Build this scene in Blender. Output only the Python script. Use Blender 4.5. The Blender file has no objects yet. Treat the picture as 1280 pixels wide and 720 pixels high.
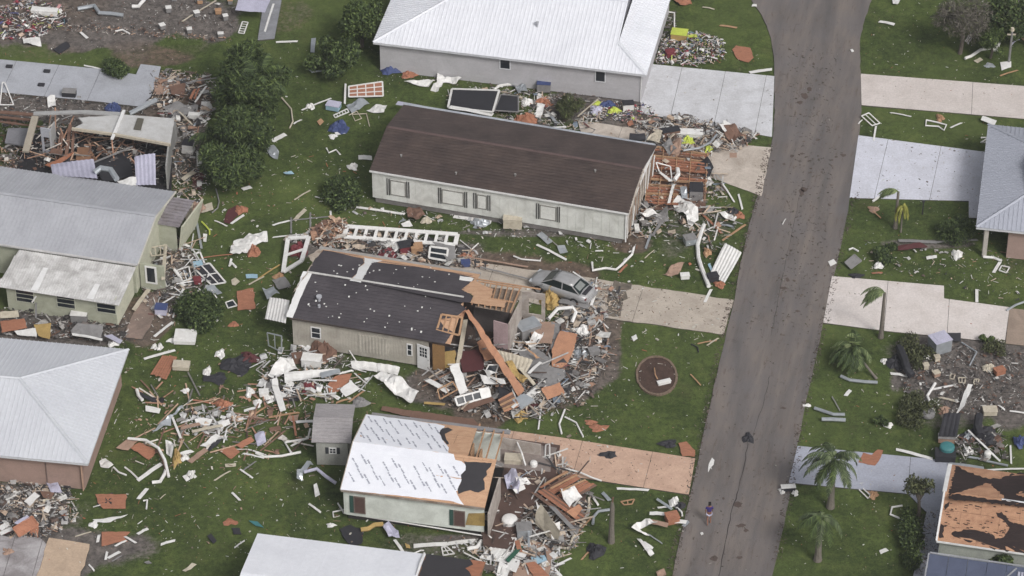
import bpy, math, random
import numpy as np
from mathutils import Vector as V3
random.seed(7); RNG = np.random.default_rng(7)
S = bpy.context.scene; COL = S.collection
# ------------------------------------------------------------ camera
EL = math.radians(38.5); FPX = 4270.0; DIST = 237.0
sE, cE = math.sin(EL), math.cos(EL)
CAMP = V3((0, -DIST*cE, DIST*sE))
cam = bpy.data.cameras.new("camera"); cam_o = bpy.data.objects.new("camera", cam); COL.objects.link(cam_o)
cam.sensor_width = 36; cam.lens = 36*FPX/1280; cam.clip_start = 1; cam.clip_end = 5000
cam_o.location = CAMP; cam_o.rotation_euler = (math.pi/2-EL, 0, 0); S.camera = cam_o
# ------------------------------------------------------------ light: overcast day
SUN = V3((0.42, -0.62, 0.74)).normalized()
W = bpy.data.worlds.new("World"); S.world = W; W.use_nodes = True
nt = W.node_tree; nt.nodes.clear()
sky = nt.nodes.new('ShaderNodeTexSky'); sky.sky_type = 'NISHITA'; sky.sun_disc = False
sky.sun_elevation = math.asin(SUN.z); sky.sun_rotation = math.atan2(SUN.x, SUN.y)
sky.air_density = 1.0; sky.dust_density = 6.0; sky.ozone_density = 1.0
hs = nt.nodes.new('ShaderNodeHueSaturation'); hs.inputs['Saturation'].default_value = 0.22
bg = nt.nodes.new('ShaderNodeBackground'); bg.inputs['Strength'].default_value = 0.12
wo = nt.nodes.new('ShaderNodeOutputWorld')
nt.links.new(sky.outputs[0], hs.inputs['Color']); nt.links.new(hs.outputs[0], bg.inputs[0]); nt.links.new(bg.outputs[0], wo.inputs[0])
sl = bpy.data.lights.new("sun", 'SUN'); sl.energy = 1.75; sl.angle = math.radians(16); sl.color = (1, .975, .945)
so = bpy.data.objects.new("sun", sl); COL.objects.link(so); so.rotation_euler = SUN.to_track_quat('Z', 'Y').to_euler()
S.view_settings.view_transform = 'Standard'; S.view_settings.look = 'None'
S.view_settings.exposure = 0.02; S.view_settings.gamma = 1
# ------------------------------------------------------------ pixel -> place
def ray(px, py):
    x = (px-640)/FPX; y = -(py-360)/FPX
    return V3((x, cE + y*sE, -sE + y*cE))
def P(px, py, z=0.0):
    d = ray(px, py); t = (z-CAMP.z)/d.z
    return CAMP + d*t
def onplane(px, py, p0, n):
    d = ray(px, py); t = (p0-CAMP).dot(n)/d.dot(n)
    return CAMP + d*t
def scale_at(py): return (FPX*sE + (py-360)*cE)/(DIST*sE)
# ------------------------------------------------------------ materials
def lin(c): return tuple(((v/255)/12.92 if v/255 <= .04045 else ((v/255+.055)/1.055)**2.4) for v in c)
SAT = .84
def A(c, k=1.0):
    r = lin(c); g = .3*r[0]+.59*r[1]+.11*r[2]
    return tuple(min(1, (g+(v-g)*SAT)*k) for v in r) + (1,)
MATS = {}
def newmat(name):
    m = bpy.data.materials.new(name); m.use_nodes = True
    t = m.node_tree; return m, t, t.nodes['Principled BSDF']
def N(t, typ, **kw):
    n = t.nodes.new(typ)
    for k, v in kw.items():
        if k.startswith('i_'): n.inputs[k[2:].replace('_', ' ')].default_value = v
        else: setattr(n, k, v)
    return n
def noise(t, vec, scale, detail=4, rough=.55, dist=0):
    n = N(t, 'ShaderNodeTexNoise'); n.inputs['Scale'].default_value = scale; n.inputs['Detail'].default_value = detail
    n.inputs['Roughness'].default_value = rough; n.inputs['Distortion'].default_value = dist
    t.links.new(vec, n.inputs['Vector']); return n.outputs['Fac']
def ramp(t, fac, stops, interp='LINEAR'):
    r = N(t, 'ShaderNodeValToRGB'); r.color_ramp.interpolation = interp
    e = r.color_ramp.elements
    while len(e) < len(stops): e.new(0.5)
    for i, (p, c) in enumerate(stops): e[i].position = p; e[i].color = c if len(c) == 4 else tuple(c)+(1,)
    t.links.new(fac, r.inputs[0]); return r.outputs[0]
def mix(t, fac, a, b, mode='MIX'):
    m = N(t, 'ShaderNodeMix', data_type='RGBA', blend_type=mode)
    for s, v in ((0, fac), (6, a), (7, b)):
        if hasattr(v, 'is_linked') or hasattr(v, 'links'): t.links.new(v, m.inputs[s])
        else: m.inputs[s].default_value = v
    return m.outputs[2]
def mapping(t, vec, scale=(1, 1, 1), rot=(0, 0, 0)):
    m = N(t, 'ShaderNodeMapping'); m.inputs['Scale'].default_value = scale; m.inputs['Rotation'].default_value = rot
    t.links.new(vec, m.inputs['Vector']); return m.outputs[0]
def bump(t, b, h, strength=.3, dist=.02):
    n = N(t, 'ShaderNodeBump'); n.inputs['Strength'].default_value = strength; n.inputs['Distance'].default_value = dist
    t.links.new(h, n.inputs['Height']); t.links.new(n.outputs[0], b.inputs['Normal'])
def pos(t): return N(t, 'ShaderNodeNewGeometry').outputs['Position']
def plain(name, c, rough=.75, dirt=.35, dirtc=None, scale=1.2, fine=.12, metallic=0, stretch=(1, 1, 1), rot=0, isl=0.0, bmp=.25):
    """weathered paint / wood / metal: base colour, broad dirt, fine grain, relief"""
    if name in MATS: return MATS[name]
    m, t, b = newmat(name); p = mapping(t, pos(t), stretch, (0, 0, rot))
    base = A(c); dc = A(dirtc) if dirtc else tuple(v*.5 for v in base[:3])+(1,)
    n1 = noise(t, p, scale, 6, .62, .6); n2 = noise(t, p, scale*11, 3, .6)
    f1 = ramp(t, n1, [(.38, (0, 0, 0)), (.72, (dirt, dirt, dirt))])
    col = mix(t, f1, base, dc)
    f2 = ramp(t, n2, [(.25, (1-fine*2,)*3), (.75, (1+fine*.4,)*3)])
    col = mix(t, 1.0, col, f2, 'MULTIPLY')
    if isl:
        ri = N(t, 'ShaderNodeNewGeometry').outputs['Random Per Island']
        col = mix(t, 1.0, col, ramp(t, ri, [(0, (1-isl,)*3), (1, (1,)*3)]), 'MULTIPLY')
    t.links.new(col, b.inputs['Base Color'])
    b.inputs['Roughness'].default_value = rough; b.inputs['Metallic'].default_value = metallic
    b.inputs['Specular IOR Level'].default_value = .3
    if bmp: bump(t, b, n2, bmp, .01)
    MATS[name] = m; return m
def palette(name, cols, rough=.8):
    """each loose piece takes one colour of the palette"""
    if name in MATS: return MATS[name]
    m, t, b = newmat(name)
    ri = N(t, 'ShaderNodeNewGeometry').outputs['Random Per Island']
    tot = sum(w for _, w in cols); acc = 0; st = []
    for c, w in cols: st.append((acc/tot, A(c))); acc += w
    col = ramp(t, ri, st[:32], 'CONSTANT')
    n = noise(t, pos(t), 4, 5, .6)
    col = mix(t, 1.0, col, ramp(t, n, [(.3, (.62,)*3), (.65, (1.04,)*3)]), 'MULTIPLY')
    t.links.new(col, b.inputs['Base Color']); b.inputs['Roughness'].default_value = rough
    MATS[name] = m; return m
# ------------------------------------------------------------ mesh building
class MB:
    def __init__(s): s.v = []; s.f = []
    def add(s, vs, fs):
        o = len(s.v); s.v += [tuple(v) for v in vs]; s.f += [tuple(i+o for i in f) for f in fs]; return s
    def prism(s, poly, off):
        """poly: 3D points; off: vector extrusion"""
        n = len(poly); off = V3(off)
        s.add([V3(p) for p in poly]+[V3(p)+off for p in poly],
              [tuple(range(n))[::-1], tuple(range(n, 2*n))]+[(i, (i+1) % n, n+(i+1) % n, n+i) for i in range(n)]); return s
    def box(s, c, x, y, z):
        """centre and three half-axis vectors"""
        c, x, y, z = V3(c), V3(x), V3(y), V3(z)
        return s.prism([c-x-y-z, c+x-y-z, c+x+y-z, c-x+y-z], z*2)
    def beam(s, a, b, w, h, up=(0, 0, 1)):
        a, b = V3(a), V3(b); d = (b-a); L = d.length
        if L < 1e-4: return s
        d.normalize(); up = V3(up); x = d.cross(up)
        if x.length < .05: x = d.cross(V3((1, 0, 0)))
        x.normalize(); u = x.cross(d)
        return s.box((a+b)/2, d*L/2, x*w/2, u*h/2)
    def tube(s, pts, r, n=6):
        pts = [V3(p) for p in pts]; rs = r if isinstance(r, (list, tuple)) else [r]*len(pts); base = len(s.v); vs = []
        for i, p in enumerate(pts):
            d = (pts[min(i+1, len(pts)-1)]-pts[max(i-1, 0)]).normalized()
            x = d.cross(V3((0, 0, 1)))
            if x.length < .1: x = V3((1, 0, 0))
            x.normalize(); y = d.cross(x)
            for k in range(n):
                a = 2*math.pi*k/n; vs.append(p+(x*math.cos(a)+y*math.sin(a))*rs[i])
        fs = [(i*n+k, i*n+(k+1) % n, (i+1)*n+(k+1) % n, (i+1)*n+k) for i in range(len(pts)-1) for k in range(n)]
        fs += [tuple(range(n))[::-1], tuple((len(pts)-1)*n+k for k in range(n))]
        s.add(vs, fs); return s
def obj(name, mb, mat, root=None, parent=None, smooth=False, bevel=0):
    """one mesh object; vertices are given in world metres, stored relative to the root"""
    me = bpy.data.meshes.new(name); o0 = root.location if root is not None else None
    if root is None:
        a = np.array(mb.v); lo, hi = a.min(0), a.max(0); o0 = V3(((lo[0]+hi[0])/2, (lo[1]+hi[1])/2, lo[2]))
    me.from_pydata([(v[0]-o0[0], v[1]-o0[1], v[2]-o0[2]) for v in mb.v], [], mb.f)
    me.materials.append(mat); me.update()
    if smooth: me.polygons.foreach_set('use_smooth', [True]*len(me.polygons))
    o = bpy.data.objects.new(name, me); COL.objects.link(o)
    if root is None: o.location = o0
    else: o.parent = parent or root
    if bevel:
        md = o.modifiers.new('bevel', 'BEVEL'); md.width = bevel; md.segments = 2
    return o
def tag(o, label, cat, group=None):
    o['label'] = label; o['category'] = cat
    if group: o['group'] = group
    return o
def struct(o, label=None):
    o['kind'] = 'structure'
    if label: o['label'] = label
    return o
def stuff(o, label=None, cat=None):
    o['kind'] = 'stuff'
    if label: o['label'] = label
    if cat: o['category'] = cat
    return o
def thing(name, loc, label, cat, group=None):
    o = bpy.data.objects.new(name, None); COL.objects.link(o); o.location = loc; o.empty_display_size = .3
    return tag(o, label, cat, group)
# polygons
def clip(poly, ax, lim, keep_less):
    out = []; n = len(poly)
    for i in range(n):
        a, b = poly[i], poly[(i+1) % n]
        ina = (a[ax] <= lim) == keep_less or a[ax] == lim; inb = (b[ax] <= lim) == keep_less or b[ax] == lim
        if ina: out.append(a)
        if ina != inb:
            k = (lim-a[ax])/(b[ax]-a[ax]); out.append((a[0]+(b[0]-a[0])*k, a[1]+(b[1]-a[1])*k))
    return out
def area(p): return abs(sum(p[i][0]*p[(i+1) % len(p)][1]-p[(i+1) % len(p)][0]*p[i][1] for i in range(len(p))))/2
def cliprect(poly, x0, x1, y0, y1):
    for ax, l, k in ((0, x0, False), (0, x1, True), (1, y0, False), (1, y1, True)):
        poly = clip(poly, ax, l, k)
        if len(poly) < 3: return []
    return poly
def jag(poly, amp=.08, step=.35, skip=()):
    """roughen the sides of a 3D polygon (torn edges); skip = sides kept straight"""
    out = []; n = len(poly)
    for i in range(n):
        a, b = V3(poly[i]), V3(poly[(i+1) % n]); out.append(a)
        if i in skip: continue
        L = (b-a).length; k = int(L/step); d = (b-a).normalized(); nn = V3((-d.y, d.x, 0))
        if nn.length > 0: nn.normalize()
        for j in range(1, k):
            q = a+(b-a)*((j+random.uniform(-.3, .3))/k); q = q+nn*random.uniform(-amp, amp); out.append(q)
    return out
def inside(p, poly):
    c = False; n = len(poly)
    for i in range(n):
        a, b = poly[i], poly[i-1]
        if (a[1] > p[1]) != (b[1] > p[1]) and p[0] < (b[0]-a[0])*(p[1]-a[1])/(b[1]-a[1])+a[0]: c = not c
    return c
def pl(pts, z=0.0): return [P(x, y, z) for x, y in pts]
# ------------------------------------------------------------ the ground
DIRT = [ # (px,py, rx m, ry m, strength, tone: 0 brown dirt, 1 grey soil)
 (150,15,12,5.2,1.0,1),(20,5,6,4,1,0),(270,30,3,2.5,.9,1),(60,131,7,2.2,1,1),(185,66,3.5,1.8,.6,0),(110,95,3,2,.5,1),
 (20,265,10,6,.7,1),(220,120,3.5,3.5,.9,0),(235,180,2,5,.6,1),(180,395,2,3,.9,0),(60,410,6,3,.9,1),(215,350,2,4,.6,1),
 (390,455,4,3,.45,1),(640,450,6.3,6,1.0,0),(725,440,2.6,5.4,1,1),(560,480,4,2.6,.7,1),(700,350,3,2,.7,0),(480,310,7,2.5,.85,1),
 (600,340,5,2.5,.9,0),(640,640,5,5,.9,0),(560,680,6,2,.5,1),(20,640,5,4,.75,1),(60,690,6,3,.8,1),(280,545,5,2,.25,0),
 (1215,465,5.5,5.2,1.15,1),(1140,440,2,1.5,.5,1),(1265,500,3,3,.9,1),(1060,330,1,1,.2,0),(1170,305,4,.8,.6,1),(1190,510,4,2.4,.5,1),
 (730,130,6,3,.7,1),(850,180,5,3,.9,0),(860,280,4,4,.45,1),(640,165,5,1.5,.8,1),(790,300,1.5,1.5,.9,0),(1265,330,3,2,.4,0),
 (350,20,3,3,.45,0),(400,95,3,2,.25,0),(210,72,2.5,1.2,.6,0),(900,235,2,1,.4,0),(1010,372,.6,1,.3,0),(760,400,1,3,.7,0),
 (1150,690,1.2,6,.3,1),(1130,660,1,5,.35,1),(470,262,2,1,.4,1),(640,290,8,.5,.6,1),(600,672,6,.5,.7,1),(500,100,3,1,.3,0),
 (880,400,2,.8,.5,0),(820,600,2,.4,.3,0),(225,60,3,1,.4,0),(45,65,3,1,.4,0),(330,290,3,2,.25,0),(230,300,1.5,3,.4,0)]
def axis(lo, hi, step, far):
    a = list(np.arange(lo, hi+.01, step)); e = [lo-v for v in (2, 6, 15, 40, 120, far)][::-1]; f = [hi+v for v in (2, 6, 15, 40, 120, far)]
    return np.array(e+a+f)
gx = axis(-42, 42, .28, 1500); gy = axis(-36, 46, .28, 1500)
GX, GY = np.meshgrid(gx, gy); nx, ny = len(gx), len(gy)
dd = np.zeros(GX.shape); tone = np.zeros(GX.shape); wsum = np.full(GX.shape, 1e-6)
wob = RNG.normal(0, 1, (24, 4))
def wobble(X, Y, seed=0, f=1.0):
    r = np.random.default_rng(seed); o = np.zeros_like(X)
    for k in range(14):
        a, b, c, fr = r.uniform(0, 6.3), r.uniform(0, 6.3), r.uniform(.3, 1), r.uniform(.15, 1.4)*f
        o += c*np.sin((X*math.cos(a)+Y*math.sin(a))*fr+b)
    return o/4
wb = wobble(GX, GY, 3); wb2 = wobble(GX, GY, 5, 2.5)
for px, py, rx, ry, s, tn in DIRT:
    c = P(px, py); q = np.sqrt(((GX-c.x)/rx)**2+((GY-c.y)/ry)**2)+.28*wb+.15*wb2
    w = np.clip((1.15-q)/.45, 0, 1)*s; dd = np.maximum(dd, w); tone += w*tn; wsum += w
tone /= wsum
Z = .035*wobble(GX, GY, 9, .8)-.06+.02*wb2
Z = np.minimum(Z, -.012)
vs = np.stack([GX, GY, Z], -1).reshape(-1, 3)
idx = np.arange(nx*ny).reshape(ny, nx)
fs = np.stack([idx[:-1, :-1], idx[:-1, 1:], idx[1:, 1:], idx[1:, :-1]], -1).reshape(-1, 4)
me = bpy.data.meshes.new('lawn_ground'); me.vertices.add(len(vs)); me.vertices.foreach_set('co', vs.ravel())
me.loops.add(len(fs)*4); me.loops.foreach_set('vertex_index', fs.ravel()); me.polygons.add(len(fs))
me.polygons.foreach_set('loop_start', np.arange(0, len(fs)*4, 4)); me.polygons.foreach_set('loop_total', np.full(len(fs), 4)); me.update()
for nm, arr in (('dirt', dd), ('tone', tone)):
    at = me.attributes.new(nm, 'FLOAT', 'POINT'); at.data.foreach_set('value', arr.ravel().astype(np.float32))
m, t, b = newmat('grass_and_soil'); p = pos(t)
n1 = noise(t, p, .16, 5, .6, .4); n2 = noise(t, p, .9, 6, .65, .3); n3 = noise(t, p, 3.6, 6, .8); n4 = noise(t, p, 11, 4, .85)
g = ramp(t, n1, [(.3, A((48, 60, 30))), (.48, A((63, 78, 36))), (.62, A((80, 96, 42))), (.75, A((98, 108, 54)))])
g2 = ramp(t, n2, [(.25, A((40, 48, 32))), (.5, A((68, 82, 42))), (.68, A((92, 101, 52))), (.85, A((112, 107, 70)))])
g = mix(t, .5, g, g2)
g = mix(t, 1.0, g, ramp(t, n3, [(.28, (.45, .45, .46)), (.5, (.98, .98, .96)), (.74, (1.4, 1.34, 1.18))]), 'MULTIPLY')
g = mix(t, 1.0, g, ramp(t, n4, [(.3, (.55, .55, .55)), (.52, (1.08, 1.08, 1.05)), (.7, (1.7, 1.66, 1.4))]), 'MULTIPLY')
br = mix(t, ramp(t, n3, [(.3, (0, 0, 0)), (.7, (1, 1, 1))]), A((88, 74, 62)), A((126, 108, 92)))
gr = mix(t, ramp(t, n3, [(.3, (0, 0, 0)), (.7, (1, 1, 1))]), A((80, 74, 70)), A((134, 126, 120)))
at1 = N(t, 'ShaderNodeAttribute', attribute_name='dirt'); at2 = N(t, 'ShaderNodeAttribute', attribute_name='tone')
g = mix(t, ramp(t, noise(t, p, .33, 5, .65), [(.57, (0, 0, 0)), (.78, (.38,)*3)]), g, A((92, 86, 56)))
soil = mix(t, at2.outputs['Fac'], br, gr)
soil = mix(t, 1.0, soil, ramp(t, noise(t, p, 1.6, 6, .7), [(.35, (.5, .5, .52)), (.65, (1.1, 1.1, 1.1))]), 'MULTIPLY')
ad = N(t, 'ShaderNodeMath', operation='ADD'); t.links.new(at1.outputs['Fac'], ad.inputs[0])
mu = N(t, 'ShaderNodeMath', operation='MULTIPLY_ADD'); t.links.new(n3, mu.inputs[0]); mu.inputs[1].default_value = .9; mu.inputs[2].default_value = -.45
t.links.new(mu.outputs[0], ad.inputs[1])
g = mix(t, ramp(t, noise(t, p, .07, 3, .5), [(.5, (0, 0, 0)), (.7, (.4,)*3)]), g, A((100, 114, 54)))
col = mix(t, ramp(t, ad.outputs[0], [(.38, (0, 0, 0)), (.62, (1, 1, 1))]), g, soil)
t.links.new(col, b.inputs['Base Color']); b.inputs['Roughness'].default_value = .95; b.inputs['Specular IOR Level'].default_value = .1
bump(t, b, n4, .8, .05); me.materials.append(m)
go = bpy.data.objects.new('lawn_ground', me); COL.objects.link(go); struct(go)

# ------------------------------------------------------------ road
m, t, b = newmat('asphalt'); p = pos(t)
RD = (P(1050, 60)-P(905, 700)).normalized(); ra = math.atan2(RD.y, RD.x)
pr = mapping(t, p, (1, 1, 1), (0, 0, -ra))
n1 = noise(t, mapping(t, pr, (.12, .9, 1)), 1.0, 4, .6, .3); n2 = noise(t, p, 1.3, 5, .7); n3 = noise(t, p, 22, 3, .7); n5 = noise(t, p, .35, 4, .6)
c = ramp(t, n1, [(.25, A((84, 80, 79))), (.5, A((106, 98, 94))), (.75, A((126, 115, 106)))])
n6 = noise(t, mapping(t, pr, (.5, 2.2, 1)), 1.6, 6, .72, .2); c = mix(t, ramp(t, n6, [(.56, (0, 0, 0)), (.66, (.7,)*3)]), c, A((86, 69, 60)))
c = mix(t, ramp(t, n2, [(.60, (0, 0, 0)), (.72, (.62,)*3)]), c, A((66, 52, 48)))
c = mix(t, ramp(t, n5, [(.4, (0, 0, 0)), (.7, (.5,)*3)]), c, A((100, 97, 100)))
c = mix(t, 1.0, c, ramp(t, n3, [(.25, (.78,)*3), (.75, (1.15,)*3)]), 'MULTIPLY')
t.links.new(c, b.inputs['Base Color']); b.inputs['Roughness'].default_value = .9; bump(t, b, n3, .5, .02); ASPH = m
RL = [(840,722),(858,640),(880,540),(899,455),(918,372),(934,290),(950,235),(963,190),(968,140),(968,100),(966,60),(960,36),(945,8),(915,-30)]
RR = [(965,722),(983,640),(1000,540),(1015,470),(1030,400),(1046,330),(1062,250),(1071,190),(1077,130),(1076,95),(1075,60),(1078,36),(1088,4),(1105,-30)]
def smooth_line(pts, sub=6):
    out = []
    for i in range(len(pts)-1):
        p0 = pts[max(i-1, 0)]; p1 = pts[i]; p2 = pts[i+1]; p3 = pts[min(i+2, len(pts)-1)]
        for k in range(sub):
            u = k/sub
            out.append(tuple(.5*((2*p1[j])+(-p0[j]+p2[j])*u+(2*p0[j]-5*p1[j]+4*p2[j]-p3[j])*u*u+(-p0[j]+3*p1[j]-3*p2[j]+p3[j])*u**3) for j in (0, 1)))
    out.append(pts[-1]); return out
lw = [P(x, y) for x, y in smooth_line(RL)]; rw = [P(x, y) for x, y in smooth_line(RR)]
dN = (lw[0]-lw[6]).normalized(); lw = [lw[0]+dN*60]+lw; rw = [rw[0]+dN*60]+rw
lw.append(lw[-1]+V3((-60, 40, 0))); rw.append(rw[-1]+V3((40, 40, 0)))
mb = MB(); vs = []
for i, (a, c_) in enumerate(zip(lw, rw)):
    j = random.uniform(-.04, .04); k = random.uniform(-.04, .04)
    for q in (0, .5, 1): vs.append((a.x+(c_.x-a.x)*q+(j if q == 0 else k if q == 1 else 0), a.y+(c_.y-a.y)*q, .004))
    for q in (0, 1): pass
n = len(lw)
mb.add(vs, [(i*3+k, i*3+k+1, i*3+k+4, i*3+k+3) for i in range(n-1) for k in (0, 1)])
# turn-down at both edges so that the sheet meets the lawn with thickness
lo = [(v[0], v[1], -.14) for v in vs]
mb.v += lo; o = len(vs)
mb.f += [(i*3, (i+1)*3, o+(i+1)*3, o+i*3) for i in range(n-1)]+[(i*3+2, o+i*3+2, o+(i+1)*3+2, (i+1)*3+2) for i in range(n-1)]
road = struct(obj('road', mb, ASPH))
crk = plain('crack_filler', (62, 56, 56), .9)
def crack(pts, w):
    q = [P(x, y, .009) for x, y in smooth_line(pts, 8)]; vs = []
    for i, a in enumerate(q):
        ww = w*random.uniform(.5, 1.2); d = (q[min(i+1, len(q)-1)]-q[max(i-1, 0)]).normalized(); s = V3((-d.y, d.x, 0)); a = a+s*random.uniform(-.05, .05)
        vs += [a-s*ww/2, a+s*ww/2]
    mb = MB(); mb.add(vs, [(2*i, 2*i+1, 2*i+3, 2*i+2) for i in range(len(q)-1)])
    o = obj('crack', mb, crk, road); return o
crack([(935,552),(926,600),(912,650),(898,722)], .06); crack([(962,470),(955,500),(940,548)], .035)
crack([(1003,230),(990,290),(974,365),(964,420)], .03)
# tyre and mud smears on the road surface (real marks)
mud = plain('dried_mud', (92, 78, 72), .95, .5)
def blotch(px, py, rx, ry, nm='mud_patch', z=.008, par=road, mt=None):
    c = P(px, py, z); k = 12; ph = random.uniform(0, 6)
    vs = [c+V3((math.cos(a+ph)*rx*random.uniform(.5, 1.1), math.sin(a+ph)*ry*random.uniform(.5, 1.1), 0)) for a in [6.283*i/k for i in range(k)]]
    mb = MB(); mb.add(vs, [tuple(range(k))]); return obj(nm, mb, mt or mud, par)
for x, y, a, b_ in [(923,631,.5,.5),(926,657,.6,.3),(932,663,.3,.3),(892,698,.45,.5),(924,697,.4,.25),(896,625,.2,.12),(904,623,.15,.2),(979,510,.35,.2),(997,389,.3,.2),
   (1006,120,.5,.8),(1000,128,.4,.4),(1012,112,.3,.5),(1002,240,.3,.9),(1005,237,.5,.5),(1054,194,.35,.3),(1015,330,.25,.2),(979,360,.5,.3),(985,350,.25,.4),
   (1017,80,.2,.3),(1003,70,.2,.15),(1045,196,.2,.25),(1003,192,.3,.2),(990,195,.3,.3),(1040,200,.2,.2),(1022,175,.3,.2),(1030,280,.2,.2),(1011,275,.15,.2),(980,205,.2,.3)]:
    blotch(x, y, a*.7, b_*.7)
# ------------------------------------------------------------ driveways: slabs with open joints
def conc(name, c, dirt=.3, dc=None): return plain(name, c, .85, min(.8, dirt*1.6), dc, .7, .10)
def drive(name, poly, mt, cuts, base_mat, thick=.0, zt=.03, axis_px=None, rough_edge=0):
    """poly px; cuts: spacing (m) along / across the long axis"""
    pts = [P(x, y, zt) for x, y in poly]
    d = (P(*axis_px[1])-P(*axis_px[0])).normalized() if axis_px else (pts[1]-pts[0]).normalized(); s = V3((-d.y, d.x, 0)); o = pts[0]
    if rough_edge: pts = jag(pts, rough_edge, .5)
    q = [((a-o).dot(d), (a-o).dot(s)) for a in pts]
    lo = (min(a[0] for a in q), min(a[1] for a in q)); hi = (max(a[0] for a in q), max(a[1] for a in q))
    mb = MB(); mb.prism([V3((a.x, a.y, -.2)) for a in pts], (0, 0, .2+zt-.03)); root = struct(obj(name, mb, base_mat))
    us = cuts[0]; vs_ = cuts[1]
    xs = [lo[0]]+[u for u in us if lo[0] < u < hi[0]]+[hi[0]]; ys = [lo[1]]+[v for v in vs_ if lo[1] < v < hi[1]]+[hi[1]]
    for i in range(len(xs)-1):
        for j in range(len(ys)-1):
            r = cliprect(q, xs[i]+.015, xs[i+1]-.015, ys[j]+.015, ys[j+1]-.015)
            if len(r) < 3 or area(r) < .05: continue
            dz = random.uniform(-.006, .006)
            mb = MB(); mb.prism([V3((o+d*a+s*b_)[:2]+(zt-.028+0,)) for a, b_ in r], (0, 0, .028+dz)); obj('slab', mb, mt, root)
    return root
jb = plain('joint_earth', (84, 80, 74), .95)
drive('driveway', [(805,79),(968,95),(965,171),(905,160),(800,141)], conc('concrete_pale', (202,203,208), .35, (160,158,160)), ([2.9,6.2,9.3],[]), jb, axis_px=[(805,79),(968,95)])
drive('driveway', [(722,150),(790,160),(884,178),(964,184),(952,245),(884,220),(812,185),(728,170)], conc('concrete_beige', (196,184,172), .45, (140,126,112)), ([3.4,6.8,10.2],[]), jb, rough_edge=.03)
drive('driveway', [(560,322),(755,350),(917,375),(905,418),(757,397),(560,358)], conc('concrete_tan', (184,172,158), .4, (146,134,122)), ([3.4,6.9,10.6,14.],[]), jb, rough_edge=.06)
drive('driveway', [(585,531),(690,545),(869,573),(861,618),(740,599),(585,576)], conc('concrete_pink', (200,164,140), .35, (156,122,102)), ([3.1,7.7,12.4],[]), jb)
drive('driveway', [(1076,92),(1290,108),(1290,149),(1077,131)], conc('concrete_cream', (205,195,190), .25, (170,158,150)), ([8.4],[]), jb)
drive('driveway', [(1073,169),(1234,190),(1234,272),(1211,272),(1211,251),(1062,247)], conc('concrete_bluegrey', (205,207,220), .3, (170,170,178)), ([2.2,6.1],[]), jb, axis_px=[(1073,169),(1234,190)])
drive('driveway', [(1040,345),(1180,357),(1180,373),(1262,384),(1256,428),(1112,414),(1029,403)], conc('concrete_offwhite', (212,203,199), .25, (176,164,156)), ([3.9,8.2],[]), jb, axis_px=[(1040,345),(1180,357)])
drive('driveway_apron', [(1262,385),(1292,388),(1292,433),(1257,429)], conc('concrete_brown', (158,138,122), .4), ([],[]), jb)
drive('driveway', [(997,557),(1191,576),(1188,612),(1176,640),(1172,722),(1141,722),(1158,640),(1135,617),(986,603)], conc('concrete_steelblue', (166,170,186), .3, (140,142,152)), ([3.3,7.4],[]), jb, axis_px=[(997,557),(1191,576)])
drive('concrete_pad', [(-30,70),(0,74),(126,86),(170,93),(176,80),(201,83),(198,96),(183,134),(126,127),(-30,112)], conc('pad_grey', (168,171,180), .35, (140,142,148)), ([3.2,6.5,9.8],[]), jb, zt=.16, axis_px=[(0,74),(126,86)])
drive('concrete_pad', [(-20,668),(50,672),(58,680),(44,722),(-20,722)], conc('pad_dirtywhite', (172,168,170), .8, (96,84,84)), ([2.0,3.8,5.],[2.,]), jb, zt=.10, rough_edge=.14)
drive('concrete_pad', [(61,672),(112,680),(100,722),(45,722)], conc('pad_sand', (192,166,140), .3), ([],[]), jb, zt=.05, rough_edge=.08)
drive('concrete_path', [(182,362),(200,368),(190,402),(178,424),(152,421),(165,395)], conc('path_brown', (150,128,116), .6, (96,84,76)), ([],[]), jb, zt=.03, rough_edge=.1)
drive('concrete_path', [(330,0),(352,0),(343,48),(322,50)], conc('path_grey', (140,142,148), .4), ([],[]), jb, zt=.05)
drive('garage_slab', [(768,350),(790,354),(776,395),(755,392)], plain('slab_grit', (120,110,98), .95, .8, (70,64,56), 1.5), ([],[]), jb, zt=.036, rough_edge=.25)
# dust over the driveway joints near the road etc.
for x, y, a, b_ in [(761,568,.5,.25),(1005,0,.1,.1)]: pass
# kerb stones round the flower bed
fb = thing('flower_bed', P(822, 470), 'round kerbed flower bed of dark mulch standing alone in the middle of the lawn', 'flower bed')
cc = P(821, 470); mulch = plain('mulch', (92, 70, 60), .95, .6, (40, 30, 28), 3, .3); kst = plain('kerb_block', (140, 118, 100), .9, .5, None, 2, .2, isl=.3)
mb = MB(); k = 40; mb.add([cc+V3((0, 0, .09))]+[cc+V3((math.cos(6.283*i/k)*1.30, math.sin(6.283*i/k)*1.94, .03)) for i in range(k)], [(0, 1+i, 1+(i+1) % k) for i in range(k)])
obj('mulch', mb, mulch, fb)
nb = 40
for i in range(nb):
    a = 6.283*i/nb; e = V3((math.cos(a)*1.33, math.sin(a)*1.98, .03)); tdir = V3((-math.sin(a)*1.42, math.cos(a)*2.1, 0)).normalized(); rdir = V3((tdir.y, -tdir.x, 0))
    L = math.hypot(math.sin(a)*1.42, math.cos(a)*2.1)*6.283/nb/2-.012
    mb = MB(); mb.box(cc+e+rdir*random.uniform(-.02, .02), tdir*L*.94, rdir*random.uniform(.06, .085), V3((random.uniform(-.01, .01), 0, .07))); obj('stone', mb, kst, fb)
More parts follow.
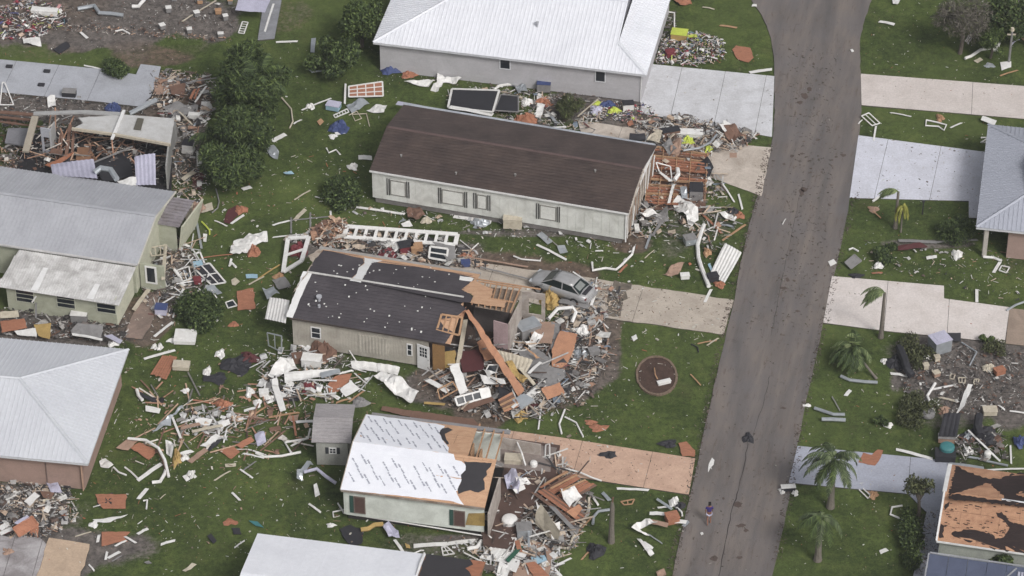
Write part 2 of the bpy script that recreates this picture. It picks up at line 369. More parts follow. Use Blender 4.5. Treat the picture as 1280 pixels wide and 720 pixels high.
# ------------------------------------------------------------ building helpers
class Frame:
    """horizontal frame on a building: u along the near eave, v away from the viewer, z up"""
    def __init__(s, a, b, z):
        s.o = P(*a, z); e = P(*b, z); s.L = (e-s.o).length; s.u = (e-s.o).normalized(); s.v = V3((-s.u.y, s.u.x, 0)); s.z = z
    def W(s, u, v, z): return V3((s.o.x, s.o.y, 0))+s.u*u+s.v*v+V3((0, 0, z))
    def inv(s, px, py, z):
        d = P(px, py, z)-s.o; return d.dot(s.u), d.dot(s.v)
    def wall_uz(s, px, py, v=0):
        q = onplane(px, py, s.W(0, v, 0), s.v); return (q-s.o).dot(s.u), q.z
class Slope:
    """tilted frame: origin, u along eave, w up the slope, n outward normal"""
    def __init__(s, o, u, upv):
        s.o = V3(o); s.u = V3(u).normalized(); s.w = V3(upv).normalized(); s.n = s.u.cross(s.w).normalized()
        if s.n.z < 0: s.n = -s.n
    def at(s, a, b, h=0): return s.o+s.u*a+s.w*b+s.n*h
    def pix(s, px, py, h=0):
        q = onplane(px, py, s.o+s.n*h, s.n)-s.o; return (q.dot(s.u), q.dot(s.w))
    def to2(s, p): q = V3(p)-s.o; return (q.dot(s.u), q.dot(s.w))
def metal_face(sl, poly2, mat, root, parent, w=.92, ribs=3, rh=.035, rw=.045, along='w'):
    """standing-rib sheets laid side by side on a slope"""
    if along == 'u': poly2 = [(b, -a) for a, b in poly2]; at = lambda a, b, h: sl.at(-b, a, h)
    else: at = sl.at
    x0 = min(p[0] for p in poly2); x1 = max(p[0] for p in poly2); k = 0; x = x0
    while x < x1-.05:
        r = cliprect(poly2, x, x+w, -99, 99); 
        if len(r) >= 3 and area(r) > .02:
            mb = MB(); hh = random.uniform(0, .004)
            mb.prism([at(a, b, hh) for a, b in r], at(0, 0, .02)-at(0, 0, 0))
            for j in range(ribs):
                xx = x+w*(j+.02)/ribs; c = cliprect(r, xx, xx+rw, -99, 99)
                if len(c) < 3: continue
                lo = min(q[1] for q in c); hi = max(q[1] for q in c)
                if hi-lo < .1: continue
                mb.prism([at(xx, lo, .02+hh), at(xx+rw, lo, .02+hh), at(xx+rw, hi, .02+hh), at(xx, hi, .02+hh)], at(0, 0, rh)-at(0, 0, 0))
            obj('roof_panel', mb, mat, root, parent)
        x += w
def plane_part(name, sl, poly2, th, mat, root, parent=None, h=0, jagged=0, step=.3, skip=()):
    pts = [sl.at(a, b, h) for a, b in poly2]
    if jagged: pts = jag(pts, jagged, step, skip)
    mb = MB(); mb.prism(pts, sl.n*th); return obj(name, mb, mat, root, parent)
def sheets(name, sl, poly2, du, dv, th, mat, root, parent=None, h=0, gap=.012, stag=.5, lift=.01):
    """rectangular boards / plywood sheets covering a polygon"""
    x0 = min(p[0] for p in poly2); x1 = max(p[0] for p in poly2); y0 = min(p[1] for p in poly2); y1 = max(p[1] for p in poly2)
    y = y0; row = 0
    while y < y1:
        x = x0-(du*stag if row % 2 else 0)
        while x < x1:
            r = cliprect(poly2, x+gap, x+du-gap, y+gap, y+dv-gap)
            if len(r) >= 3 and area(r) > .03:
                mb = MB(); hh = h+random.uniform(0, lift); mb.prism([sl.at(a, b, hh) for a, b in r], sl.n*th); obj(name, mb, mat, root, parent)
            x += du
        y += dv; row += 1
def lap_wall(p0, p1, z0, z1, out, mat, root, name='wall', row=.2, th=.12, vertical=False):
    """solid wall with real lap boards (or vertical grooves) on its outer face"""
    p0, p1, out = V3(p0), V3(p1), V3(out); p0.z = p1.z = 0; mb = MB(); up = V3((0, 0, 1))
    mb.prism([p0+up*z0, p1+up*z0, p1+up*z0-out*th, p0+up*z0-out*th], up*(z1-z0))
    d = (p1-p0).normalized(); L = (p1-p0).length
    if not vertical:
        z = z0
        while z < z1-.02:
            zt = min(z+row, z1)
            mb.prism([p0+up*z+out*.028, p0+up*zt+out*.004, p0+up*zt+out*.001, p0+up*z+out*.001], d*L); z += row
    else:
        x = 0
        while x < L-.03:
            a = p0+d*(x+.02); w = min(row-.04, L-x-.02); mb.prism([a+up*z0+out*.001, a+d*w+up*z0+out*.001, a+d*w+up*z0+out*.02, a+up*z0+out*.02], up*(z1-z0)); x += row
    return obj(name, mb, mat, root)
def gable_wall(F, u, v0, v1, z0, zE, ridge_h, th, mat, root, name='gable_wall', vr=None):
    vr = (v0+v1)/2 if vr is None else vr
    mb = MB(); mb.prism([F.W(u, v0, z0), F.W(u, v1, z0), F.W(u, v1, zE), F.W(u, vr, zE+ridge_h), F.W(u, v0, zE)], F.u*th); return obj(name, mb, mat, root)
GLASS = None
def glassmat():
    global GLASS
    if GLASS: return GLASS
    m, t, b = newmat('window_glass'); b.inputs['Base Color'].default_value = (.018, .022, .028, 1); b.inputs['Roughness'].default_value = .12; GLASS = m; return m
def window(F, root, u0, u1, z0, z1, frame_m, v=0, pane_m=None, bars=(1, 1), name='window', fw=.07, proud=.05, shutter=None, sh_w=.3, sides=(1, 1)):
    """frame with recessed panes on the near wall (v = wall plane)"""
    W = F.W; mb = MB(); n = -F.v
    def bar(a0, a1, b0, b1, pr=proud): mb.prism([W(a0, v, b0), W(a1, v, b0), W(a1, v, b1), W(a0, v, b1)], n*pr)
    bar(u0, u1, z0, z0+fw); bar(u0, u1, z1-fw, z1); bar(u0, u0+fw, z0+fw, z1-fw); bar(u1-fw, u1, z0+fw, z1-fw)
    for i in range(1, bars[0]): a = u0+(u1-u0)*i/bars[0]; bar(a-.02, a+.02, z0+fw, z1-fw, proud*.8)
    for i in range(1, bars[1]): a = z0+(z1-z0)*i/bars[1]; bar(u0+fw, u1-fw, a-.025, a+.025, proud*.85)
    w = obj(name, mb, frame_m, root)
    mb = MB(); mb.prism([W(u0+fw, v, z0+fw), W(u1-fw, v, z0+fw), W(u1-fw, v, z1-fw), W(u0+fw, v, z1-fw)], n*.034); obj('pane', mb, pane_m or glassmat(), root, w)
    if shutter:
        for sd, on in zip((0, 1), sides):
            if not on: continue
            a = u0-sh_w-.02 if sd == 0 else u1+.02
            mb = MB(); mb.prism([W(a, v, z0), W(a+sh_w, v, z0), W(a+sh_w, v, z1), W(a, v, z1)], n*.04)
            k = 5
            for q in range(k): zz = z0+.04+(z1-z0-.08)*q/k; mb.prism([W(a+.03, v, zz), W(a+sh_w-.03, v, zz), W(a+sh_w-.03, v, zz+.03), W(a+.03, v, zz+.03)], n*.055)
            obj('shutter', mb, shutter, root, w)
    return w
white = plain('white_paint', (222, 222, 222), .5, .3, (170, 166, 160), 2, .06)
whitem = plain('white_metal', (215, 217, 222), .35, .3, (168, 168, 168), 1.5, .05)
steel = plain('roof_white_metal', (220, 222, 229), .42, .35, (188, 190, 200), .35, .04, bmp=.08)
steel2 = plain('roof_pale_metal', (196, 199, 206), .42, .4, (178, 180, 190), .35, .04, bmp=.08)
greym = plain('roof_grey_metal', (170, 172, 179), .45, .35, (126, 126, 136), .5, .06, bmp=.1)
greyw = plain('roof_weathered_metal', (212, 211, 210), .6, .75, (140, 136, 134), 1.1, .12)
greyr = plain('roof_slate_metal', (163, 167, 180), .45, .2, (138, 142, 156), .4, .05, bmp=.08)
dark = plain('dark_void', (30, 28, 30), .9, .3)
# ------------------------------------------------------------ hip roof houses
def hip_house(name, label, F, D, pitch, wall_m, roof_m, wz0, inset, setback=None, side='right', Lh=None, near_wall=True, w=.92):
    """F: near eave; D depth. one end hipped in the picture, the other end outside it is hipped too.
    setback = plan length of a dutch-gable hip on `side`"""
    root = thing(name, F.W(F.L/2, D/2, 0), label, 'house'); L = Lh or F.L; W = F.W; zE = F.z; h = D/2; rh = h*pitch
    # walls
    i = inset; zt = zE-.04
    lap = lambda a, b, out, nm='wall': lap_wall(a, b, wz0, zt, out, wall_m, root, nm, row=.4)
    lap(W(i, i, 0), W(L-i, i, 0), -F.v); lap(W(L-i, i+.121, 0), W(L-i, D-i, 0), F.u); lap(W(i, D-i, 0), W(i, i+.121, 0), -F.u); lap(W(L-i-.125, D-i, 0), W(i+.125, D-i, 0), F.v)
    mb = MB(); mb.prism([W(.02, .02, zE-.06), W(L-.02, .02, zE-.06), W(L-.02, D-.02, zE-.06), W(.02, D-.02, zE-.06)], (0, 0, .03)); obj('soffit', mb, white, root)
    roof = MB(); ro = .0
    fsc = [(W(0, 0, 0), W(L, 0, 0)), (W(L, 0, 0), W(L, D, 0)), (W(L, D, 0), W(0, D, 0)), (W(0, D, 0), W(0, 0, 0))]
    for a, b in fsc:
        d = (b-a).normalized(); nn = V3((d.y, -d.x, 0)); roof.beam(a+V3((0, 0, zE-.09))-nn*.02+d*.02, b+V3((0, 0, zE-.09))-nn*.02-d*.02, .03, .17)
    R = obj('roof', roof, plain('fascia_metal', (200, 202, 208), .5, .3), root)
    k = (V3((0, 0, pitch))); sB = setback if setback else h
    near = Slope(W(0, 0, zE), F.u, F.v+k); far = Slope(W(L, D, zE), -F.u, -F.v+k); rgt = Slope(W(L, 0, zE), F.v, -F.u+k); lft = Slope(W(0, D, zE), -F.v, F.u+k)
    sl = math.sqrt(1+pitch*pitch); sr = sB if side == 'right' else h; sf = sB if side == 'left' else h
    def main(S_, a, b): # a: hip plan length at u=0 end of this slope, b at the other end
        p = [(0, 0), (L, 0), (L-b, b*sl)]
        if b < h-.01: p.append((L-b+.0, h*sl))
        p.append((a, h*sl)) if a < h-.01 else p.append((h, h*sl))
        if a < h-.01: p.append((a, a*sl))
        return p
    metal_face(near, main(near, sf, sr), roof_m, root, R, w); metal_face(far, main(far, sr, sf), roof_m, root, R, w)
    def hipf(S_, a): return [(0, 0), (D, 0), (D-a, a*sl)] + ([(a, a*sl)] if a < h-.01 else [])
    metal_face(rgt, hipf(rgt, sr), roof_m, root, R, w); metal_face(lft, hipf(lft, sf), roof_m, root, R, w)
    if setback:
        u = L-setback if side == 'right' else setback; sg = 1 if side == 'right' else -1
        mb = MB(); mb.prism([W(u-sg*.15, setback, zE+setback*pitch), W(u-sg*.15, D-setback, zE+setback*pitch), W(u-sg*.15, h, zE+rh-.03)], F.u*.05*sg); obj('gablet', mb, plain('gablet_shade', (110, 110, 118), .7), root, R)  # dark grey puts the roof overhang's shadow into the gablet colour
    # caps
    capm = roof_m
    def cap(a, b, nm='ridge_cap', wd=.26):
        a, b = V3(a), V3(b); d = (b-a).normalized(); s = d.cross(V3((0, 0, 1))).normalized(); up = V3((0, 0, 1)); mb = MB()
        mb.add([a+s*wd/2-up*.005, a+up*.075, a-s*wd/2-up*.005, b+s*wd/2-up*.005, b+up*.075, b-s*wd/2-up*.005, a-up*.02, b-up*.02], [(0, 1, 4, 3), (1, 2, 5, 4), (0, 2, 1), (3, 4, 5), (0, 3, 7, 6), (2, 6, 7, 5)]); obj(nm, mb, capm, root, R)
    o3 = .055
    rr = L-(sr if sr < h-.01 else h); rl = sf if sf < h-.01 else h
    cap(W(rl, h, zE+rh+o3), W(rr, h, zE+rh+o3))
    for (u0, v0, du, dv, st) in ((0, 0, 1, 1, sf), (L, 0, -1, 1, sr), (0, D, 1, -1, sf), (L, D, -1, -1, sr)):
        cap(W(u0, v0, zE+o3-.01), W(u0+du*st, v0+dv*st, zE+st*pitch+o3), 'hip_cap')
    return root, R
# white house, top of the picture
F6 = Frame((466, 53), (808, 94), 2.75)
m6 = plain('wall_grey_block', (176, 174, 178), .85, .35, (140, 138, 140), .8, .06)
h6, R6 = hip_house('hip_roof_house', 'large house with bright white ribbed metal roof and pale grey wall at the top', F6, 13.0, .30, m6, steel, 0, .42, setback=2.6)
wf = plain('window_trim_white', (214, 216, 220), .5, .15)
for x0, x1, y0, y1 in ((624.5, 638.5, 73, 86), (744, 757.5, 87.5, 102)):
    a, zt = F6.wall_uz(x0, y0, .42); b, _ = F6.wall_uz(x1, y0, .42); _, zb = F6.wall_uz((x0+x1)/2, y1, .42); window(F6, h6, a, b, zb, zt, wf, .42-.03)
mb = MB(); mb.beam(F6.W(F6.L-.45, .40, 0), F6.W(F6.L-.45, .40, 2.62), .14, .06); obj('corner_trim', mb, white, h6)
mb = MB(); c = F6.W(11.9, 3.2, 2.75+3.2*.3); mb.tube([c, c+V3((0, 0, .35))], .09, 8); mb.tube([c+V3((0, 0, .33)), c+V3((0, 0, .42))], .14, 8); obj('vent_pipe', mb, greym, h6)
# white hip roofed house, left edge
q1 = P(110, 580, 2.7); q2 = P(161, 437, 2.7); vv = (q2-q1); D5 = vv.length; vv.normalize(); uu = V3((vv.y, -vv.x, 0))
class F5c(Frame): pass
F5 = Frame.__new__(Frame); F5.L = 19.0; F5.u = uu; F5.v = vv; F5.z = 2.7; F5.o = q1-uu*19.0
m5 = plain('wall_brownpink', (156, 128, 116), .85, .45, (118, 100, 92), 1.0, .07)
h5, R5 = hip_house('hip_roof_house', 'white hip roofed house with brownish pink walls at the left edge', F5, D5, .28, m5, steel2, 0, .55)
a, zt = F5.wall_uz(103, 590, .55)
mb = MB(); mb.beam(F5.W(F5.L-.62, .50, 0), F5.W(F5.L-.62, .50, 2.6), .32, .06); obj('corner_trim', mb, plain('trim_peach', (190, 152, 128), .8, .3), h5)
mb = MB(); a, _ = F5.wall_uz(57, 580, .55); mb.beam(F5.W(a, .51, 0), F5.W(a, .51, 2.6), .06, .05); obj('downpipe', mb, plain('pipe_brown', (110, 92, 86), .8), h5)
# house at the right edge
F10 = Frame((1220, 284), (1281, 290.5), 2.7); F10.L = 14.0
m10 = plain('wall_pinkbrown', (160, 134, 124), .85, .35, (126, 106, 98), 1, .06)
D10 = F10.inv(1239, 156, 2.7)[1]
h10 = thing('hip_roof_house', F10.W(7, 5, 0), 'tmp', 'house'); bpy.data.objects.remove(h10)
F10b = Frame.__new__(Frame); F10b.__dict__.update(F10.__dict__)
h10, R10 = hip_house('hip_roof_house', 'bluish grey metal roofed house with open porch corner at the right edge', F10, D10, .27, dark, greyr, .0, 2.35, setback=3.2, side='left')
mb = MB(); mb.beam(F10.W(.75, .35, 0), F10.W(.75, .35, 2.66), .34, .30); obj('porch_post', mb, plain('post_beige', (176, 170, 162), .8, .3), h10)
lap_wall(F10.W(2.3, .45, 0), F10.W(13.5, .45, 0), 0, 2.62, -F10.v, m10, h10, 'wall', row=.4)
lap_wall(F10.W(2.3, 3.0, 0), F10.W(2.3, .575, 0), 0, 2.62, -F10.u, m10, h10, 'wall', row=.4)
# ------------------------------------------------------------ gable houses
def shingle(name, c, c2, c3, rows=.14):
    if name in MATS: return MATS[name]
    m, t, b = newmat(name); p = pos(t)
    n1 = noise(t, p, .5, 5, .6); n2 = noise(t, mapping(t, p, (2.2, 7, 7)), 1.4, 3, .6); n3 = noise(t, p, 20, 2, .6); n4 = noise(t, mapping(t, p, (.5, 6, 3)), .9, 4, .65)
    col = ramp(t, n1, [(.3, A(c)), (.7, A(c2))]); col = mix(t, ramp(t, n4, [(.55, (0, 0, 0)), (.75, (.55,)*3)]), col, A(c3))
    col = mix(t, 1.0, col, ramp(t, n2, [(.3, (.84,)*3), (.7, (1.1,)*3)]), 'MULTIPLY'); col = mix(t, 1.0, col, ramp(t, n3, [(.3, (.85,)*3), (.7, (1.1,)*3)]), 'MULTIPLY')
    t.links.new(col, b.inputs['Base Color']); b.inputs['Roughness'].default_value = .95; b.inputs['Specular IOR Level'].default_value = .15
    bump(t, b, n3, .4, .01); MATS[name] = m; return m
def shingle_rows(sl, poly2, mat, root, parent, name='shingles', row=.28, h=0.0, jagged=.0, step=.3):
    """overlapping courses, each a thin wedge: real relief, joined into one part"""
    y0 = min(p[1] for p in poly2); y1 = max(p[1] for p in poly2); y = y0; mb = MB()
    while y < y1:
        r = cliprect(poly2, -99, 99, y, y+row+.02)
        if len(r) >= 3:
            x0 = min(q[0] for q in r); x1 = max(q[0] for q in r); mb.prism([sl.at(a, b, h+.004+.02*(1-(b-y)/row)) for a, b in r], sl.n*.004)
            base = [sl.at(a, b, h+.001) for a, b in r]
            mb.add([sl.at(x0, y, h), sl.at(x1, y, h), sl.at(x1, y, h+.026), sl.at(x0, y, h+.026)], [(0, 1, 2, 3)])
        y += row
    o = obj(name, mb, mat, root, parent); o['kind'] = 'stuff'; return o
sh7 = shingle('shingle_brown', (64, 55, 54), (84, 71, 66), (108, 92, 86)); sh8 = shingle('shingle_charcoal', (64, 60, 65), (80, 75, 80), (92, 86, 90)); sh11 = shingle('shingle_darkbrown', (46, 38, 38), (58, 47, 46), (74, 60, 56))
ply = plain('plywood_new', (206, 162, 124), .8, .6, (172, 120, 84), 1.6, .14, stretch=(1, 2.2, 1)); plyo = plain('plywood_orange', (176, 112, 78), .85, .6, (130, 80, 56), 1.8, .16, stretch=(1, 2.5, 1))
felt = plain('black_felt', (58, 56, 60), .85, .4, (42, 40, 44), 1.2, .08)
stud = plain('stud_timber', (190, 146, 106), .8, .5, (140, 96, 64), 2, .12); stud2 = plain('old_timber', (150, 112, 84), .85, .6, (96, 70, 54), 2, .15)
trim = plain('trim_grey', (150, 148, 146), .7, .5, (100, 96, 94)); skirt = plain('skirting_block', (128, 124, 122), .9, .7, (84, 78, 74), 2.2, .15)
# brown shingle house
F7 = Frame((462, 213), (786, 267), 2.95); D7 = F7.inv(497, 130, 2.95)[1]; rh7 = .95
h7 = thing('gable_house', F7.W(F7.L/2, D7/2, 0), 'long white sided house with brown shingle roof and closed storm panels', 'house')
m7 = plain('siding_offwhite', (214, 215, 210), .75, .55, (146, 144, 136), .9, .05)
i = .22; a0, a1 = F7.W(i, i, 0), F7.W(F7.L-i, i, 0)
lap_wall(a0, a1, .45, 2.9, -F7.v, m7, h7, 'wall', row=.62, vertical=True)
lap_wall(F7.W(F7.L-i, D7-i, 0), F7.W(i, D7-i, 0), .45, 2.9, F7.v, m7, h7, 'wall', row=.62, vertical=True)
mb = MB(); mb.prism([F7.W(i+.08, i+.06, 0), F7.W(F7.L-i-.3, i+.06, 0), F7.W(F7.L-i-.3, D7-i, 0), F7.W(i+.08, D7-i, 0)], (0, 0, .45)); obj('foundation', mb, skirt, h7)
gable_wall(F7, i-.12, i, D7-i, .45, 2.9, rh7-.08, .12, m7, h7)
# right gable is torn open: studs, ragged cladding
tornw = plain('torn_cladding', (198, 188, 176), .85, .8, (130, 108, 92), 2.5, .2)
pts = [F7.W(F7.L-i, i, .45)]; k = 26
for j in range(k+1):
    v = i+(D7-2*i)*j/k; top = 2.9+(rh7-.1)*(1-abs(v-D7/2)/(D7/2)); pts.append(F7.W(F7.L-i, v, max(.6, top-random.choice([0, 0, .2, .6, 1.0, .3]))))
pts.append(F7.W(F7.L-i, D7-i, .45)); mb = MB(); mb.prism(pts, -F7.u*.1); obj('gable_wall', mb, tornw, h7)
for j in range(11):
    v = i+.2+(D7-2*i-.4)*j/10; top = 2.9+(rh7-.12)*(1-abs(v-D7/2)/(D7/2)); mb = MB(); mb.beam(F7.W(F7.L-i+.06, v, .45), F7.W(F7.L-i+.06+random.uniform(0, .15), v+random.uniform(-.15, .15), top-random.choice([0, 0, .5, 1])), .09, .05); obj('stud', mb, random.choice([white, stud2, tornw]), h7)
mb = MB(); mb.prism([F7.W(.05, .05, 2.86), F7.W(F7.L-.05, .05, 2.86), F7.W(F7.L-.05, D7-.05, 2.86), F7.W(.05, D7-.05, 2.86)], (0, 0, .03)); obj('soffit', mb, white, h7)
def gable_roof(F, D, rh, mat, root, ths=.06, poly_near=None, poly_far=None, core=None):
    W = F.W; n = Slope(W(0, 0, F.z), F.u, F.v*(D/2)+V3((0, 0, rh))); f = Slope(W(F.L, D, F.z), -F.u, -F.v*(D/2)+V3((0, 0, rh)))
    ls = math.hypot(D/2, rh)
    mb = MB(); mb.prism([n.at(0, 0, -.05), n.at(F.L, 0, -.05), n.at(F.L, ls, -.05), n.at(0, ls, -.05)], n.n*.045); mb.prism([f.at(0, 0, -.05), f.at(F.L, 0, -.05), f.at(F.L, ls, -.05), f.at(0, ls, -.05)], f.n*.045)
    R = obj('roof', mb, core or trim, root); return n, f, ls, R
n7, f7, ls7, R7 = gable_roof(F7, D7, rh7, sh7, h7)
shingle_rows(n7, [(0, 0), (F7.L, 0), (F7.L-.05, ls7/2), (F7.L+.02, ls7), (0, ls7)], sh7, h7, R7)
sh7b = shingle('shingle_browngrey', (66, 58, 57), (86, 74, 71), (110, 96, 90))
shingle_rows(f7, [(0, 0), (F7.L, 0), (F7.L, ls7), (0, ls7)], sh7b, h7, R7)
mb = MB(); mb.prism([n7.at(.1, ls7-.14, .02), n7.at(F7.L-.1, ls7-.14, .02), n7.at(F7.L-.1, ls7+.02, .045), n7.at(.1, ls7+.02, .045)], n7.n*.02); mb.prism([f7.at(.1, ls7-.14, .02), f7.at(F7.L-.1, ls7-.14, .02), f7.at(F7.L-.1, ls7, .045), f7.at(.1, ls7, .045)], f7.n*.02); obj('ridge_cap', mb, plain('ridge_brown', (96, 78, 76), .95, .4), h7, R7)
mb = MB(); mb.beam(F7.W(0, -.02, 2.9), F7.W(F7.L, -.02, 2.9), .05, .14); obj('fascia', mb, white, h7, R7)
mb = MB(); mb.beam(F7.W(F7.L+.0, 0, 2.92), F7.W(F7.L+.0, D7/2, 2.92+rh7), .12, .08); obj('rake_trim', mb, tornw, h7, R7)
mb = MB(); mb.beam(F7.W(-.1, D7+.2, 2.86), F7.W(F7.L*.99, D7+.2, 2.82), .34, .06); obj('gutter', mb, plain('gutter_paleblue', (176, 182, 192), .6, .6, (110, 112, 118)), h7)
for px, py in ((501.5, 196), (570, 218), (644, 220), (744, 215)):
    a = n7.pix(px, py); c = n7.at(*a); mb = MB(); mb.tube([c, c+V3((0, 0, .16))], .06, 8); mb.tube([c+V3((0, 0, .14)), c+V3((0, 0, .19))], .085, 8); obj('vent_pipe', mb, trim, h7)
trk = plain('track_dark', (72, 70, 70), .7); pan = plain('storm_panel', (224, 224, 219), .7, .35, (150, 148, 140), 1.5)
for x0, x1, y0, y1 in ((483.5, 511, 223, 243), (548, 583.5, 234.5, 253.5), (592, 612.5, 241, 260), (670.5, 699.5, 254, 273)):
    ym = 215+(x0-467)*.158
    a, zt = F7.wall_uz(x0, y0, i); b, _ = F7.wall_uz(x1, y0+(x1-x0)*.14, i); _, zb = F7.wall_uz(x0, y1-1, i)
    w = window(F7, h7, a+.26, b-.22, zb, zt-.05, plain('panel_frame', (140, 138, 132), .7, .3), i-.02, pan)
    for q in (a+.0, a+.15, b-.17, b-.02):
        mb = MB(); mb.prism([F7.W(q, i-.02, zb-.05), F7.W(q+.06, i-.02, zb-.05), F7.W(q+.06, i-.02, zt+.03), F7.W(q, i-.02, zt+.03)], -F7.v*.05); obj('track', mb, trk, h7, w)
mb = MB(); mb.beam(F7.W(F7.L-i+.0, i-.05, .3), F7.W(F7.L-i+.0, i-.05, 2.88), .12, .1); obj('corner_trim', mb, white, h7)
# --------- charcoal roofed wrecked house
F8 = Frame((362, 397), (545, 427), 2.6); D8 = F8.inv(401, 311, 2.6)[1]; rh8 = .95; F8.L = F8.inv(563, 430, 2.6)[0]
h8 = thing('gable_house', F8.W(F8.L/2, D8/2, 0), 'beige sided house with charcoal shingle roof, its right end torn open', 'house')
m8 = plain('siding_beige', (180, 174, 162), .8, .5, (122, 114, 104), .9, .06)
lap_wall(F8.W(i, i, 0), F8.W(F8.L-1.6, i, 0), .1, 2.55, -F8.v, m8, h8, 'wall', row=.21, vertical=True)
lap_wall(F8.W(F8.L*.93, D8-i, 0), F8.W(i, D8-i, 0), .1, 2.55, F8.v, m8, h8, 'wall', row=.21, vertical=True)
gable_wall(F8, i-.12, i, D8-i, .1, 2.55, rh8-.08, .12, m8, h8)
n8, f8, ls8, R8 = gable_roof(F8, D8, rh8, sh8, h8, core=ply)
pn = [n8.pix(x, y) for x, y in ((371, 374), (376, 361), (382, 343))]
torn = [n8.pix(x, y) for x, y in ((576, 381), (583, 386), (573, 394), (561, 398), (549, 399), (556, 410), (566, 415), (556, 430))]
shingle_rows(n8, [(0, 0), torn[-1]]+torn[::-1][1:]+[n8.pix(578, 378), (F8.inv(578, 378, 3.5)[0], ls8), (.12, ls8)], sh8, h8, R8)
# far slope: two shingle areas and the bare white decking between
fp = lambda pts: [f8.pix(x, y) for x, y in pts]
shingle_rows(f8, fp([(384, 341), (392, 327), (404, 313), (430, 318), (454, 324), (455, 329), (448, 335), (446, 342), (437, 350)]), sh8, h8, R8)
shingle_rows(f8, fp([(451, 353), (465, 328), (480, 329), (520, 334), (560, 340), (588, 346), (593, 350), (583, 357), (577, 362), (586, 367), (591, 372), (588, 378), (576, 378)]), sh8, h8, R8)
plane_part('decking', f8, fp([(437, 351), (446, 342), (448, 335), (456, 329), (455, 322), (478, 326), (465, 329), (451, 353.5)]), .012, white, h8, R8, h=.008, jagged=.05)
plane_part('decking', n8, [(-.25, 0), (.22, 0), (.3, ls8*.5), (.45, ls8), (-.2, ls8)], .012, white, h8, R8, h=.03, jagged=.04)
plane_part('decking', f8, fp([(366, 366), (384, 341), (391, 328), (385, 320), (398, 312), (404, 312), (392, 327), (384, 343)]), .012, plain('decking_dirty', (190, 176, 160), .8, .7, (120, 90, 70)), h8, R8, h=.010, jagged=.07)
mb = MB(); mb.beam(n8.at(.1, ls8, .05), n8.at(F8.inv(577, 379, 3.5)[0], ls8, .05), .16, .05); obj('ridge_cap', mb, plain('ridge_white', (206, 204, 200), .7, .5), h8, R8)
mb = MB(); mb.beam(F8.W(0, -.03, 2.55), F8.W(F8.L-1.3, -.03, 2.55), .04, .12); obj('fascia', mb, plain('fascia_brown', (84, 74, 68), .8), h8, R8)
# the gutter strip along the far eave
mb = MB(); mb.beam(F8.W(-.3, D8+.12, 2.56), F8.W(F8.L*1.0, D8+.12, 2.5), .34, .08); obj('gutter', mb, plain('gutter_grey', (162, 158, 154), .7, .6), h8)
for px, py in ((399, 376), (399, 384)):
    c = n8.at(*n8.pix(px, py)); mb = MB(); mb.tube([c, c+V3((0, 0, .35 if py < 380 else .2))], .1, 8); mb.tube([c+V3((0, 0, .3)), c+V3((0, 0, .42))], .2, 8) if py < 380 else None; obj('vent_pipe', mb, greym, h8)
# nail-plate washers / bits of white scattered over the shingles: real small discs
wsh = plain('foam_white', (226, 226, 222), .8, .1)
mb = MB(); rr_ = random.Random(4)
for k in range(56):
    S_, uu_, ww_ = (n8, rr_.uniform(.8, F8.L-1.8), rr_.uniform(.3, ls8-.2)) if k % 5 < 3 else (f8, rr_.uniform(1.6, F8.L-1.2), rr_.uniform(.3, ls8-.3))
    c = S_.at(uu_, ww_, .05); r_ = rr_.uniform(.025, .055); mb.box(c, S_.u*r_, S_.w*r_*rr_.uniform(.6, 1.5), S_.n*.012)
o = obj('foam_chips', mb, wsh, h8, R8); o['kind'] = 'stuff'
# windows, shutters, door on the near wall
for x0, x1, y0, y1, b in ((388.5, 401, 407.5, 422.5, (1, 2)), (508.5, 515.5, 429, 444, (1, 2))):
    a, zt = F8.wall_uz(x0, y0, i); c, _ = F8.wall_uz(x1, y0, i); _, zb = F8.wall_uz((x0+x1)/2, y1, i); window(F8, h8, a, c, zb, zt, white, i-.02, bars=b)
a, zt = F8.wall_uz(448, 417, i); c, _ = F8.wall_uz(485, 424, i); _, zb = F8.wall_uz(449, 439, i)
mb = MB(); mb.prism([F8.W(a, i-.02, zb), F8.W(c, i-.02, zb), F8.W(c, i-.02, zt), F8.W(a, i-.02, zt)], -F8.v*.03); sp = obj('storm_panel', mb, m8, h8)
for k in range(9):
    q = a+.06+(c-a-.12)*k/8.6; mb = MB(); mb.prism([F8.W(q, i-.05, zb+.03), F8.W(q+.1, i-.05, zb+.03), F8.W(q+.1, i-.05, zt-.03), F8.W(q, i-.05, zt-.03)], -F8.v*.03); obj('slat', mb, m8, h8, sp)
a, zt = F8.wall_uz(522.5, 437.5, i); c, _ = F8.wall_uz(538.5, 434.5, i); zb = .05; zt = 2.1; c = a+.92
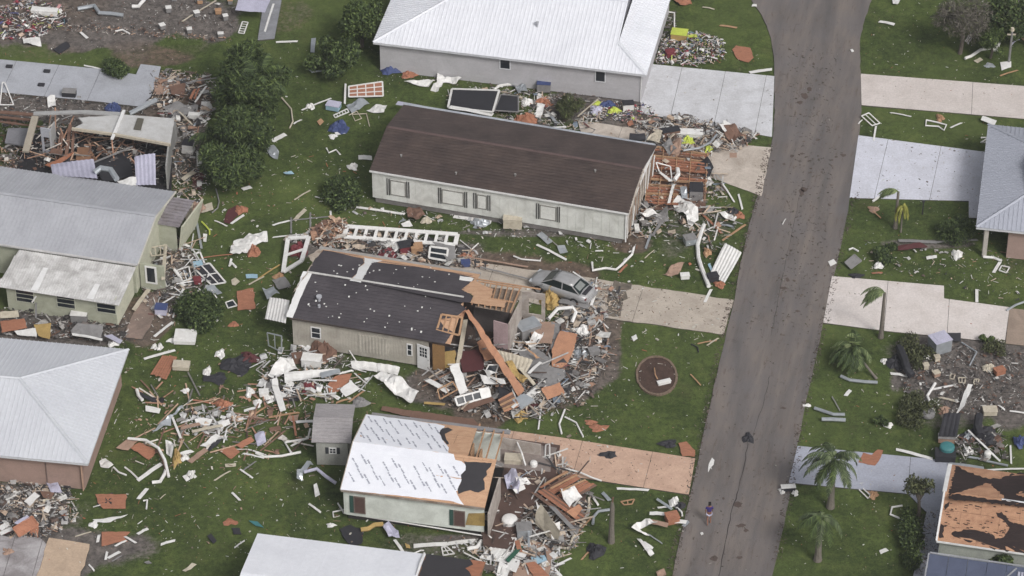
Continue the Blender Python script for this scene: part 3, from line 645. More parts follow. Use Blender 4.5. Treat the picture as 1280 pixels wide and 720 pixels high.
def door(F, root, a, c, zb, zt, v, ang):
    """door leaf swung outwards by ang about its left jamb, with a nine-light window"""
    d = (F.u*math.cos(ang)-F.v*math.sin(ang)); nn = V3((d.y, -d.x, 0)); o = F.W(a, v, 0); Z = V3((0, 0, 1)); Lw = c-a
    mb = MB(); B = lambda x0, x1, z0, z1, t0=.05, m_=mb: m_.prism([o+d*x0+Z*z0, o+d*x1+Z*z0, o+d*x1+Z*z1, o+d*x0+Z*z1], nn*t0)
    w0, w1, z0, z1 = Lw*.2, Lw*.8, zb+(zt-zb)*.52, zt-.18
    B(0, w0, zb, zt); B(w1, Lw, zb, zt); B(w0, w1, zb, z0); B(w0, w1, z1, zt)
    for k in (1, 2): x = w0+(w1-w0)*k/3; B(x-.015, x+.015, z0, z1)
    for k in (1, 2): z = z0+(z1-z0)*k/3; B(w0, w1, z-.015, z+.015, .048)
    D = obj('door', mb, white, root); mb2 = MB(); mb2.prism([o+nn*.01+d*w0+Z*z0, o+nn*.01+d*w1+Z*z0, o+nn*.01+d*w1+Z*z1, o+nn*.01+d*w0+Z*z1], nn*.02); obj('pane', mb2, glassmat(), root, D)
    mb3 = MB(); mb3.tube([o+d*(Lw-.07)+Z*(zb+.95)+nn*.05, o+d*(Lw-.07)+Z*(zb+.95)+nn*.12], .03, 6); obj('handle', mb3, trim, root, D)
door(F8, h8, a, c, zb, zt, i-.14, math.radians(12))
# interior of the torn end: floor, partitions
ivory = plain('drywall', (182, 172, 164), .85, .7, (130, 116, 106), 1.6, .12); pink = plain('wall_pink_inside', (176, 150, 152), .8, .4)
F8e = F8.L+3.3
mb = MB(); mb.prism([F8.W(.3, .3, 0), F8.W(F8e, .3, 0), F8.W(F8e, D8-.3, 0), F8.W(.3, D8-.3, 0)], (0, 0, .3)); obj('floor', mb, plain('floor_brown', (84, 68, 60), .9, .7, (50, 42, 40), 1.5), h8)
def vwall(pxs, z_top, th, mat, root, name='partition', z0=0.05, parent=None, hole=None):
    """upright wall standing on ground pixels a->b"""
    a, b = P(*pxs[0], z0), P(*pxs[1], z0); d = (b-a).normalized(); s = V3((-d.y, d.x, 0)); L = (b-a).length; Z = V3((0, 0, 1)); mb = MB()
    if hole:
        x0, x1, h0, h1 = hole[0]*L, hole[1]*L, hole[2]*z_top, hole[3]*z_top
        for (p, q, r, t) in ((0, x0, 0, z_top), (x1, L, 0, z_top), (x0, x1, 0, h0), (x0, x1, h1, z_top)): 
            if q-p > .01 and t-r > .01: mb.prism([a+d*p+Z*r, a+d*q+Z*r, a+d*q+Z*t, a+d*p+Z*t], s*th)
    else: mb.prism([a, b, b+Z*(z_top*.96), a+Z*z_top], s*th)
    return obj(name, mb, mat, root, parent)
vwall(((617, 437), (637, 441)), 2.5, .1, pink, h8); vwall(((637, 441), (652, 408)), 2.5, .1, ivory, h8)
vwall(((652, 400), (681, 404)), 2.5, .1, ivory, h8, hole=(.3, .85, .25, .8)); vwall(((592, 415), (636, 421)), 2.4, .1, plain('drywall_dark', (92, 84, 84), .9, .6), h8)
vwall(((541, 462), (556, 464)), 2.2, .1, plain('panel_ochre', (150, 112, 62), .8, .5), h8)
# stripped sheathing and bare rafters over the torn end
zz = 2.95
shp = [(577, 365), (583, 360), (588, 353), (594, 350), (603, 357), (617, 362), (613, 373), (633, 376), (630, 385), (618, 383), (604, 381), (590, 379), (584, 378), (592, 371), (586, 367)]
S8 = Slope(n8.at(F8.inv(577, 378, 3.5)[0], ls8, -.08), F8.u, F8.v*3.8-V3((0, 0, .75)))
R8b = plane_part('sheathing', S8, [S8.pix(x, y) for x, y in shp], .02, ply, h8, None, h=.02, jagged=.07, step=.25)
S8n = Slope(n8.at(F8.inv(577, 378, 3.5)[0], 0, -.08), F8.u, F8.v*3.8+V3((0, 0, .95)))
raf = [(600, 353, 590, 379), (607, 352.5, 598, 381), (614, 353, 606, 382), (621, 354, 613, 383.5), (628, 355, 620, 385), (635, 356.5, 627, 386), (642, 358, 633, 388), (650, 360, 638, 389)]
for x0, y0, x1, y1 in raf:
    mb = MB(); mb.beam(S8.at(*S8.pix(x0, y0), -.06), S8.at(*S8.pix(x1, y1), -.06), .07, .14); obj('rafter', mb, stud, h8)
for x0, y0, x1, y1 in ((598, 352, 652, 360.5), (611, 373, 641, 378), (596, 349, 676, 362)):
    mb = MB(); mb.beam(S8.at(*S8.pix(x0, y0), .02), S8.at(*S8.pix(x1, y1), .02), .1, .06); obj('batten', mb, stud, h8)
plane_part('ceiling_board', S8, [S8.pix(x, y) for x, y in ((602, 354), (652, 361), (640, 388), (594, 380))], .03, plain('ceiling_dust', (150, 134, 118), .9, .8, (100, 84, 72), 3), h8, None, h=-.22)
# --------- house with white underlayment roof, bottom
F9 = Frame((426, 612), (606, 635), 2.7); D9 = F9.inv(454, 518, 2.7)[1]; rh9 = .85
h9 = thing('gable_house', F9.W(F9.L/2, D9/2, 0), 'small house with white printed roof underlayment half stripped to plywood', 'house')
m9 = plain('siding_palegreen', (206, 211, 203), .75, .5, (140, 144, 134), .9, .06)
lap_wall(F9.W(i, i, 0), F9.W(F9.L-.1, i, 0), .45, 2.65, -F9.v, m9, h9, 'wall', row=.17)
gable_wall(F9, i-.12, i, D9-i, .45, 2.65, rh9-.08, .12, m9, h9)
lap_wall(F9.W(F9.L-.4, D9-i, 0), F9.W(i, D9-i, 0), .45, 2.65, F9.v, m9, h9, 'wall', row=.17)
mb = MB(); mb.prism([F9.W(i+.1, i+.15, 0), F9.W(F9.L, i+.15, 0), F9.W(F9.L, D9-i, 0), F9.W(i+.1, D9-i, 0)], (0, 0, .45)); obj('foundation', mb, plain('crawl_dark', (60, 58, 56), .9, .5), h9)
n9, f9, ls9, R9 = gable_roof(F9, D9, rh9, ply, h9, core=stud2)
mb = MB(); e1 = f9.pix(594, 541)[0]; e2 = f9.pix(583, 575)[0]
mb.prism([n9.at(0, 0, -.05), n9.at(F9.L, 0, -.05), n9.at(F9.L, ls9, -.05), n9.at(0, ls9, -.05)], n9.n*.045); mb.prism([f9.at(e1, 0, -.05), f9.at(F9.L, 0, -.05), f9.at(F9.L, ls9, -.05), f9.at(e2, ls9, -.05)], f9.n*.045)
bpy.data.objects.remove(R9); R9 = obj('roof', mb, stud2, h9)
for k in range(4):
    u_ = e1-.5-.62*k; mb = MB(); mb.beam(f9.at(u_, -.1, -.05), f9.at(u_-.2, ls9, -.05), .08, .14)
    if u_ > 0: obj('rafter', mb, stud, h9, R9)
# underlayment with rows of faded printed lettering-like marks
under = plain('underlay_white', (226, 228, 236), .55, .35, (196, 198, 210), 1.1, .03); ink = plain('underlay_ink', (134, 138, 156), .6, .4, (190, 192, 202), 3)
er = F9.inv(590, 600, 3.2)[0]
nu = [n9.pix(x, y) for x, y in ((426, 612), (565, 627), (580, 631), (574, 625), (567, 618), (573, 606), (576, 597), (582, 585), (578, 580), (566, 577), (563, 572))]
FL = F9.L
sheets('plywood_panel', n9, [(0, 0), (FL, 0), (FL+.05, ls9), (0, ls9)], 2.42, 1.2, .012, ply, h9, R9, h=.0)
FE = [f9.pix(594, 541), f9.pix(583, 575)]
sheets('plywood_panel', f9, [(FE[0][0], 0), (FL, 0), (FL, ls9), (FE[1][0], ls9)], 2.42, 1.2, .012, ply, h9, R9, h=.0)
un_near = [(-.02, -.02)]+[n9.pix(x, y) for x, y in ((566, 627), (580, 631.5), (575, 625), (571, 617), (573, 609), (577, 601), (576, 594), (582, 588), (583, 582), (577, 577), (569, 575))]+[(n9.pix(566, 572)[0], ls9), (-.02, ls9)]
un_far = [f9.pix(x, y) for x, y in ((440, 565), (454, 518), (500, 524), (545, 530), (556, 533), (553, 538), (549, 542), (553, 548), (555, 553), (561, 560), (560, 566), (562, 574))]
un_far = [(FL+.02, ls9)]+[(FL+.02, -.02)]+un_far[2:]
un_far[-1] = (un_far[-1][0], ls9)
def courses(S_, poly, hrow=1.02):
    y = min(p[1] for p in poly); y1 = max(p[1] for p in poly); U = None; k = 0
    while y < y1-.05:
        r = cliprect(poly, -99, 99, y, y+hrow+.1)
        if len(r) > 2:
            pts = jag([S_.at(a, b, .014+.012*max(0, 1-(b-y)/hrow)+random.uniform(0, .002)) for a, b in r], .03, .35); mb = MB(); mb.prism(pts, S_.n*.005); o = obj('underlayment', mb, under, h9, R9); U = U or o
        y += hrow
    return U
U1 = courses(n9, un_near); U2 = courses(f9, un_far)
def marks(S_, poly, uwdir, U):
    """rows of small slanting printed dashes on the sheet (flat print)"""
    mb = MB(); r = random.Random(2); x0 = min(p[0] for p in poly); x1 = max(p[0] for p in poly); y1 = max(p[1] for p in poly)
    dx, dy = uwdir; n = math.hypot(dx, dy); dx /= n; dy /= n; s = .0
    x = x0+.25; row = 0
    while x < x1-.2:
        y = .25+(.35 if row % 2 else 0)
        while y < y1-.3:
            L = .86; k = 12
            if inside((x, y), poly) and inside((x+dx*L, y+dy*L), poly) and r.random() > .06:
                for q in range(k):
                    if q in (5,) : continue
                    cx = x+dx*L*q/k; cy = y+dy*L*q/k; hh = r.choice([.07, .13, .1, .15]); ww = .03
                    a = S_.at(cx, cy, .0345); du = (S_.u*dx+S_.w*dy)*ww; dv = (S_.u*(-dy)+S_.w*dx)*hh*.5
                    mb.add([a-du-dv, a+du-dv*.6, a+du+dv, a-du+dv*.7], [(0, 1, 2, 3)])
            y += 1.12
        x += .5; row += 1
    o = obj('print', mb, ink, h9, U)
    o['kind'] = 'stuff'
def along(S_, x0, y0, x1, y1): a = S_.pix(x0, y0); b = S_.pix(x1, y1); return (b[0]-a[0], b[1]-a[1])
marks(n9, un_near, along(n9, 455, 583, 463, 597), U1); marks(f9, [p for p in un_far], along(f9, 466, 542, 476, 558), U2)
F9p = [n9.pix(x, y) for x, y in ((580, 577), (615, 579), (613, 584), (608, 589), (609, 594), (604, 599), (606, 612), (598, 616), (588, 613), (580, 615), (573, 618), (572, 612), (577, 600), (576, 594), (582, 588))]
plane_part('felt', n9, F9p, .006, felt, h9, R9, h=.030, jagged=.06, step=.25)
plane_part('felt', f9, [f9.pix(x, y) for x, y in ((553, 536), (560, 535), (566, 538), (560, 541), (556, 543), (561, 556), (558, 556), (552, 548), (549, 542))], .006, felt, h9, R9, h=.034, jagged=.05, step=.25)
mb = MB(); mb.beam(F9.W(0, -.03, 2.64), F9.W(FL, -.03, 2.64), .04, .14); obj('fascia', mb, plain('fascia_woodbrown', (128, 112, 98), .8, .6, (190, 186, 178)), h9, R9)
mb = MB(); mb.beam(F9.W(-.03, 0, 2.68), F9.W(-.03, D9/2, 2.68+rh9), .05, .14); mb.beam(F9.W(-.03, D9, 2.68), F9.W(-.03, D9/2, 2.68+rh9), .05, .14); obj('rake_trim', mb, plain('rake_beige', (178, 166, 150), .8, .5), h9, R9)
mb = MB(); mb.beam(F9.W(.3, D9+.2, 2.6), F9.W(FL*1.02, D9+.2, 2.55), .34, .1); obj('gutter', mb, plain('gutter_dull', (140, 138, 140), .7, .5), h9)
grn = plain('shutter_green', (52, 86, 78), .7, .3); brn = plain('board_brownred', (96, 72, 66), .8, .4)
for x0, x1, y0, y1 in ((442, 456.5, 619.5, 641), (567, 581.5, 637, 657)):
    a, zt = F9.wall_uz(x0, y0, i); c, _ = F9.wall_uz(x1, y0, i); _, zb = F9.wall_uz((x0+x1)/2, y1, i); window(F9, h9, a, c, zb, zt, plain('trim_taupe', (120, 104, 96), .8), i-.03, brn, shutter=grn, sides=(1, 0), sh_w=.24)
a, zt = F9.wall_uz(582, 642, i); c, _ = F9.wall_uz(606, 643, i)
mb = MB(); mb.prism([F9.W(a, i-.06, .9), F9.W(c, i-.06, 1.0), F9.W(c, i-.06, 2.1), F9.W(a+.2, i-.06, 1.9)], F9.v*.02); obj('torn_panel', mb, plain('insulation_ochre', (168, 140, 70), .9, .7, (110, 84, 50)), h9)
# right of it: floor and low walls with no roof left
tilef = plain('floor_taupe', (140, 128, 122), .8, .6, (104, 92, 88), 1.2); bfloor = plain('floor_darkbrown', (92, 70, 62), .8, .6, (60, 48, 44))
mb = MB(); mb.prism(pl([(592, 545), (700, 560), (694, 590), (700, 612), (655, 640), (640, 690), (604, 684), (600, 640)], .2), (0, 0, .25)); obj('floor', mb, bfloor, h9)
mb = MB(); mb.prism(jag(pl([(594, 545), (696, 560), (688, 590), (600, 583)], .46), .08, .5), (0, 0, .02)); obj('floor', mb, tilef, h9)
vwall(((589, 592), (601, 553)), 1.7, .1, stud, h9, 'stud_wall'); vwall(((598, 598), (610, 556)), 1.3, .1, stud, h9, 'stud_wall')
vwall(((594, 556), (676, 570)), 1.0, .09, ivory, h9, 'low_wall', z0=.45); vwall(((612, 676), (626, 629)), 2.3, .12, ivory, h9, 'end_wall')
# --------- right edge bottom: plywood roof
F11 = Frame((1171, 676), (1281, 692), 2.7); F11.L = 13.0; D11 = F11.inv(1192, 581, 2.7)[1]; rh11 = .9
h11 = thing('gable_house', F11.W(6, D11/2, 0), 'house stripped to orange plywood with dark shingle patches, lower right corner', 'house')
m11 = plain('wall_greenwhite', (168, 172, 164), .8, .4)
lap_wall(F11.W(.25, .3, 0), F11.W(F11.L-.3, .3, 0), 0, 2.65, -F11.v, m11, h11, row=.2)
gable_wall(F11, .15, .3, D11-.3, 0, 2.65, rh11-.08, .12, m11, h11); gable_wall(F11, F11.L-.4, .3, D11-.3, 0, 2.65, rh11-.08, .12, m11, h11)
n11, f11, ls11, R11 = gable_roof(F11, D11, rh11, ply, h11, core=stud2)
ply2 = plain('plywood_weathered', (190, 142, 106), .85, .8, (150, 104, 76), 1.3, .16, stretch=(1, 2, 1))
sheets('plywood_panel', n11, [(0, 0), (F11.L, 0), (F11.L, ls11), (0, ls11)], 2.42, 1.2, .012, ply2, h11, R11)
sheets('plywood_panel', f11, [(0, 0), (F11.L, 0), (F11.L, ls11), (0, ls11)], 2.42, 1.2, .012, ply2, h11, R11)
def patch(S_, px, name='shingle_patch', h=.015, mat=sh11, jg=.11, root=h11, par=R11, th=.02): plane_part(name, S_, [S_.pix(x, y) for x, y in px], th, mat, root, par, h=h, jagged=jg, step=.16)
patch(f11, [(1194, 583), (1206, 588), (1218, 594), (1235, 599), (1252, 599), (1262, 594), (1272, 592), (1290, 594), (1290, 632), (1252, 626), (1255, 621), (1247, 614), (1242, 610), (1240, 605), (1232, 604), (1218, 610), (1206, 613), (1195, 616), (1186, 620)])
patch(f11, [(1185, 621), (1196, 618), (1225, 623), (1290, 633), (1290, 635), (1186, 624)], h=.04)
patch(n11, [(1245, 641), (1252, 640), (1258, 645), (1262, 652), (1268, 655), (1290, 657), (1290, 693), (1240, 686), (1232, 681), (1222, 678), (1206, 676), (1196, 672), (1189, 668), (1194, 664), (1212, 662), (1230, 665), (1240, 668), (1244, 674), (1256, 670), (1260, 664), (1262, 660), (1256, 652), (1247, 646)])
patch(n11, [(1176, 655), (1181, 658), (1178, 667), (1180, 672), (1174, 673)], jg=.05); patch(n11, [(1181, 631), (1187, 627), (1186, 633), (1180, 640)], jg=.05)
patch(f11, [(1270, 618), (1276, 615), (1290, 614), (1290, 623), (1278, 622)], h=.036, mat=ply2, name='plywood_panel', th=.01)
mb = MB(); mb.beam(n11.at(-.02, 0, -.02), n11.at(-.02, ls11, -.02), .12, .14); mb.beam(f11.at(F11.L+.02, 0, -.02), f11.at(F11.L+.02, ls11, -.02), .26, .14); obj('rake_trim', mb, white, h11, R11)
mb = MB(); mb.beam(F11.W(-.02, -.03, 2.66), F11.W(F11.L, -.03, 2.66), .05, .12); obj('fascia', mb, white, h11, R11)
mb = MB(); mb.beam(n11.at(n11.pix(1252, 626)[0], ls11-.03, .06), n11.at(F11.L, ls11-.03, .06), .16, .03); obj('ridge_flashing', mb, whitem, h11, R11)
rndm = random.Random(9); mb = MB()
for k in range(90):
    u_, w_ = rndm.uniform(.3, 6.5), rndm.uniform(1.0, ls11-.3); c = n11.at(u_, w_, .028); mb.box(c, n11.u*rndm.uniform(.04, .14), n11.w*rndm.uniform(.015, .035), n11.n*.008)
o = obj('shingle_scraps', mb, sh11, h11, R11); o['kind'] = 'stuff'
# screened porch roof in front
pm = plain('porch_blue', (84, 92, 116), .55, .45, (60, 66, 86), 1.1, .06)
ph = thing('porch_roof', F11.W(5, -2, 0), 'slate blue porch roof with pale battens in front of the plywood roofed house', 'porch')
S11 = Slope(F11.W(-.3, -4.4, 2.15), F11.u, F11.v*3.7+V3((0, 0, .3)))
x = 0
while x < 13: 
    mb = MB(); mb.prism([S11.at(x+.01, 0, 0), S11.at(x+1.19, 0, 0), S11.at(x+1.19, 3.4, 0), S11.at(x+.01, 3.4, 0)], S11.n*.04); mb.prism([S11.at(x+.01, 0, .04), S11.at(x+.05, 0, .04), S11.at(x+.05, 3.4, .04), S11.at(x+.01, 3.4, .04)], S11.n*.04); obj('roof_panel', mb, pm, ph); x += 1.2
for a, b in (((0, 3.45), (13, 3.45)), ((-.05, 0), (-.05, 3.4)), ((3.6, 0.2), (5.4, 3.2)), ((3.9, .0), (5.0, 2.2))):
    mb = MB(); mb.beam(S11.at(*a, .1), S11.at(*b, .1), .12 if a[1] > 3 else .09, .05); obj('batten', mb, plain('batten_dull', (156, 158, 164), .6, .5), ph)
mb = MB()
for k in range(7): mb.box(S11.at(5.6+k*.2, 2.3, .1), S11.u*.07, S11.w*.62, S11.n*.02)
obj('louvre', mb, plain('louvre_lilac', (176, 178, 194), .6, .3), ph)
for u_ in (0.1, 4, 8, 12): mb = MB(); mb.beam(S11.at(u_, .1, -2.2), S11.at(u_, .1, 0), .1, .1); obj('post', mb, white, ph)
# --------- bottom centre: white roof
q = Frame((322, 667), (533, 693), 2.75); F12 = Frame.__new__(Frame); F12.z = 2.75; F12.L = 14.5; F12.u = q.u; F12.v = q.v; D12 = 8.5; F12.o = q.o-q.v*D12
h12 = thing('gable_house', F12.W(6, 4, 0), 'white flat looking metal roof with black felt end at the bottom edge', 'house')
m12 = plain('wall_pale', (180, 178, 174), .8, .4)
lap_wall(F12.W(F12.L-.3, D12-.3, 0), F12.W(.3, D12-.3, 0), 0, 2.7, F12.v, m12, h12, row=.2); lap_wall(F12.W(.3, .3, 0), F12.W(F12.L-.3, .3, 0), 0, 2.7, -F12.v, m12, h12, row=.2)
gable_wall(F12, .2, .3, D12-.3, 0, 2.7, .5, .1, m12, h12); gable_wall(F12, F12.L-.4, .3, D12-.3, 0, 2.7, .5, .1, m12, h12)
n12, f12, ls12, R12 = gable_roof(F12, D12, .62, steel, h12, core=stud2)
ew = (F12.inv(532, 694, 2.75)[0]); metal_face(f12, [(F12.L-ew, 0), (F12.L, 0), (F12.L, ls12), (F12.L-ew+.1, ls12)], steel, h12, R12, w=1.2, ribs=1, rh=.012); metal_face(n12, [(0, 0), (ew, 0), (ew, ls12), (0, ls12)], steel, h12, R12, w=1.2, ribs=1, rh=.012)
plane_part('felt', f12, [(.5, 0), (F12.L-ew-.02, 0), (F12.L-ew-.02, ls12), (.3, ls12)], .02, felt, h12, R12, h=.0, jagged=.05)
plane_part('plywood_edge', f12, [(0, .1), (1.0, .0), (.7, .5), (1.1, 1.0), (.6, 1.7), (1.0, 2.4), (.1, 3.0)], .014, plyo, h12, R12, h=.024, jagged=.08)
mb = MB(); a = f12.at(F12.L-ew+.1, -.02, .06); b = f12.at(F12.L-ew+.1, 2.4, .06); mb.tube([a, (a+b)/2+f12.n*.15, b], .07, 6); obj('edge_trim', mb, white, h12, R12)
# --------- grey metal house, left
F4 = Frame((0, 305), (172, 330.5), 2.8); D4 = F4.inv(207, 238, 2.8)[1]; rh4 = 1.0; e0 = F4.o-F4.u*5; F4.o = e0; F4.L += 5
h4 = thing('gable_house', F4.W(F4.L/2, D4/2, 0), 'grey ribbed metal roofed house with sage green walls and weathered lean-to roof', 'house')
sage = plain('siding_sage', (166, 168, 148), .8, .45, (116, 120, 98), 1, .06); sagel = plain('siding_palegreenyellow', (190, 190, 168), .8, .4)
gable_wall(F4, F4.L-.45, .3, D4-.3, 0, 2.75, rh4-.1, .12, sagel, h4)
lap_wall(F4.W(.3, .3, 0), F4.W(F4.L-.34, .3, 0), 0, 2.75, -F4.v, sage, h4, row=.2); lap_wall(F4.W(F4.L-.5, D4-.3, 0), F4.W(.3, D4-.3, 0), 0, 2.75, F4.v, sage, h4, row=.2)
n4, f4, ls4, R4 = gable_roof(F4, D4, rh4, greym, h4)
metal_face(n4, [(0, 0), (F4.L, 0), (F4.L, ls4), (0, ls4)], greym, h4, R4, w=.92); metal_face(f4, [(0, 0), (F4.L, 0), (F4.L, ls4), (0, ls4)], greym, h4, R4, w=.92)
mb = MB(); a, b = n4.at(.05, ls4, .05), n4.at(F4.L-.05, ls4, .05); mb.beam(a, b, .26, .035); obj('ridge_cap', mb, greym, h4, R4)
mb = MB(); mb.beam(n4.at(F4.L+.04, -.02, 0), n4.at(F4.L+.04, ls4, 0), .06, .14); mb.beam(f4.at(-.04, -.02, 0), f4.at(-.04, ls4, 0), .06, .14); obj('rake_trim', mb, plain('trim_cream', (206, 202, 190), .7, .4), h4, R4)
mb = MB(); mb.beam(F4.W(0, -.06, 2.78), F4.W(F4.L, -.06, 2.78), .12, .12); obj('gutter', mb, plain('gutter_offwhite', (198, 196, 196), .6, .5), h4, R4)
# lean-to
aL = F4.inv(24, 312, 2.62)[0]; aR = F4.L-.1; Sl = Slope(F4.W(aL, -3.75, 2.2), F4.u, F4.v*3.65+V3((0, 0, .42))); lw_ = aR-aL; lt = Slope(Sl.o, Sl.u, Sl.w)
LR = plane_part('lean_to_roof', Sl, [(-.05, 0), (lw_, 0), (lw_, 3.65), (0.1, 3.65)], .03, trim, h4, None, h=-.04)
metal_face(Sl, [(-.3, -.1), (lw_+.0, -.15), (lw_+.02, 3.62), (.0, 3.65)], greyw, h4, LR, w=.75, ribs=4, rh=.04, rw=.06)
for u_ in (2.1, 6.1): 
    mb = MB(); mb.prism([Sl.at(u_*1.0+.0, 0, .07), Sl.at(u_+.5, 0, .07), Sl.at(u_+.5, 2.7-u_*.2, .07), Sl.at(u_+.15, 2.7-u_*.2, .07)], Sl.n*.02); obj('patch_sheet', mb, white, h4, LR)
lap_wall(F4.W(aL+.2, -3.45, 0), F4.W(aR-.4, -3.45, 0), 0, 2.2, -F4.v, sage, h4, row=.2); lap_wall(F4.W(aR-.4, -3.45, 0), F4.W(aR-.4, .15, 0), 0, 2.3, F4.u, sagel, h4, row=.2)
for x0, x1, y0, y1 in ((19, 42, 360, 377), (70, 93, 366, 384), (120, 144, 372, 390.5)):
    a, zt = F4.wall_uz(x0, y0, -3.45); c, _ = F4.wall_uz(x1, y0, -3.45); _, zb = F4.wall_uz((x0+x1)/2, y1, -3.45); window(F4, h4, a, c, zb, zt, plain('trim_palesage', (186, 188, 170), .7), -3.48, bars=(1, 3), fw=.05)
# flat side extension with corrugated roof
e = [(190, 279), (220, 284), (231, 249), (206, 246)]; F4e = Frame(e[0], e[1], 2.25); De = F4e.inv(231, 249, 2.25)[1]
ex = MB(); sg = plain('corrugated_rusty', (146, 140, 146), .7, .7, (110, 100, 100), 1.5, .15)
x1_ = F4e.L+.3; RS = Slope(F4e.W(-.1, 0, 2.25), F4e.u, F4e.v)
er_ = plane_part('extension_roof', RS, [(0, 0), (x1_, 0), (x1_, De), (.2, De)], .03, sg, h4)
k = 9
for j in range(k): 
    y = De*(j+.2)/k; mb = MB(); mb.prism([RS.at(0.02, y, .03), RS.at(x1_+.05, y, .03), RS.at(x1_+.05, y+.2, .03), RS.at(.02, y+.2, .03)], RS.n*.07); obj('roof_rib', mb, sg, h4, er_)
lap_wall(F4e.W(-.3, .15, 0), F4e.W(F4e.L-.1, .15, 0), 0, 2.24, -F4e.v, sage, h4, row=.2); 
mb = MB(); mb.prism([F4e.W(F4e.L, .2, .2), F4e.W(F4e.L+.0, .9, 0), F4e.W(F4e.L+.2, De, .2), F4e.W(F4e.L+.7, De+.3, 2.3), F4e.W(F4e.L+.3, .2, 2.2)], F4e.u*.12); obj('leaning_wall', mb, sagel, h4)
# door bay
Fd = Frame((176, 330), (203, 334), 2.1); v0 = 0
lap_wall(Fd.W(-.1, 0, 0), Fd.W(Fd.L+.1, 0, 0), 0, 2.15, -Fd.v, sage, h4, row=.2); window(Fd, h4, .28, 1.12, .55, 2.05, white, -.03, fw=.13)
# --------- small shed
F13 = Frame((393, 553), (436, 554), 2.0); D13 = F13.inv(441, 506, 2.0)[1]
h13 = thing('garden_shed', F13.W(1, 1, 0), 'small grey roofed shed with one dark shuttered window beside the white underlayment roof', 'shed')
m13 = plain('siding_shedgrey', (168, 168, 162), .8, .4); sr = shingle('shingle_shed', (142, 138, 140), (160, 155, 156), (124, 118, 116))
lap_wall(F13.W(.08, .12, 0), F13.W(F13.L-.1, .12, 0), 0, 2.0, -F13.v, m13, h13, row=.3, vertical=True)
for u_, s_ in ((F13.L-.1, 1), (.08, -1)): mb = MB(); mb.prism([F13.W(u_, .12, 0), F13.W(u_, D13-.2, 0), F13.W(u_, D13-.2, 2.0), F13.W(u_, D13/2, 2.45), F13.W(u_, .12, 2.0)], -F13.u*s_*.06); obj('wall', mb, m13, h13)
mb = MB(); mb.prism([F13.W(.08, D13-.2, 0), F13.W(F13.L-.1, D13-.2, 0), F13.W(F13.L-.1, D13-.2, 2), F13.W(.08, D13-.2, 2)], F13.v*.06); obj('wall', mb, m13, h13)
F13.L += .35; F13.o = F13.o-F13.u*.2; n13, f13, ls13, R13 = gable_roof(F13, D13, .5, sr, h13)
shingle_rows(n13, [(0, 0), (F13.L, 0), (F13.L, ls13), (0, ls13)], sr, h13, R13); shingle_rows(f13, [(0, 0), (F13.L, 0), (F13.L, ls13), (0, ls13)], sr, h13, R13)
a, zt = F13.wall_uz(411, 559, .12); c, _ = F13.wall_uz(420.5, 559, .12); _, zb = F13.wall_uz(415, 566.5, .12); window(F13, h13, a, c, zb, zt, white, .09, bars=(2, 2), shutter=plain('shutter_slate', (62, 66, 72), .7), sh_w=.2)
# ------------------------------------------------------------ vegetation
def leafmat(name, c1, c2, c3, rough=.7):
    m, t, b = newmat(name); ri = N(t, 'ShaderNodeNewGeometry').outputs['Random Per Island']
    col = ramp(t, ri, [(0, A(c1)), (.55, A(c2)), (1, A(c3))]); n = noise(t, pos(t), 1.1, 3, .6)
    col = mix(t, 1.0, col, ramp(t, n, [(.3, (.7,)*3), (.7, (1.15,)*3)]), 'MULTIPLY')
    t.links.new(col, b.inputs['Base Color']); b.inputs['Roughness'].default_value = rough; b.inputs['Specular IOR Level'].default_value = .25
    return m
bark = plain('bark_grey', (112, 102, 92), .95, .6, (70, 62, 56), 4, .25); bark2 = plain('palm_trunk', (128, 120, 110), .95, .6, (88, 80, 74), 5, .25)
lf_dark = leafmat('leaf_dark', (38, 52, 30), (60, 77, 38), (98, 116, 56)); lf_mid = leafmat('leaf_mid', (42, 56, 28), (66, 84, 38), (104, 122, 56)); lf_olive = leafmat('leaf_olive', (50, 54, 34), (72, 78, 46), (104, 108, 66))
lf_grey = leafmat('leaf_greybrown', (74, 70, 62), (98, 92, 84), (128, 122, 112)); lf_palm = leafmat('leaf_palm', (58, 72, 40), (92, 110, 60), (140, 150, 98)); lf_yel = leafmat('leaf_yellow', (110, 112, 30), (136, 136, 40), (160, 158, 70))
lf_palm2 = leafmat('leaf_palm_dull', (50, 62, 38), (76, 92, 54), (116, 128, 86))
def np_obj(name, vs, fs, mat, root, parent=None):
    me = bpy.data.meshes.new(name); vs = np.asarray(vs, dtype=np.float32)-np.array(root.location, dtype=np.float32); fs = np.asarray(fs, dtype=np.int32)
    me.vertices.add(len(vs)); me.vertices.foreach_set('co', vs.ravel()); k = fs.shape[1]
    me.loops.add(fs.size); me.loops.foreach_set('vertex_index', fs.ravel()); me.polygons.add(len(fs))
    me.polygons.foreach_set('loop_start', np.arange(0, fs.size, k)); me.polygons.foreach_set('loop_total', np.full(len(fs), k)); me.update(); me.validate()
    me.materials.append(mat); o = bpy.data.objects.new(name, me); COL.objects.link(o); o.parent = parent or root; return o
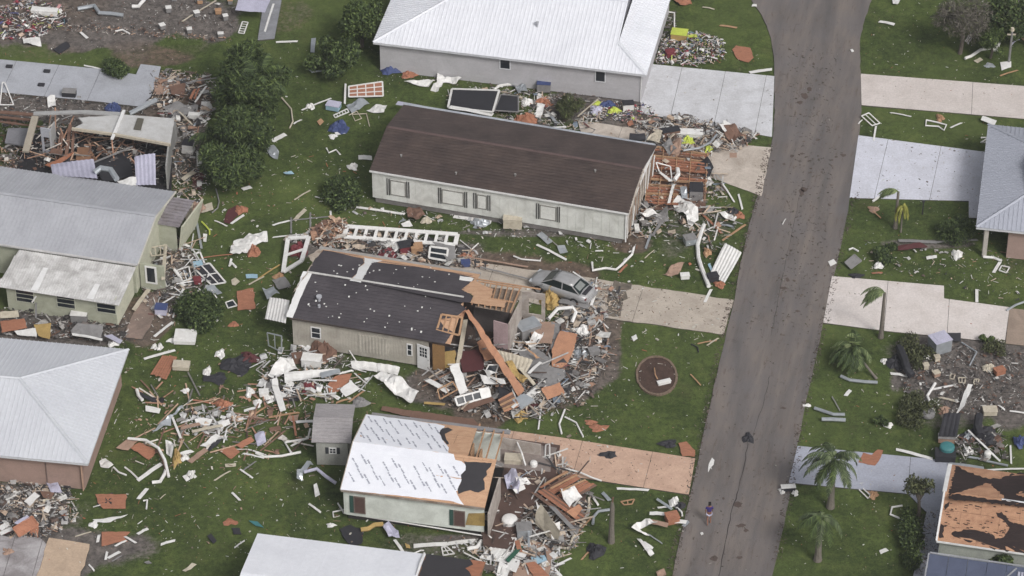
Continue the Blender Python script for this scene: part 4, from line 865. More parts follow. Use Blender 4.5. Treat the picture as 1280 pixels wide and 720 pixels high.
def leafcloud(centres, rads, n, size, aspect=.45, droop=.2, flat=.8):
    C = np.asarray(centres); R = np.asarray(rads); w = (R**2.2); w /= w.sum(); ci = RNG.choice(len(C), n, p=w)
    d = RNG.normal(0, 1, (n, 3)); d /= np.linalg.norm(d, axis=1)[:, None]; r = RNG.uniform(.35, 1.06, n)**.6
    p = C[ci]+d*(R[ci]*r)[:, None]*np.array([1, 1, flat])
    a = RNG.normal(0, 1, (n, 3))+d*.6; a[:, 2] -= droop; a /= np.linalg.norm(a, axis=1)[:, None]
    b = np.cross(a, d+RNG.normal(0, .5, (n, 3))); b /= (np.linalg.norm(b, axis=1)[:, None]+1e-6)
    s = size*RNG.uniform(.6, 1.4, n)[:, None]; a *= s; b *= s*aspect
    vs = np.stack([p-a*.5, p+b*.5, p+a*.6, p-b*.5], 1).reshape(-1, 3); vs[:, 2] = np.maximum(vs[:, 2], .03)
    return vs, np.arange(n*4).reshape(n, 4)
def leafy(name, label, base, h, rx, ry, n, mat, clumps=12, size=.24, trunk=True, cat='tree', crown_z=.62, cr=.42, aspect=.5, group=None, lean=(0, 0), mat2=None, yoff=0):
    b = P(*base); root = thing(name, b, label, cat, group); cs = []; rs = []
    for k in range(clumps):
        a = random.uniform(0, 6.283); q = math.sqrt(random.uniform(0, 1)); zz = h*crown_z+random.uniform(-.5, .5)*h*(1-crown_z)*1.5*(1-.5*q)
        cs.append((b.x+lean[0]+math.cos(a)*q*rx*.75, b.y+lean[1]+yoff+math.sin(a)*q*ry*.75, max(zz, .35))); rs.append(random.uniform(.7, 1.15)*cr*min(rx, ry)*(1.25-.35*q))
    if trunk:
        mb = MB(); top = (b.x+lean[0]*.6, b.y+lean[1]*.6+yoff*.5, h*.45); r0 = .05*h**.7
        mb.tube([b+V3((0, 0, -.1)), (b+V3(top))/2+V3((.1, 0, 0)), top], [r0*1.2, r0, r0*.75], 8); T = obj('trunk', mb, bark, root)
        for c in cs[:8]:
            mb = MB(); m_ = (V3(top)+V3(c))/2+V3((0, 0, .2)); mb.tube([top, m_, c], [r0*.6, r0*.4, r0*.12], 5); obj('limb', mb, bark, root, T)
    vs, fs = leafcloud(cs, rs, n, size, aspect); o = np_obj('crown', vs, fs, mat, root); 
    if mat2: vs, fs = leafcloud(cs, [r*1.05 for r in rs], n//5, size, aspect); np_obj('crown', vs, fs, mat2, root)
    return root
def palm(label, base, h, nf, L, wind=(-.5, -.1), lean=(0, 0), mat=None, mat2=None, droop=1.0, leaf=.5, tr=.15, z0=0, azr=(0, 6.283), name='palm_tree', trunk=True, bend=0, pend=None, group=None, dens=26, top=None):
    mat = mat or lf_palm; b = P(*base); root = thing(name, b, label, 'palm', group)
    t0 = b; t1 = V3(top) if top else b+V3((lean[0], lean[1], h))
    if trunk:
        mb = MB(); k = 7; pts = []; rr = []
        for i in range(k): q = i/(k-1); pts.append(t0.lerp(t1, q)+V3((0, 0, math.sin(q*math.pi)*bend))); rr.append(tr*(1.35-.55*q) if i else tr*1.7)
        mb.tube(pts, rr, 9); T = obj('trunk', mb, bark2, root)
    for f in range(nf):
        az = azr[0]+(azr[1]-azr[0])*(f+random.uniform(-.3, .3))/nf; el = random.uniform(.1, 1.25); Lf = L*random.uniform(.75, 1.1)
        d = V3((math.cos(az)*math.cos(el), math.sin(az)*math.cos(el), math.sin(el))); p = t1.copy(); pts = [p.copy()]; steps = 9
        for s_ in range(steps):
            q = (s_+1)/steps; d = d+V3((wind[0]*.22, wind[1]*.22, -.26*droop*(.5+q))); d.normalize(); p = p+d*(Lf/steps); p.z = max(p.z, .12); pts.append(p.copy())
        mb = MB(); mb.tube(pts, [.028*(1.3-i/len(pts)) for i in range(len(pts))], 4)
        n = dens
        for i in range(n):
            q = .12+.88*i/(n-1); s_ = q*steps; i0 = min(int(s_), steps-1); pp = pts[i0].lerp(pts[i0+1], s_-i0); t_ = (pts[i0+1]-pts[i0]).normalized()
            sd = t_.cross(V3((0, 0, 1))); 
            if sd.length < .1: sd = V3((1, 0, 0))
            sd.normalize(); ll = leaf*math.sin(math.pi*min(1, .2+q*.78))*random.uniform(.8, 1.15)
            for sg in (1, -1):
                v = (sd*sg+t_*.75+V3((wind[0]*.3, wind[1]*.3, -.55*droop*random.uniform(.6, 1.3)))).normalized(); w = t_*.04
                mid = pp+v*ll*.55; tip = pp+v*ll+V3((0, 0, -.1*ll)); tip.z = max(tip.z, .06)
                mb.add([pp-w*.7, pp+w*.7, mid+w, tip, mid-w], [(0, 1, 2, 3, 4)])
        obj('frond', mb, (mat2 if mat2 and random.random() < .25 else mat), root)
    return root
# big clump left of centre: feathery palm behind a dense broad crown
palm('tall dense palm clump rising behind the bushy tree left of centre', (326, 168), 4.2, 34, 2.4, (-.1, -.15), mat=lf_dark, mat2=lf_mid, droop=.85, leaf=.75, tr=.22, dens=34, name='palm_clump', lean=(0, 1))
leafy('broadleaf_tree', 'dense dark green tree beside the wrecked white roofed house', (296, 222), 5.6, 2.7, 4.2, 17000, lf_dark, 34, .34, mat2=lf_mid, crown_z=.5, cr=.38, aspect=.28)
leafy('broadleaf_tree', 'tall dark drooping tree rising behind the front dense dark tree left of centre', (318, 152), 6.2, 2.9, 4.2, 16000, lf_dark, 30, .4, mat2=lf_mid, crown_z=.55, cr=.4, aspect=.2, yoff=.4)
palm('low feathery palm in front of the dense dark tree beside wreck', (270, 205), 2.2, 26, 2.3, (0, 0), mat=lf_mid, mat2=lf_palm, droop=1.1, leaf=.6, tr=.15, dens=24, name='palm_clump')
leafy('broadleaf_tree', 'green tree touching the left end of the big white roof', (452, 58), 4.6, 1.9, 2.6, 8000, lf_mid, 20, .24, crown_z=.6)
leafy('broadleaf_tree', 'lower darker tree left of the white roofed house corner', (418, 92), 3.0, 2.2, 2.0, 8000, lf_dark, 18, .24, mat2=lf_mid, crown_z=.55)
leafy('round_shrub', 'big loose shrub near the brown roofed house left corner', (430, 252), 1.6, 1.7, 1.9, 5200, lf_dark, 22, .2, cat='shrub', mat2=lf_mid, crown_z=.45, trunk=False)
leafy('round_shrub', 'dark round shrub between the sage house and the orange plywood square', (250, 398), 1.5, 2.0, 2.0, 7500, lf_dark, 24, .2, cat='shrub', mat2=lf_mid, crown_z=.45, trunk=False)
leafy('round_shrub', 'small round clipped shrub on the grey concrete pad edge', (146, 94), 1.2, 1.1, 1.0, 4200, lf_dark, 12, .15, cat='shrub', crown_z=.5, trunk=False, cr=.55)
leafy('broken_shrub', 'grassy olive shrub against the pale grey wall by debris', (712, 145), 1.6, 1.2, 1.2, 3000, lf_olive, 12, .3, cat='shrub', aspect=.14, crown_z=.5, mat2=lf_mid)
leafy('dead_tree', 'leafless grey brown tree in the top right corner', (1200, 66), 5.0, 2.5, 2.2, 6500, lf_grey, 22, .3, aspect=.13, mat2=lf_olive, crown_z=.6)
leafy('broadleaf_tree', 'dark bushy tree behind the lamp post top right', (1262, 50), 3.8, 3.2, 2.2, 8500, lf_dark, 20, .26, mat2=lf_olive, crown_z=.55)
leafy('broadleaf_tree', 'drooping green tree left of the lamp post top right', (1238, 72), 2.6, 1.5, 1.3, 4200, lf_mid, 12, .26, aspect=.2, crown_z=.55)
leafy('round_shrub', 'dark shrub left of the bluish grey roofed porch corner', (1192, 298), 1.4, 1.7, 1.8, 4200, lf_dark, 14, .26, aspect=.18, cat='shrub', crown_z=.45, trunk=False)
leafy('flattened_shrub', 'dark flattened shrub below the red sheet on lawn', (1108, 322), .9, .9, 1.2, 2200, lf_dark, 9, .22, cat='shrub', trunk=False, crown_z=.4)
leafy('flattened_shrub', 'dark ragged shrub below the grey soil lot', (1146, 518), .7, 1.5, 2.2, 2600, lf_olive, 16, .16, cat='shrub', crown_z=.4, trunk=False, mat2=lf_olive)
leafy('flattened_shrub', 'dark shrub left of the silver metal box', (1142, 444), .8, 1.3, 2.0, 2200, lf_olive, 12, .16, cat='shrub', crown_z=.4, trunk=False)
leafy('flattened_shrub', 'uprooted dark weed clump left of the twisted black fabric', (1100, 532), .5, .5, .5, 700, lf_dark, 5, .2, cat='shrub', crown_z=.4, trunk=False)
leafy('sapling_tree', 'sparse leafed young tree beside the steel blue driveway', (1146, 652), 4.0, 1.1, 1.0, 1100, lf_olive, 13, .2, crown_z=.72, cr=.5)
leafy('hedge', 'dark narrow hedge along the steel blue driveway', (1140, 684), 1.3, .6, 3.8, 4500, lf_dark, 24, .18, cat='hedge', crown_z=.42, trunk=False, cr=.95, mat2=lf_mid)
leafy('round_shrub', 'small dark shrub between the slate blue porch and frame', (1245, 730), 2.6, 1.0, .8, 2500, lf_dark, 9, .2, cat='shrub', crown_z=.6)
leafy('weed_clump', 'bright green weed on the grey soil under the cream driveway', (1232, 428), .6, .5, .5, 700, lf_mid, 5, .16, cat='weed', crown_z=.5, trunk=False)
leafy('weed_clump', 'low olive weed patch on the grey soil lot', (1242, 440), .4, .9, .9, 900, lf_olive, 7, .15, cat='weed', crown_z=.5, trunk=False)
palm('wind bent palm with fronds all blown left in front of cream driveway', (1101, 422), 3.9, 11, 2.1, (-.95, -.2), droop=1.3, leaf=.42, tr=.12, azr=(2.2, 4.2), mat2=lf_olive)
palm('big spreading palm overhanging the steel blue driveway', (1038, 634), 4.0, 18, 2.9, (-.15, 0), mat=lf_palm2, mat2=lf_mid, droop=1.15, leaf=.55, tr=.17, dens=34)
palm('pale trunked palm with thin crown below the spreading palm', (1022, 700), 3.6, 14, 2.2, (-.3, 0), mat=lf_palm2, droop=1.3, leaf=.5, tr=.17, mat2=lf_mid, dens=24)
tp = P(1066, 436, 1.4); palm('toppled palm lying with its crown on the lawn, white bark strip beneath', (1096, 474), 1.4, 24, 2.1, (-.5, -.3), mat=lf_dark, mat2=lf_palm, droop=1.2, leaf=.5, tr=.07, top=tuple(tp), name='fallen_palm')
palm('snapped palm with brown head and fronds hanging over white driveway', (1119, 285), 3.2, 7, 1.7, (-1.5, -.1), droop=1.2, leaf=.42, tr=.11, azr=(2.4, 3.9), mat=lf_palm)
palm('yellow hanging palm fronds beneath the snapped palm head', (1126, 290), 2.3, 9, 1.5, (.15, -.25), droop=3.2, leaf=.3, tr=.05, mat=lf_yel, mat2=lf_mid, name='hanging_fronds', dens=20)
# ------------------------------------------------------------ loose things
c_white = plain('debris_white', (222, 221, 219), .6, .35, (168, 160, 152), 3, .08); c_off = plain('debris_cream', (196, 186, 166), .7, .5, (140, 126, 106), 3, .12)
c_grey = plain('debris_grey', (136, 134, 134), .7, .5, (92, 90, 90), 3, .12); c_dark = plain('debris_dark', (52, 52, 58), .7, .4, (36, 34, 36), 3, .12)
c_org = plain('debris_orange_ply', (178, 116, 84), .85, .65, (132, 84, 62), 2.2, .2, stretch=(1, 3, 1)); c_tan = plain('debris_tan_wood', (186, 144, 104), .85, .5, (136, 96, 66), 2.5, .18)
c_brn = plain('debris_brown_wood', (126, 94, 78), .85, .5, (90, 66, 56), 2.5, .18); c_red = plain('debris_red', (124, 50, 58), .7, .4); c_blue = plain('debris_blue', (66, 80, 128), .6, .4)
c_teal = plain('debris_teal', (56, 128, 132), .5, .4); c_lil = plain('debris_lilac', (186, 184, 206), .6, .4, (146, 146, 166)); c_yel = plain('debris_lime', (190, 205, 40), .6, .3)
c_sil = plain('debris_silver', (172, 178, 184), .35, .4, (120, 126, 134), 2, .06, metallic=.4); c_maroon = plain('debris_maroon', (92, 48, 50), .8, .4); c_gtan = plain('debris_clay', (168, 136, 116), .85, .5)
c_pblue = plain('debris_paleblue', (150, 186, 206), .6, .4); c_green = plain('debris_green', (40, 92, 72), .7, .3); c_yw = plain('debris_ochre', (182, 150, 80), .8, .5)
c_amb = plain('debris_amber_wood', (190, 134, 98), .85, .6, (150, 104, 78), 2.2, .18)
CM = dict(a=c_amb, w=c_white, c=c_off, g=c_grey, d=c_dark, o=c_org, t=c_tan, b=c_brn, r=c_red, u=c_blue, e=c_teal, l=c_lil, y=c_yel, s=c_sil, m=c_maroon, k=c_gtan, p=c_pblue, n=c_green, h=c_yw)
def bd(name, label, cat, x1, y1, x2, y2, w, c, z=.0, th=.03, z2=None, g=None):
    a, b = P(x1, y1, z+.03), P(x2, y2, (z if z2 is None else z2)+.03); d = (b-a); s = V3((-d.y, d.x, 0)).normalized(); n = 5; up = V3((0, 0, 1)); vs = []
    for i in range(n+1):
        q = i/n; p = a+d*q+up*(math.sin(q*3.1)*.03*random.uniform(.2, 1.6)+.01); ww = w/2*random.uniform(.93, 1.05)
        e0 = random.uniform(-.05, .05) if i in (0, n) else 0; dd_ = d.normalized()*e0
        vs += [p-s*ww+dd_, p+s*ww-dd_, p+s*ww-dd_+up*th, p-s*ww+dd_+up*th]
    fs = [(0, 3, 2, 1), (4*n, 4*n+1, 4*n+2, 4*n+3)]+[(4*i+k, 4*i+(k+1) % 4, 4*i+4+(k+1) % 4, 4*i+4+k) for i in range(n) for k in range(4)]
    mb = MB(); mb.add(vs, fs); return tag(obj(name, mb, CM[c]), label, cat, g)
def pipe(name, label, cat, pts, r, c, z=.0, g=None):
    ps = [P(q[0], q[1], (q[2] if len(q) > 2 else z)+r+.02) for q in pts]; mb = MB(); mb.tube(ps, r, 7); return tag(obj(name, mb, CM[c]), label, cat, g)
def tri_poly(pts2, step):
    """interior grid + boundary points of a polygon -> crumpled sheet topology"""
    bnd = []; n = len(pts2)
    for i in range(n):
        a, b = pts2[i], pts2[(i+1) % n]; L = math.dist(a, b); k = max(1, int(L/step))
        for j in range(k): bnd.append((a[0]+(b[0]-a[0])*j/k, a[1]+(b[1]-a[1])*j/k))
    x0 = min(p[0] for p in pts2); x1 = max(p[0] for p in pts2); y0 = min(p[1] for p in pts2); y1 = max(p[1] for p in pts2); inn = []
    y = y0
    while y < y1:
        x = x0
        while x < x1:
            q = (x+random.uniform(-.3, .3)*step, y+random.uniform(-.3, .3)*step)
            if inside(q, pts2) and min(math.dist(q, b) for b in bnd) > step*.5: inn.append(q)
            x += step
        y += step
    from mathutils.geometry import delaunay_2d_cdt
    vs = bnd+inn; nb = len(bnd); r = delaunay_2d_cdt([V3((v[0], v[1], 0)).to_2d() for v in vs], [(i, (i+1) % nb) for i in range(nb)], [tuple(range(nb))], 1, 1e-4)
    return [(v.x, v.y) for v in r[0]], r[2]
def sh(name, label, cat, pts, c, crump=.12, z=.03, th=.015, g=None, step=.22, root=None, rise=None, lumpy=1.0):
    """crumpled or bent sheet over a pixel outline; every corner may carry its own height"""
    p3 = [P(q[0], q[1], z+(q[2] if len(q) > 2 else 0)) for q in pts]; hz = [(p.x, p.y, p.z) for p in p3]
    ar = area([(p.x, p.y) for p in p3]); step = max(step, math.sqrt(ar)/9)
    v2, fs = tri_poly([(p.x, p.y) for p in p3], step); s0 = random.uniform(0, 100); vs = []
    for x, y in v2:
        ws = [1/((x-a)**2+(y-b)**2+.02)**1.5 for a, b, _ in hz]; base = sum(w*h[2] for w, h in zip(ws, hz))/sum(ws)
        f = 2.6*lumpy; hgt = math.sin(x*f+s0)*math.sin(y*f*.8+s0*2)+.6*math.sin((x+y)*f*1.9+s0*3)+random.uniform(-.4, .4)
        vs.append((x, y, max(base+crump*(.5+.5*hgt), .03)))
    n = len(vs); mb = MB(); mb.add([(x, y, h) for x, y, h in vs]+[(x, y, h-th) for x, y, h in vs], [tuple(f) for f in fs]+[tuple(i+n for i in f[::-1]) for f in fs])
    from collections import Counter
    ed = Counter(); 
    for f in fs:
        for i in range(len(f)): ed[(f[i], f[(i+1) % len(f)])] += 1
    mb.f += [(a, a+n, b+n, b) for (a, b) in ed if (b, a) not in ed]
    o = obj(name, mb, CM[c] if isinstance(c, str) else c, root)
    if root is None: tag(o, label, cat, g)
    return o
def ply_sheet(name, label, cat, pts, c, z=.04, th=.02, g=None, jg=.05, root=None):
    p = [P(q[0], q[1], z+(q[2] if len(q) > 2 else 0)) for q in pts]; p = jag(p, jg, .3); n = V3((0, 0, 1))
    mb = MB(); mb.prism(p, n*th); o = obj(name, mb, CM[c] if isinstance(c, str) else c, root)
    if root is None: tag(o, label, cat, g)
    return o
def corr(name, label, cat, quad, c, n=8, z=.05, g=None, amp=.04, prt='sheet_panel'):
    """ribbed sheet: quad corners (px,py,h) a-b-c-d, ribs run a->d"""
    q = [P(v[0], v[1], z+(v[2] if len(v) > 2 else 0)) for v in quad]; n2 = n*2; vs = []
    for i in range(n2+1):
        t_ = i/n2; a = q[0].lerp(q[1], t_); d = q[3].lerp(q[2], t_); h = amp if i % 2 else 0
        for j in range(5): p = a.lerp(d, j/4); vs.append((p.x, p.y, max(.03, p.z+h+.05*math.sin(j*1.3+t_*3))))
    m_ = 5; fs = [(i*m_+j, (i+1)*m_+j, (i+1)*m_+j+1, i*m_+j+1) for i in range(n2) for j in range(m_-1)]; k = len(vs)
    vs2 = vs+[(v[0], v[1], v[2]-.015) for v in vs]; fs2 = fs+[tuple(x+k for x in f[::-1]) for f in fs]
    rim = [i*m_ for i in range(n2+1)]; rim2 = [i*m_+m_-1 for i in range(n2+1)]
    for r_ in (rim, rim2): fs2 += [(r_[i], r_[i+1], r_[i+1]+k, r_[i]+k) for i in range(len(r_)-1)]
    fs2 += [(j, j+1, j+1+k, j+k) for j in range(m_-1)]+[(n2*m_+j, n2*m_+j+1, n2*m_+j+1+k, n2*m_+j+k) for j in range(m_-1)]
    mb = MB(); mb.add(vs2, fs2); return tag(obj(name, mb, CM[c] if isinstance(c, str) else c), label, cat, g)
def frame(name, label, cat, quad, nx, ny, c, bw=.08, z=.06, pane=None, g=None, th=.05, mid=None):
    """rectangular frame with bars, lying or leaning: outer frame and each bar a part"""
    q = [P(v[0], v[1], z+(v[2] if len(v) > 2 else 0)) for v in quad]; ctr = sum(q, V3((0, 0, 0)))/4; root = thing(name, V3((ctr.x, ctr.y, 0)), label, cat, g)
    e = lambda s, t_: q[0].lerp(q[1], s).lerp(q[3].lerp(q[2], s), t_)
    nrm = (q[1]-q[0]).cross(q[3]-q[0]).normalized(); nrm = nrm if nrm.z > 0 else -nrm
    mb = MB()
    for a, b in ((e(0, 0), e(1, 0)), (e(1, 0), e(1, 1)), (e(1, 1), e(0, 1)), (e(0, 1), e(0, 0))): mb.beam(a, b, bw, th, nrm)
    F_ = obj('outer_frame', mb, CM[c], root)
    for i in range(1, nx): mb = MB(); mb.beam(e(i/nx, .02)+nrm*.004, e(i/nx, .98)+nrm*.004, bw*.7, th*.8, nrm); obj('bar', mb, CM[c], root)
    for j in range(1, ny): mb = MB(); mb.beam(e(.02, j/ny)-nrm*.004, e(.98, j/ny)-nrm*.004, bw*.7, th*.7, nrm); obj('bar', mb, CM[c], root)
    if pane: mb = MB(); mb.prism([e(.03, .03)-nrm*.02, e(.97, .03)-nrm*.02, e(.97, .97)-nrm*.02, e(.03, .97)-nrm*.02], nrm*.008); obj('pane', mb, CM[pane] if pane != 'glass' else glassmat(), root)
    return root
def lump(name, label, cat, px, py, rx, ry, h, c, g=None, z=0, n=5):
    """crumpled fabric or soft bag: folded dome"""
    b = P(px, py, z); mb = MB(); U, Vn = 14, 5; vs = [(b.x, b.y, z+h)]; ph = [random.uniform(0, 6) for _ in range(4)]
    for j in range(1, Vn+1):
        f = j/Vn
        for i in range(U):
            a = 6.283*i/U; r = f**.7*(1+.22*math.sin(3*a+ph[0])+.16*math.sin(5*a+ph[1]+j)+random.uniform(-.1, .1)); zz = h*math.cos(f*1.5)*(1+.35*math.sin(4*a+ph[2]+j*1.1))
            vs.append((b.x+math.cos(a)*rx*r, b.y+math.sin(a)*ry*r, z+max(.01, zz)))
    fs = [(0, 1+i, 1+(i+1) % U) for i in range(U)]+[(1+(j-1)*U+i, 1+j*U+i, 1+j*U+(i+1) % U, 1+(j-1)*U+(i+1) % U) for j in range(1, Vn) for i in range(U)]
    mb.add(vs, fs); return tag(obj(name, mb, CM[c] if isinstance(c, str) else c), label, cat, g)
def crate(name, label, cat, px, py, l, w, h, rot, c, c2='g', z=0, tilt=0, g=None, lid=True):
    """box-like appliance or container: body, lid/top panel, feet or handle"""
    b = P(px, py, z); root = thing(name, b, label, cat, g); ca, sa = math.cos(rot), math.sin(rot); X = V3((ca, sa, 0)); Y = V3((-sa, ca, 0)); Z = V3((0, 0, 1))
    if tilt: Z = (Z+X*tilt).normalized(); X = (X-V3((0, 0, 1))*tilt).normalized()
    o = b+V3((0, 0, .04+abs(tilt)*l/2))
    mb = MB(); mb.box(o+Z*h/2, X*l/2, Y*w/2, Z*h/2); mb.box(o+Z*h*.35, X*(l/2+.012), Y*w*.36, Z*h*.22); obj('body', mb, CM[c], root, bevel=.02)
    if lid: mb = MB(); mb.box(o+Z*(h+.022), X*(l/2+.03), Y*(w/2+.03), Z*.02); mb.box(o+Z*(h+.05), X*l*.3, Y*w*.3, Z*.012); obj('lid', mb, CM[c2], root, bevel=.01)
    mb = MB(); mb.beam(o+X*(l/2+.02)+Y*w*.2+Z*h*.7, o+X*(l/2+.02)-Y*w*.2+Z*h*.7, .03, .03); obj('handle', mb, CM['g'], root)
    return root
def drum(name, label, cat, px, py, r, h, c):
    """round tank, tub or jug: tapered body with a domed lid"""
    b = P(px, py, .03); root = thing(name, b, label, cat); Z = V3((0, 0, 1)); zs = [(0, .94), (.04, 1), (.5, 1), (.94, .97), (1, .88)]
    mb = MB(); mb.tube([b+Z*h*q for q, _ in zs], [r*k for _, k in zs], 18); obj('body', mb, CM[c], root)
    mb = MB(); mb.tube([b+Z*(h+.003), b+Z*(h+.05), b+Z*(h+.1)], [r*.9, r*.75, r*.25], 18); obj('lid', mb, CM[c], root)
    mb = MB(); mb.tube([b+Z*h*.55, b+Z*h*.6], [r*1.03, r*1.03], 18); obj('band', mb, CM['g'], root); return root
def planked(name, label, cat, quad, n, c, z=.1, cross=2):
    """torn boarded deck: separate planks side by side with gaps and a couple missing, battens beneath"""
    q = [P(v[0], v[1], z+(v[2] if len(v) > 2 else 0)) for v in quad]; ctr = sum(q, V3((0, 0, 0)))/4; root = thing(name, V3((ctr.x, ctr.y, 0)), label, cat)
    e = lambda s, t_: q[0].lerp(q[1], s).lerp(q[3].lerp(q[2], s), t_); nr = (q[1]-q[0]).cross(q[3]-q[0]).normalized(); nr = nr if nr.z > 0 else -nr
    for k in range(n):
        if random.random() < .06 and n > 7: continue
        t0, t1 = (k+.06)/n, (k+.94)/n; s0, s1 = random.uniform(-.02, .03), 1-random.uniform(-.02, .06); u = nr*random.uniform(0, .03)
        mb = MB(); mb.prism([e(s0, t0)+u, e(s1, t0)+u, e(s1-random.uniform(0, .03), t1)+u, e(s0+random.uniform(0, .03), t1)+u], nr*.02); obj('plank', mb, CM[random.choice(c)], root)
    for k in range(cross): s_ = (k+.7)/(cross+.4); mb = MB(); mb.beam(e(s_, .0)-nr*.05, e(s_, 1)-nr*.05, .08, .06, nr); obj('batten', mb, CM['b'], root)
    return root
# ------------------------------------------------------------ heaps of fragments nobody could count
pal_mix = palette('fragments_mixed', [((206, 204, 200), 18), ((168, 166, 164), 18), ((120, 116, 114), 14), ((186, 168, 148), 14), ((158, 120, 96), 7), ((92, 74, 66), 12), ((58, 56, 58), 14), ((190, 164, 140), 7), ((120, 134, 150), 2), ((120, 70, 68), 1)])
pal_white = palette('fragments_pale', [((214, 213, 212), 30), ((186, 186, 186), 24), ((146, 142, 138), 18), ((190, 164, 140), 10), ((96, 84, 78), 8), ((60, 56, 56), 8)])
pal_wood = palette('fragments_wood', [((188, 154, 126), 20), ((168, 124, 96), 18), ((128, 94, 76), 18), ((214, 206, 196), 18), ((86, 64, 54), 12), ((120, 116, 112), 10)])
pal_dark = palette('fragments_dark', [((60, 56, 56), 26), ((88, 82, 80), 22), ((116, 108, 104), 16), ((160, 156, 152), 12), ((206, 204, 200), 8), ((110, 78, 62), 16)])
pal_cloth = palette('fragments_clothes', [((220, 218, 216), 30), ((176, 170, 170), 14), ((150, 44, 62), 7), ((74, 78, 130), 7), ((40, 40, 46), 14), ((196, 170, 150), 14), ((180, 196, 60), 4), ((196, 140, 140), 5), ((96, 80, 70), 10), ((90, 120, 130), 5)])
pal_grass = palette('litter_on_lawn', [((206, 206, 200), 30), ((186, 180, 168), 26), ((150, 120, 96), 16), ((120, 106, 92), 16), ((170, 96, 62), 8)])
PALS = dict(mix=pal_mix, white=pal_white, wood=pal_wood, dark=pal_dark, cloth=pal_cloth, grass=pal_grass)
def heap(name, label, poly, n, pal, hmax=.5, smin=.08, smax=.9, bend=.25, z=0, stick=0):
    pw = [(P(x, y).x, P(x, y).y) for x, y in poly]; x0 = min(p[0] for p in pw); x1 = max(p[0] for p in pw); y0 = min(p[1] for p in pw); y1 = max(p[1] for p in pw)
    cx = sum(p[0] for p in pw)/len(pw); cy = sum(p[1] for p in pw)/len(pw); R = max(math.dist((cx, cy), p) for p in pw); mb = MB(); k = 0; tries = 0
    while k < n and tries < n*20:
        tries += 1; x = random.uniform(x0, x1); y = random.uniform(y0, y1)
        if not inside((x, y), pw): continue
        q = min(1, math.dist((x, y), (cx, cy))/R); top = hmax*(1-q*q)*(.55+.45*math.sin(x*2.1+cy)*math.sin(y*1.7+cx)); s = math.exp(math.log(smin)+(math.log(smax)-math.log(smin))*random.random()**(1.9 if not stick else .7))*.9
        el = random.uniform(-1, 1)*bend*(1 if hmax > .2 else .3); az = random.uniform(0, 6.283); zz = z+.03+max(0, top)*random.uniform(.2, 1)+abs(math.sin(el))*s/2
        d = V3((math.cos(az)*math.cos(el), math.sin(az)*math.cos(el), math.sin(el))); r = random.random()*(.6 if stick else 1)
        if r < .68: w = min(.10, max(.025, s*random.uniform(.05, .2))); s *= 1.35; h = random.uniform(.012, .04)
        elif r < .9: w = s*random.uniform(.25, .7); h = random.uniform(.01, .03)
        elif r < .97: w = s*random.uniform(.4, .8); h = s*random.uniform(.03, .12)
        else: s *= .7; w = s*random.uniform(.4, .8); h = s*random.uniform(.2, .5)
        side = d.cross(V3((random.uniform(-.35, .35), random.uniform(-.35, .35), 1))).normalized(); u = side.cross(d)
        c = V3((x, y, zz+h/2))
        if .74 < r < .9:  # bent scrap: a folded sheet
            a1 = c-d*s/2; b1 = c+u*s*.18; c1 = c+d*s/2; sd = side*w/2
            mb.add([a1-sd, a1+sd, b1+sd, b1-sd, c1+sd*.8, c1-sd*.6, a1-sd-u*.01, a1+sd-u*.01, b1+sd-u*.01, b1-sd-u*.01, c1+sd*.8-u*.01, c1-sd*.6-u*.01], [(0, 1, 2, 3), (3, 2, 4, 5), (7, 6, 9, 8), (8, 9, 11, 10), (0, 6, 7, 1), (4, 10, 11, 5), (0, 3, 9, 6), (3, 5, 11, 9), (1, 7, 8, 2), (2, 8, 10, 4)])
        else: mb.box(c, d*s/2, side*w/2, u*h/2)
        k += 1
    return stuff(obj(name, mb, PALS[pal]), label, 'debris')
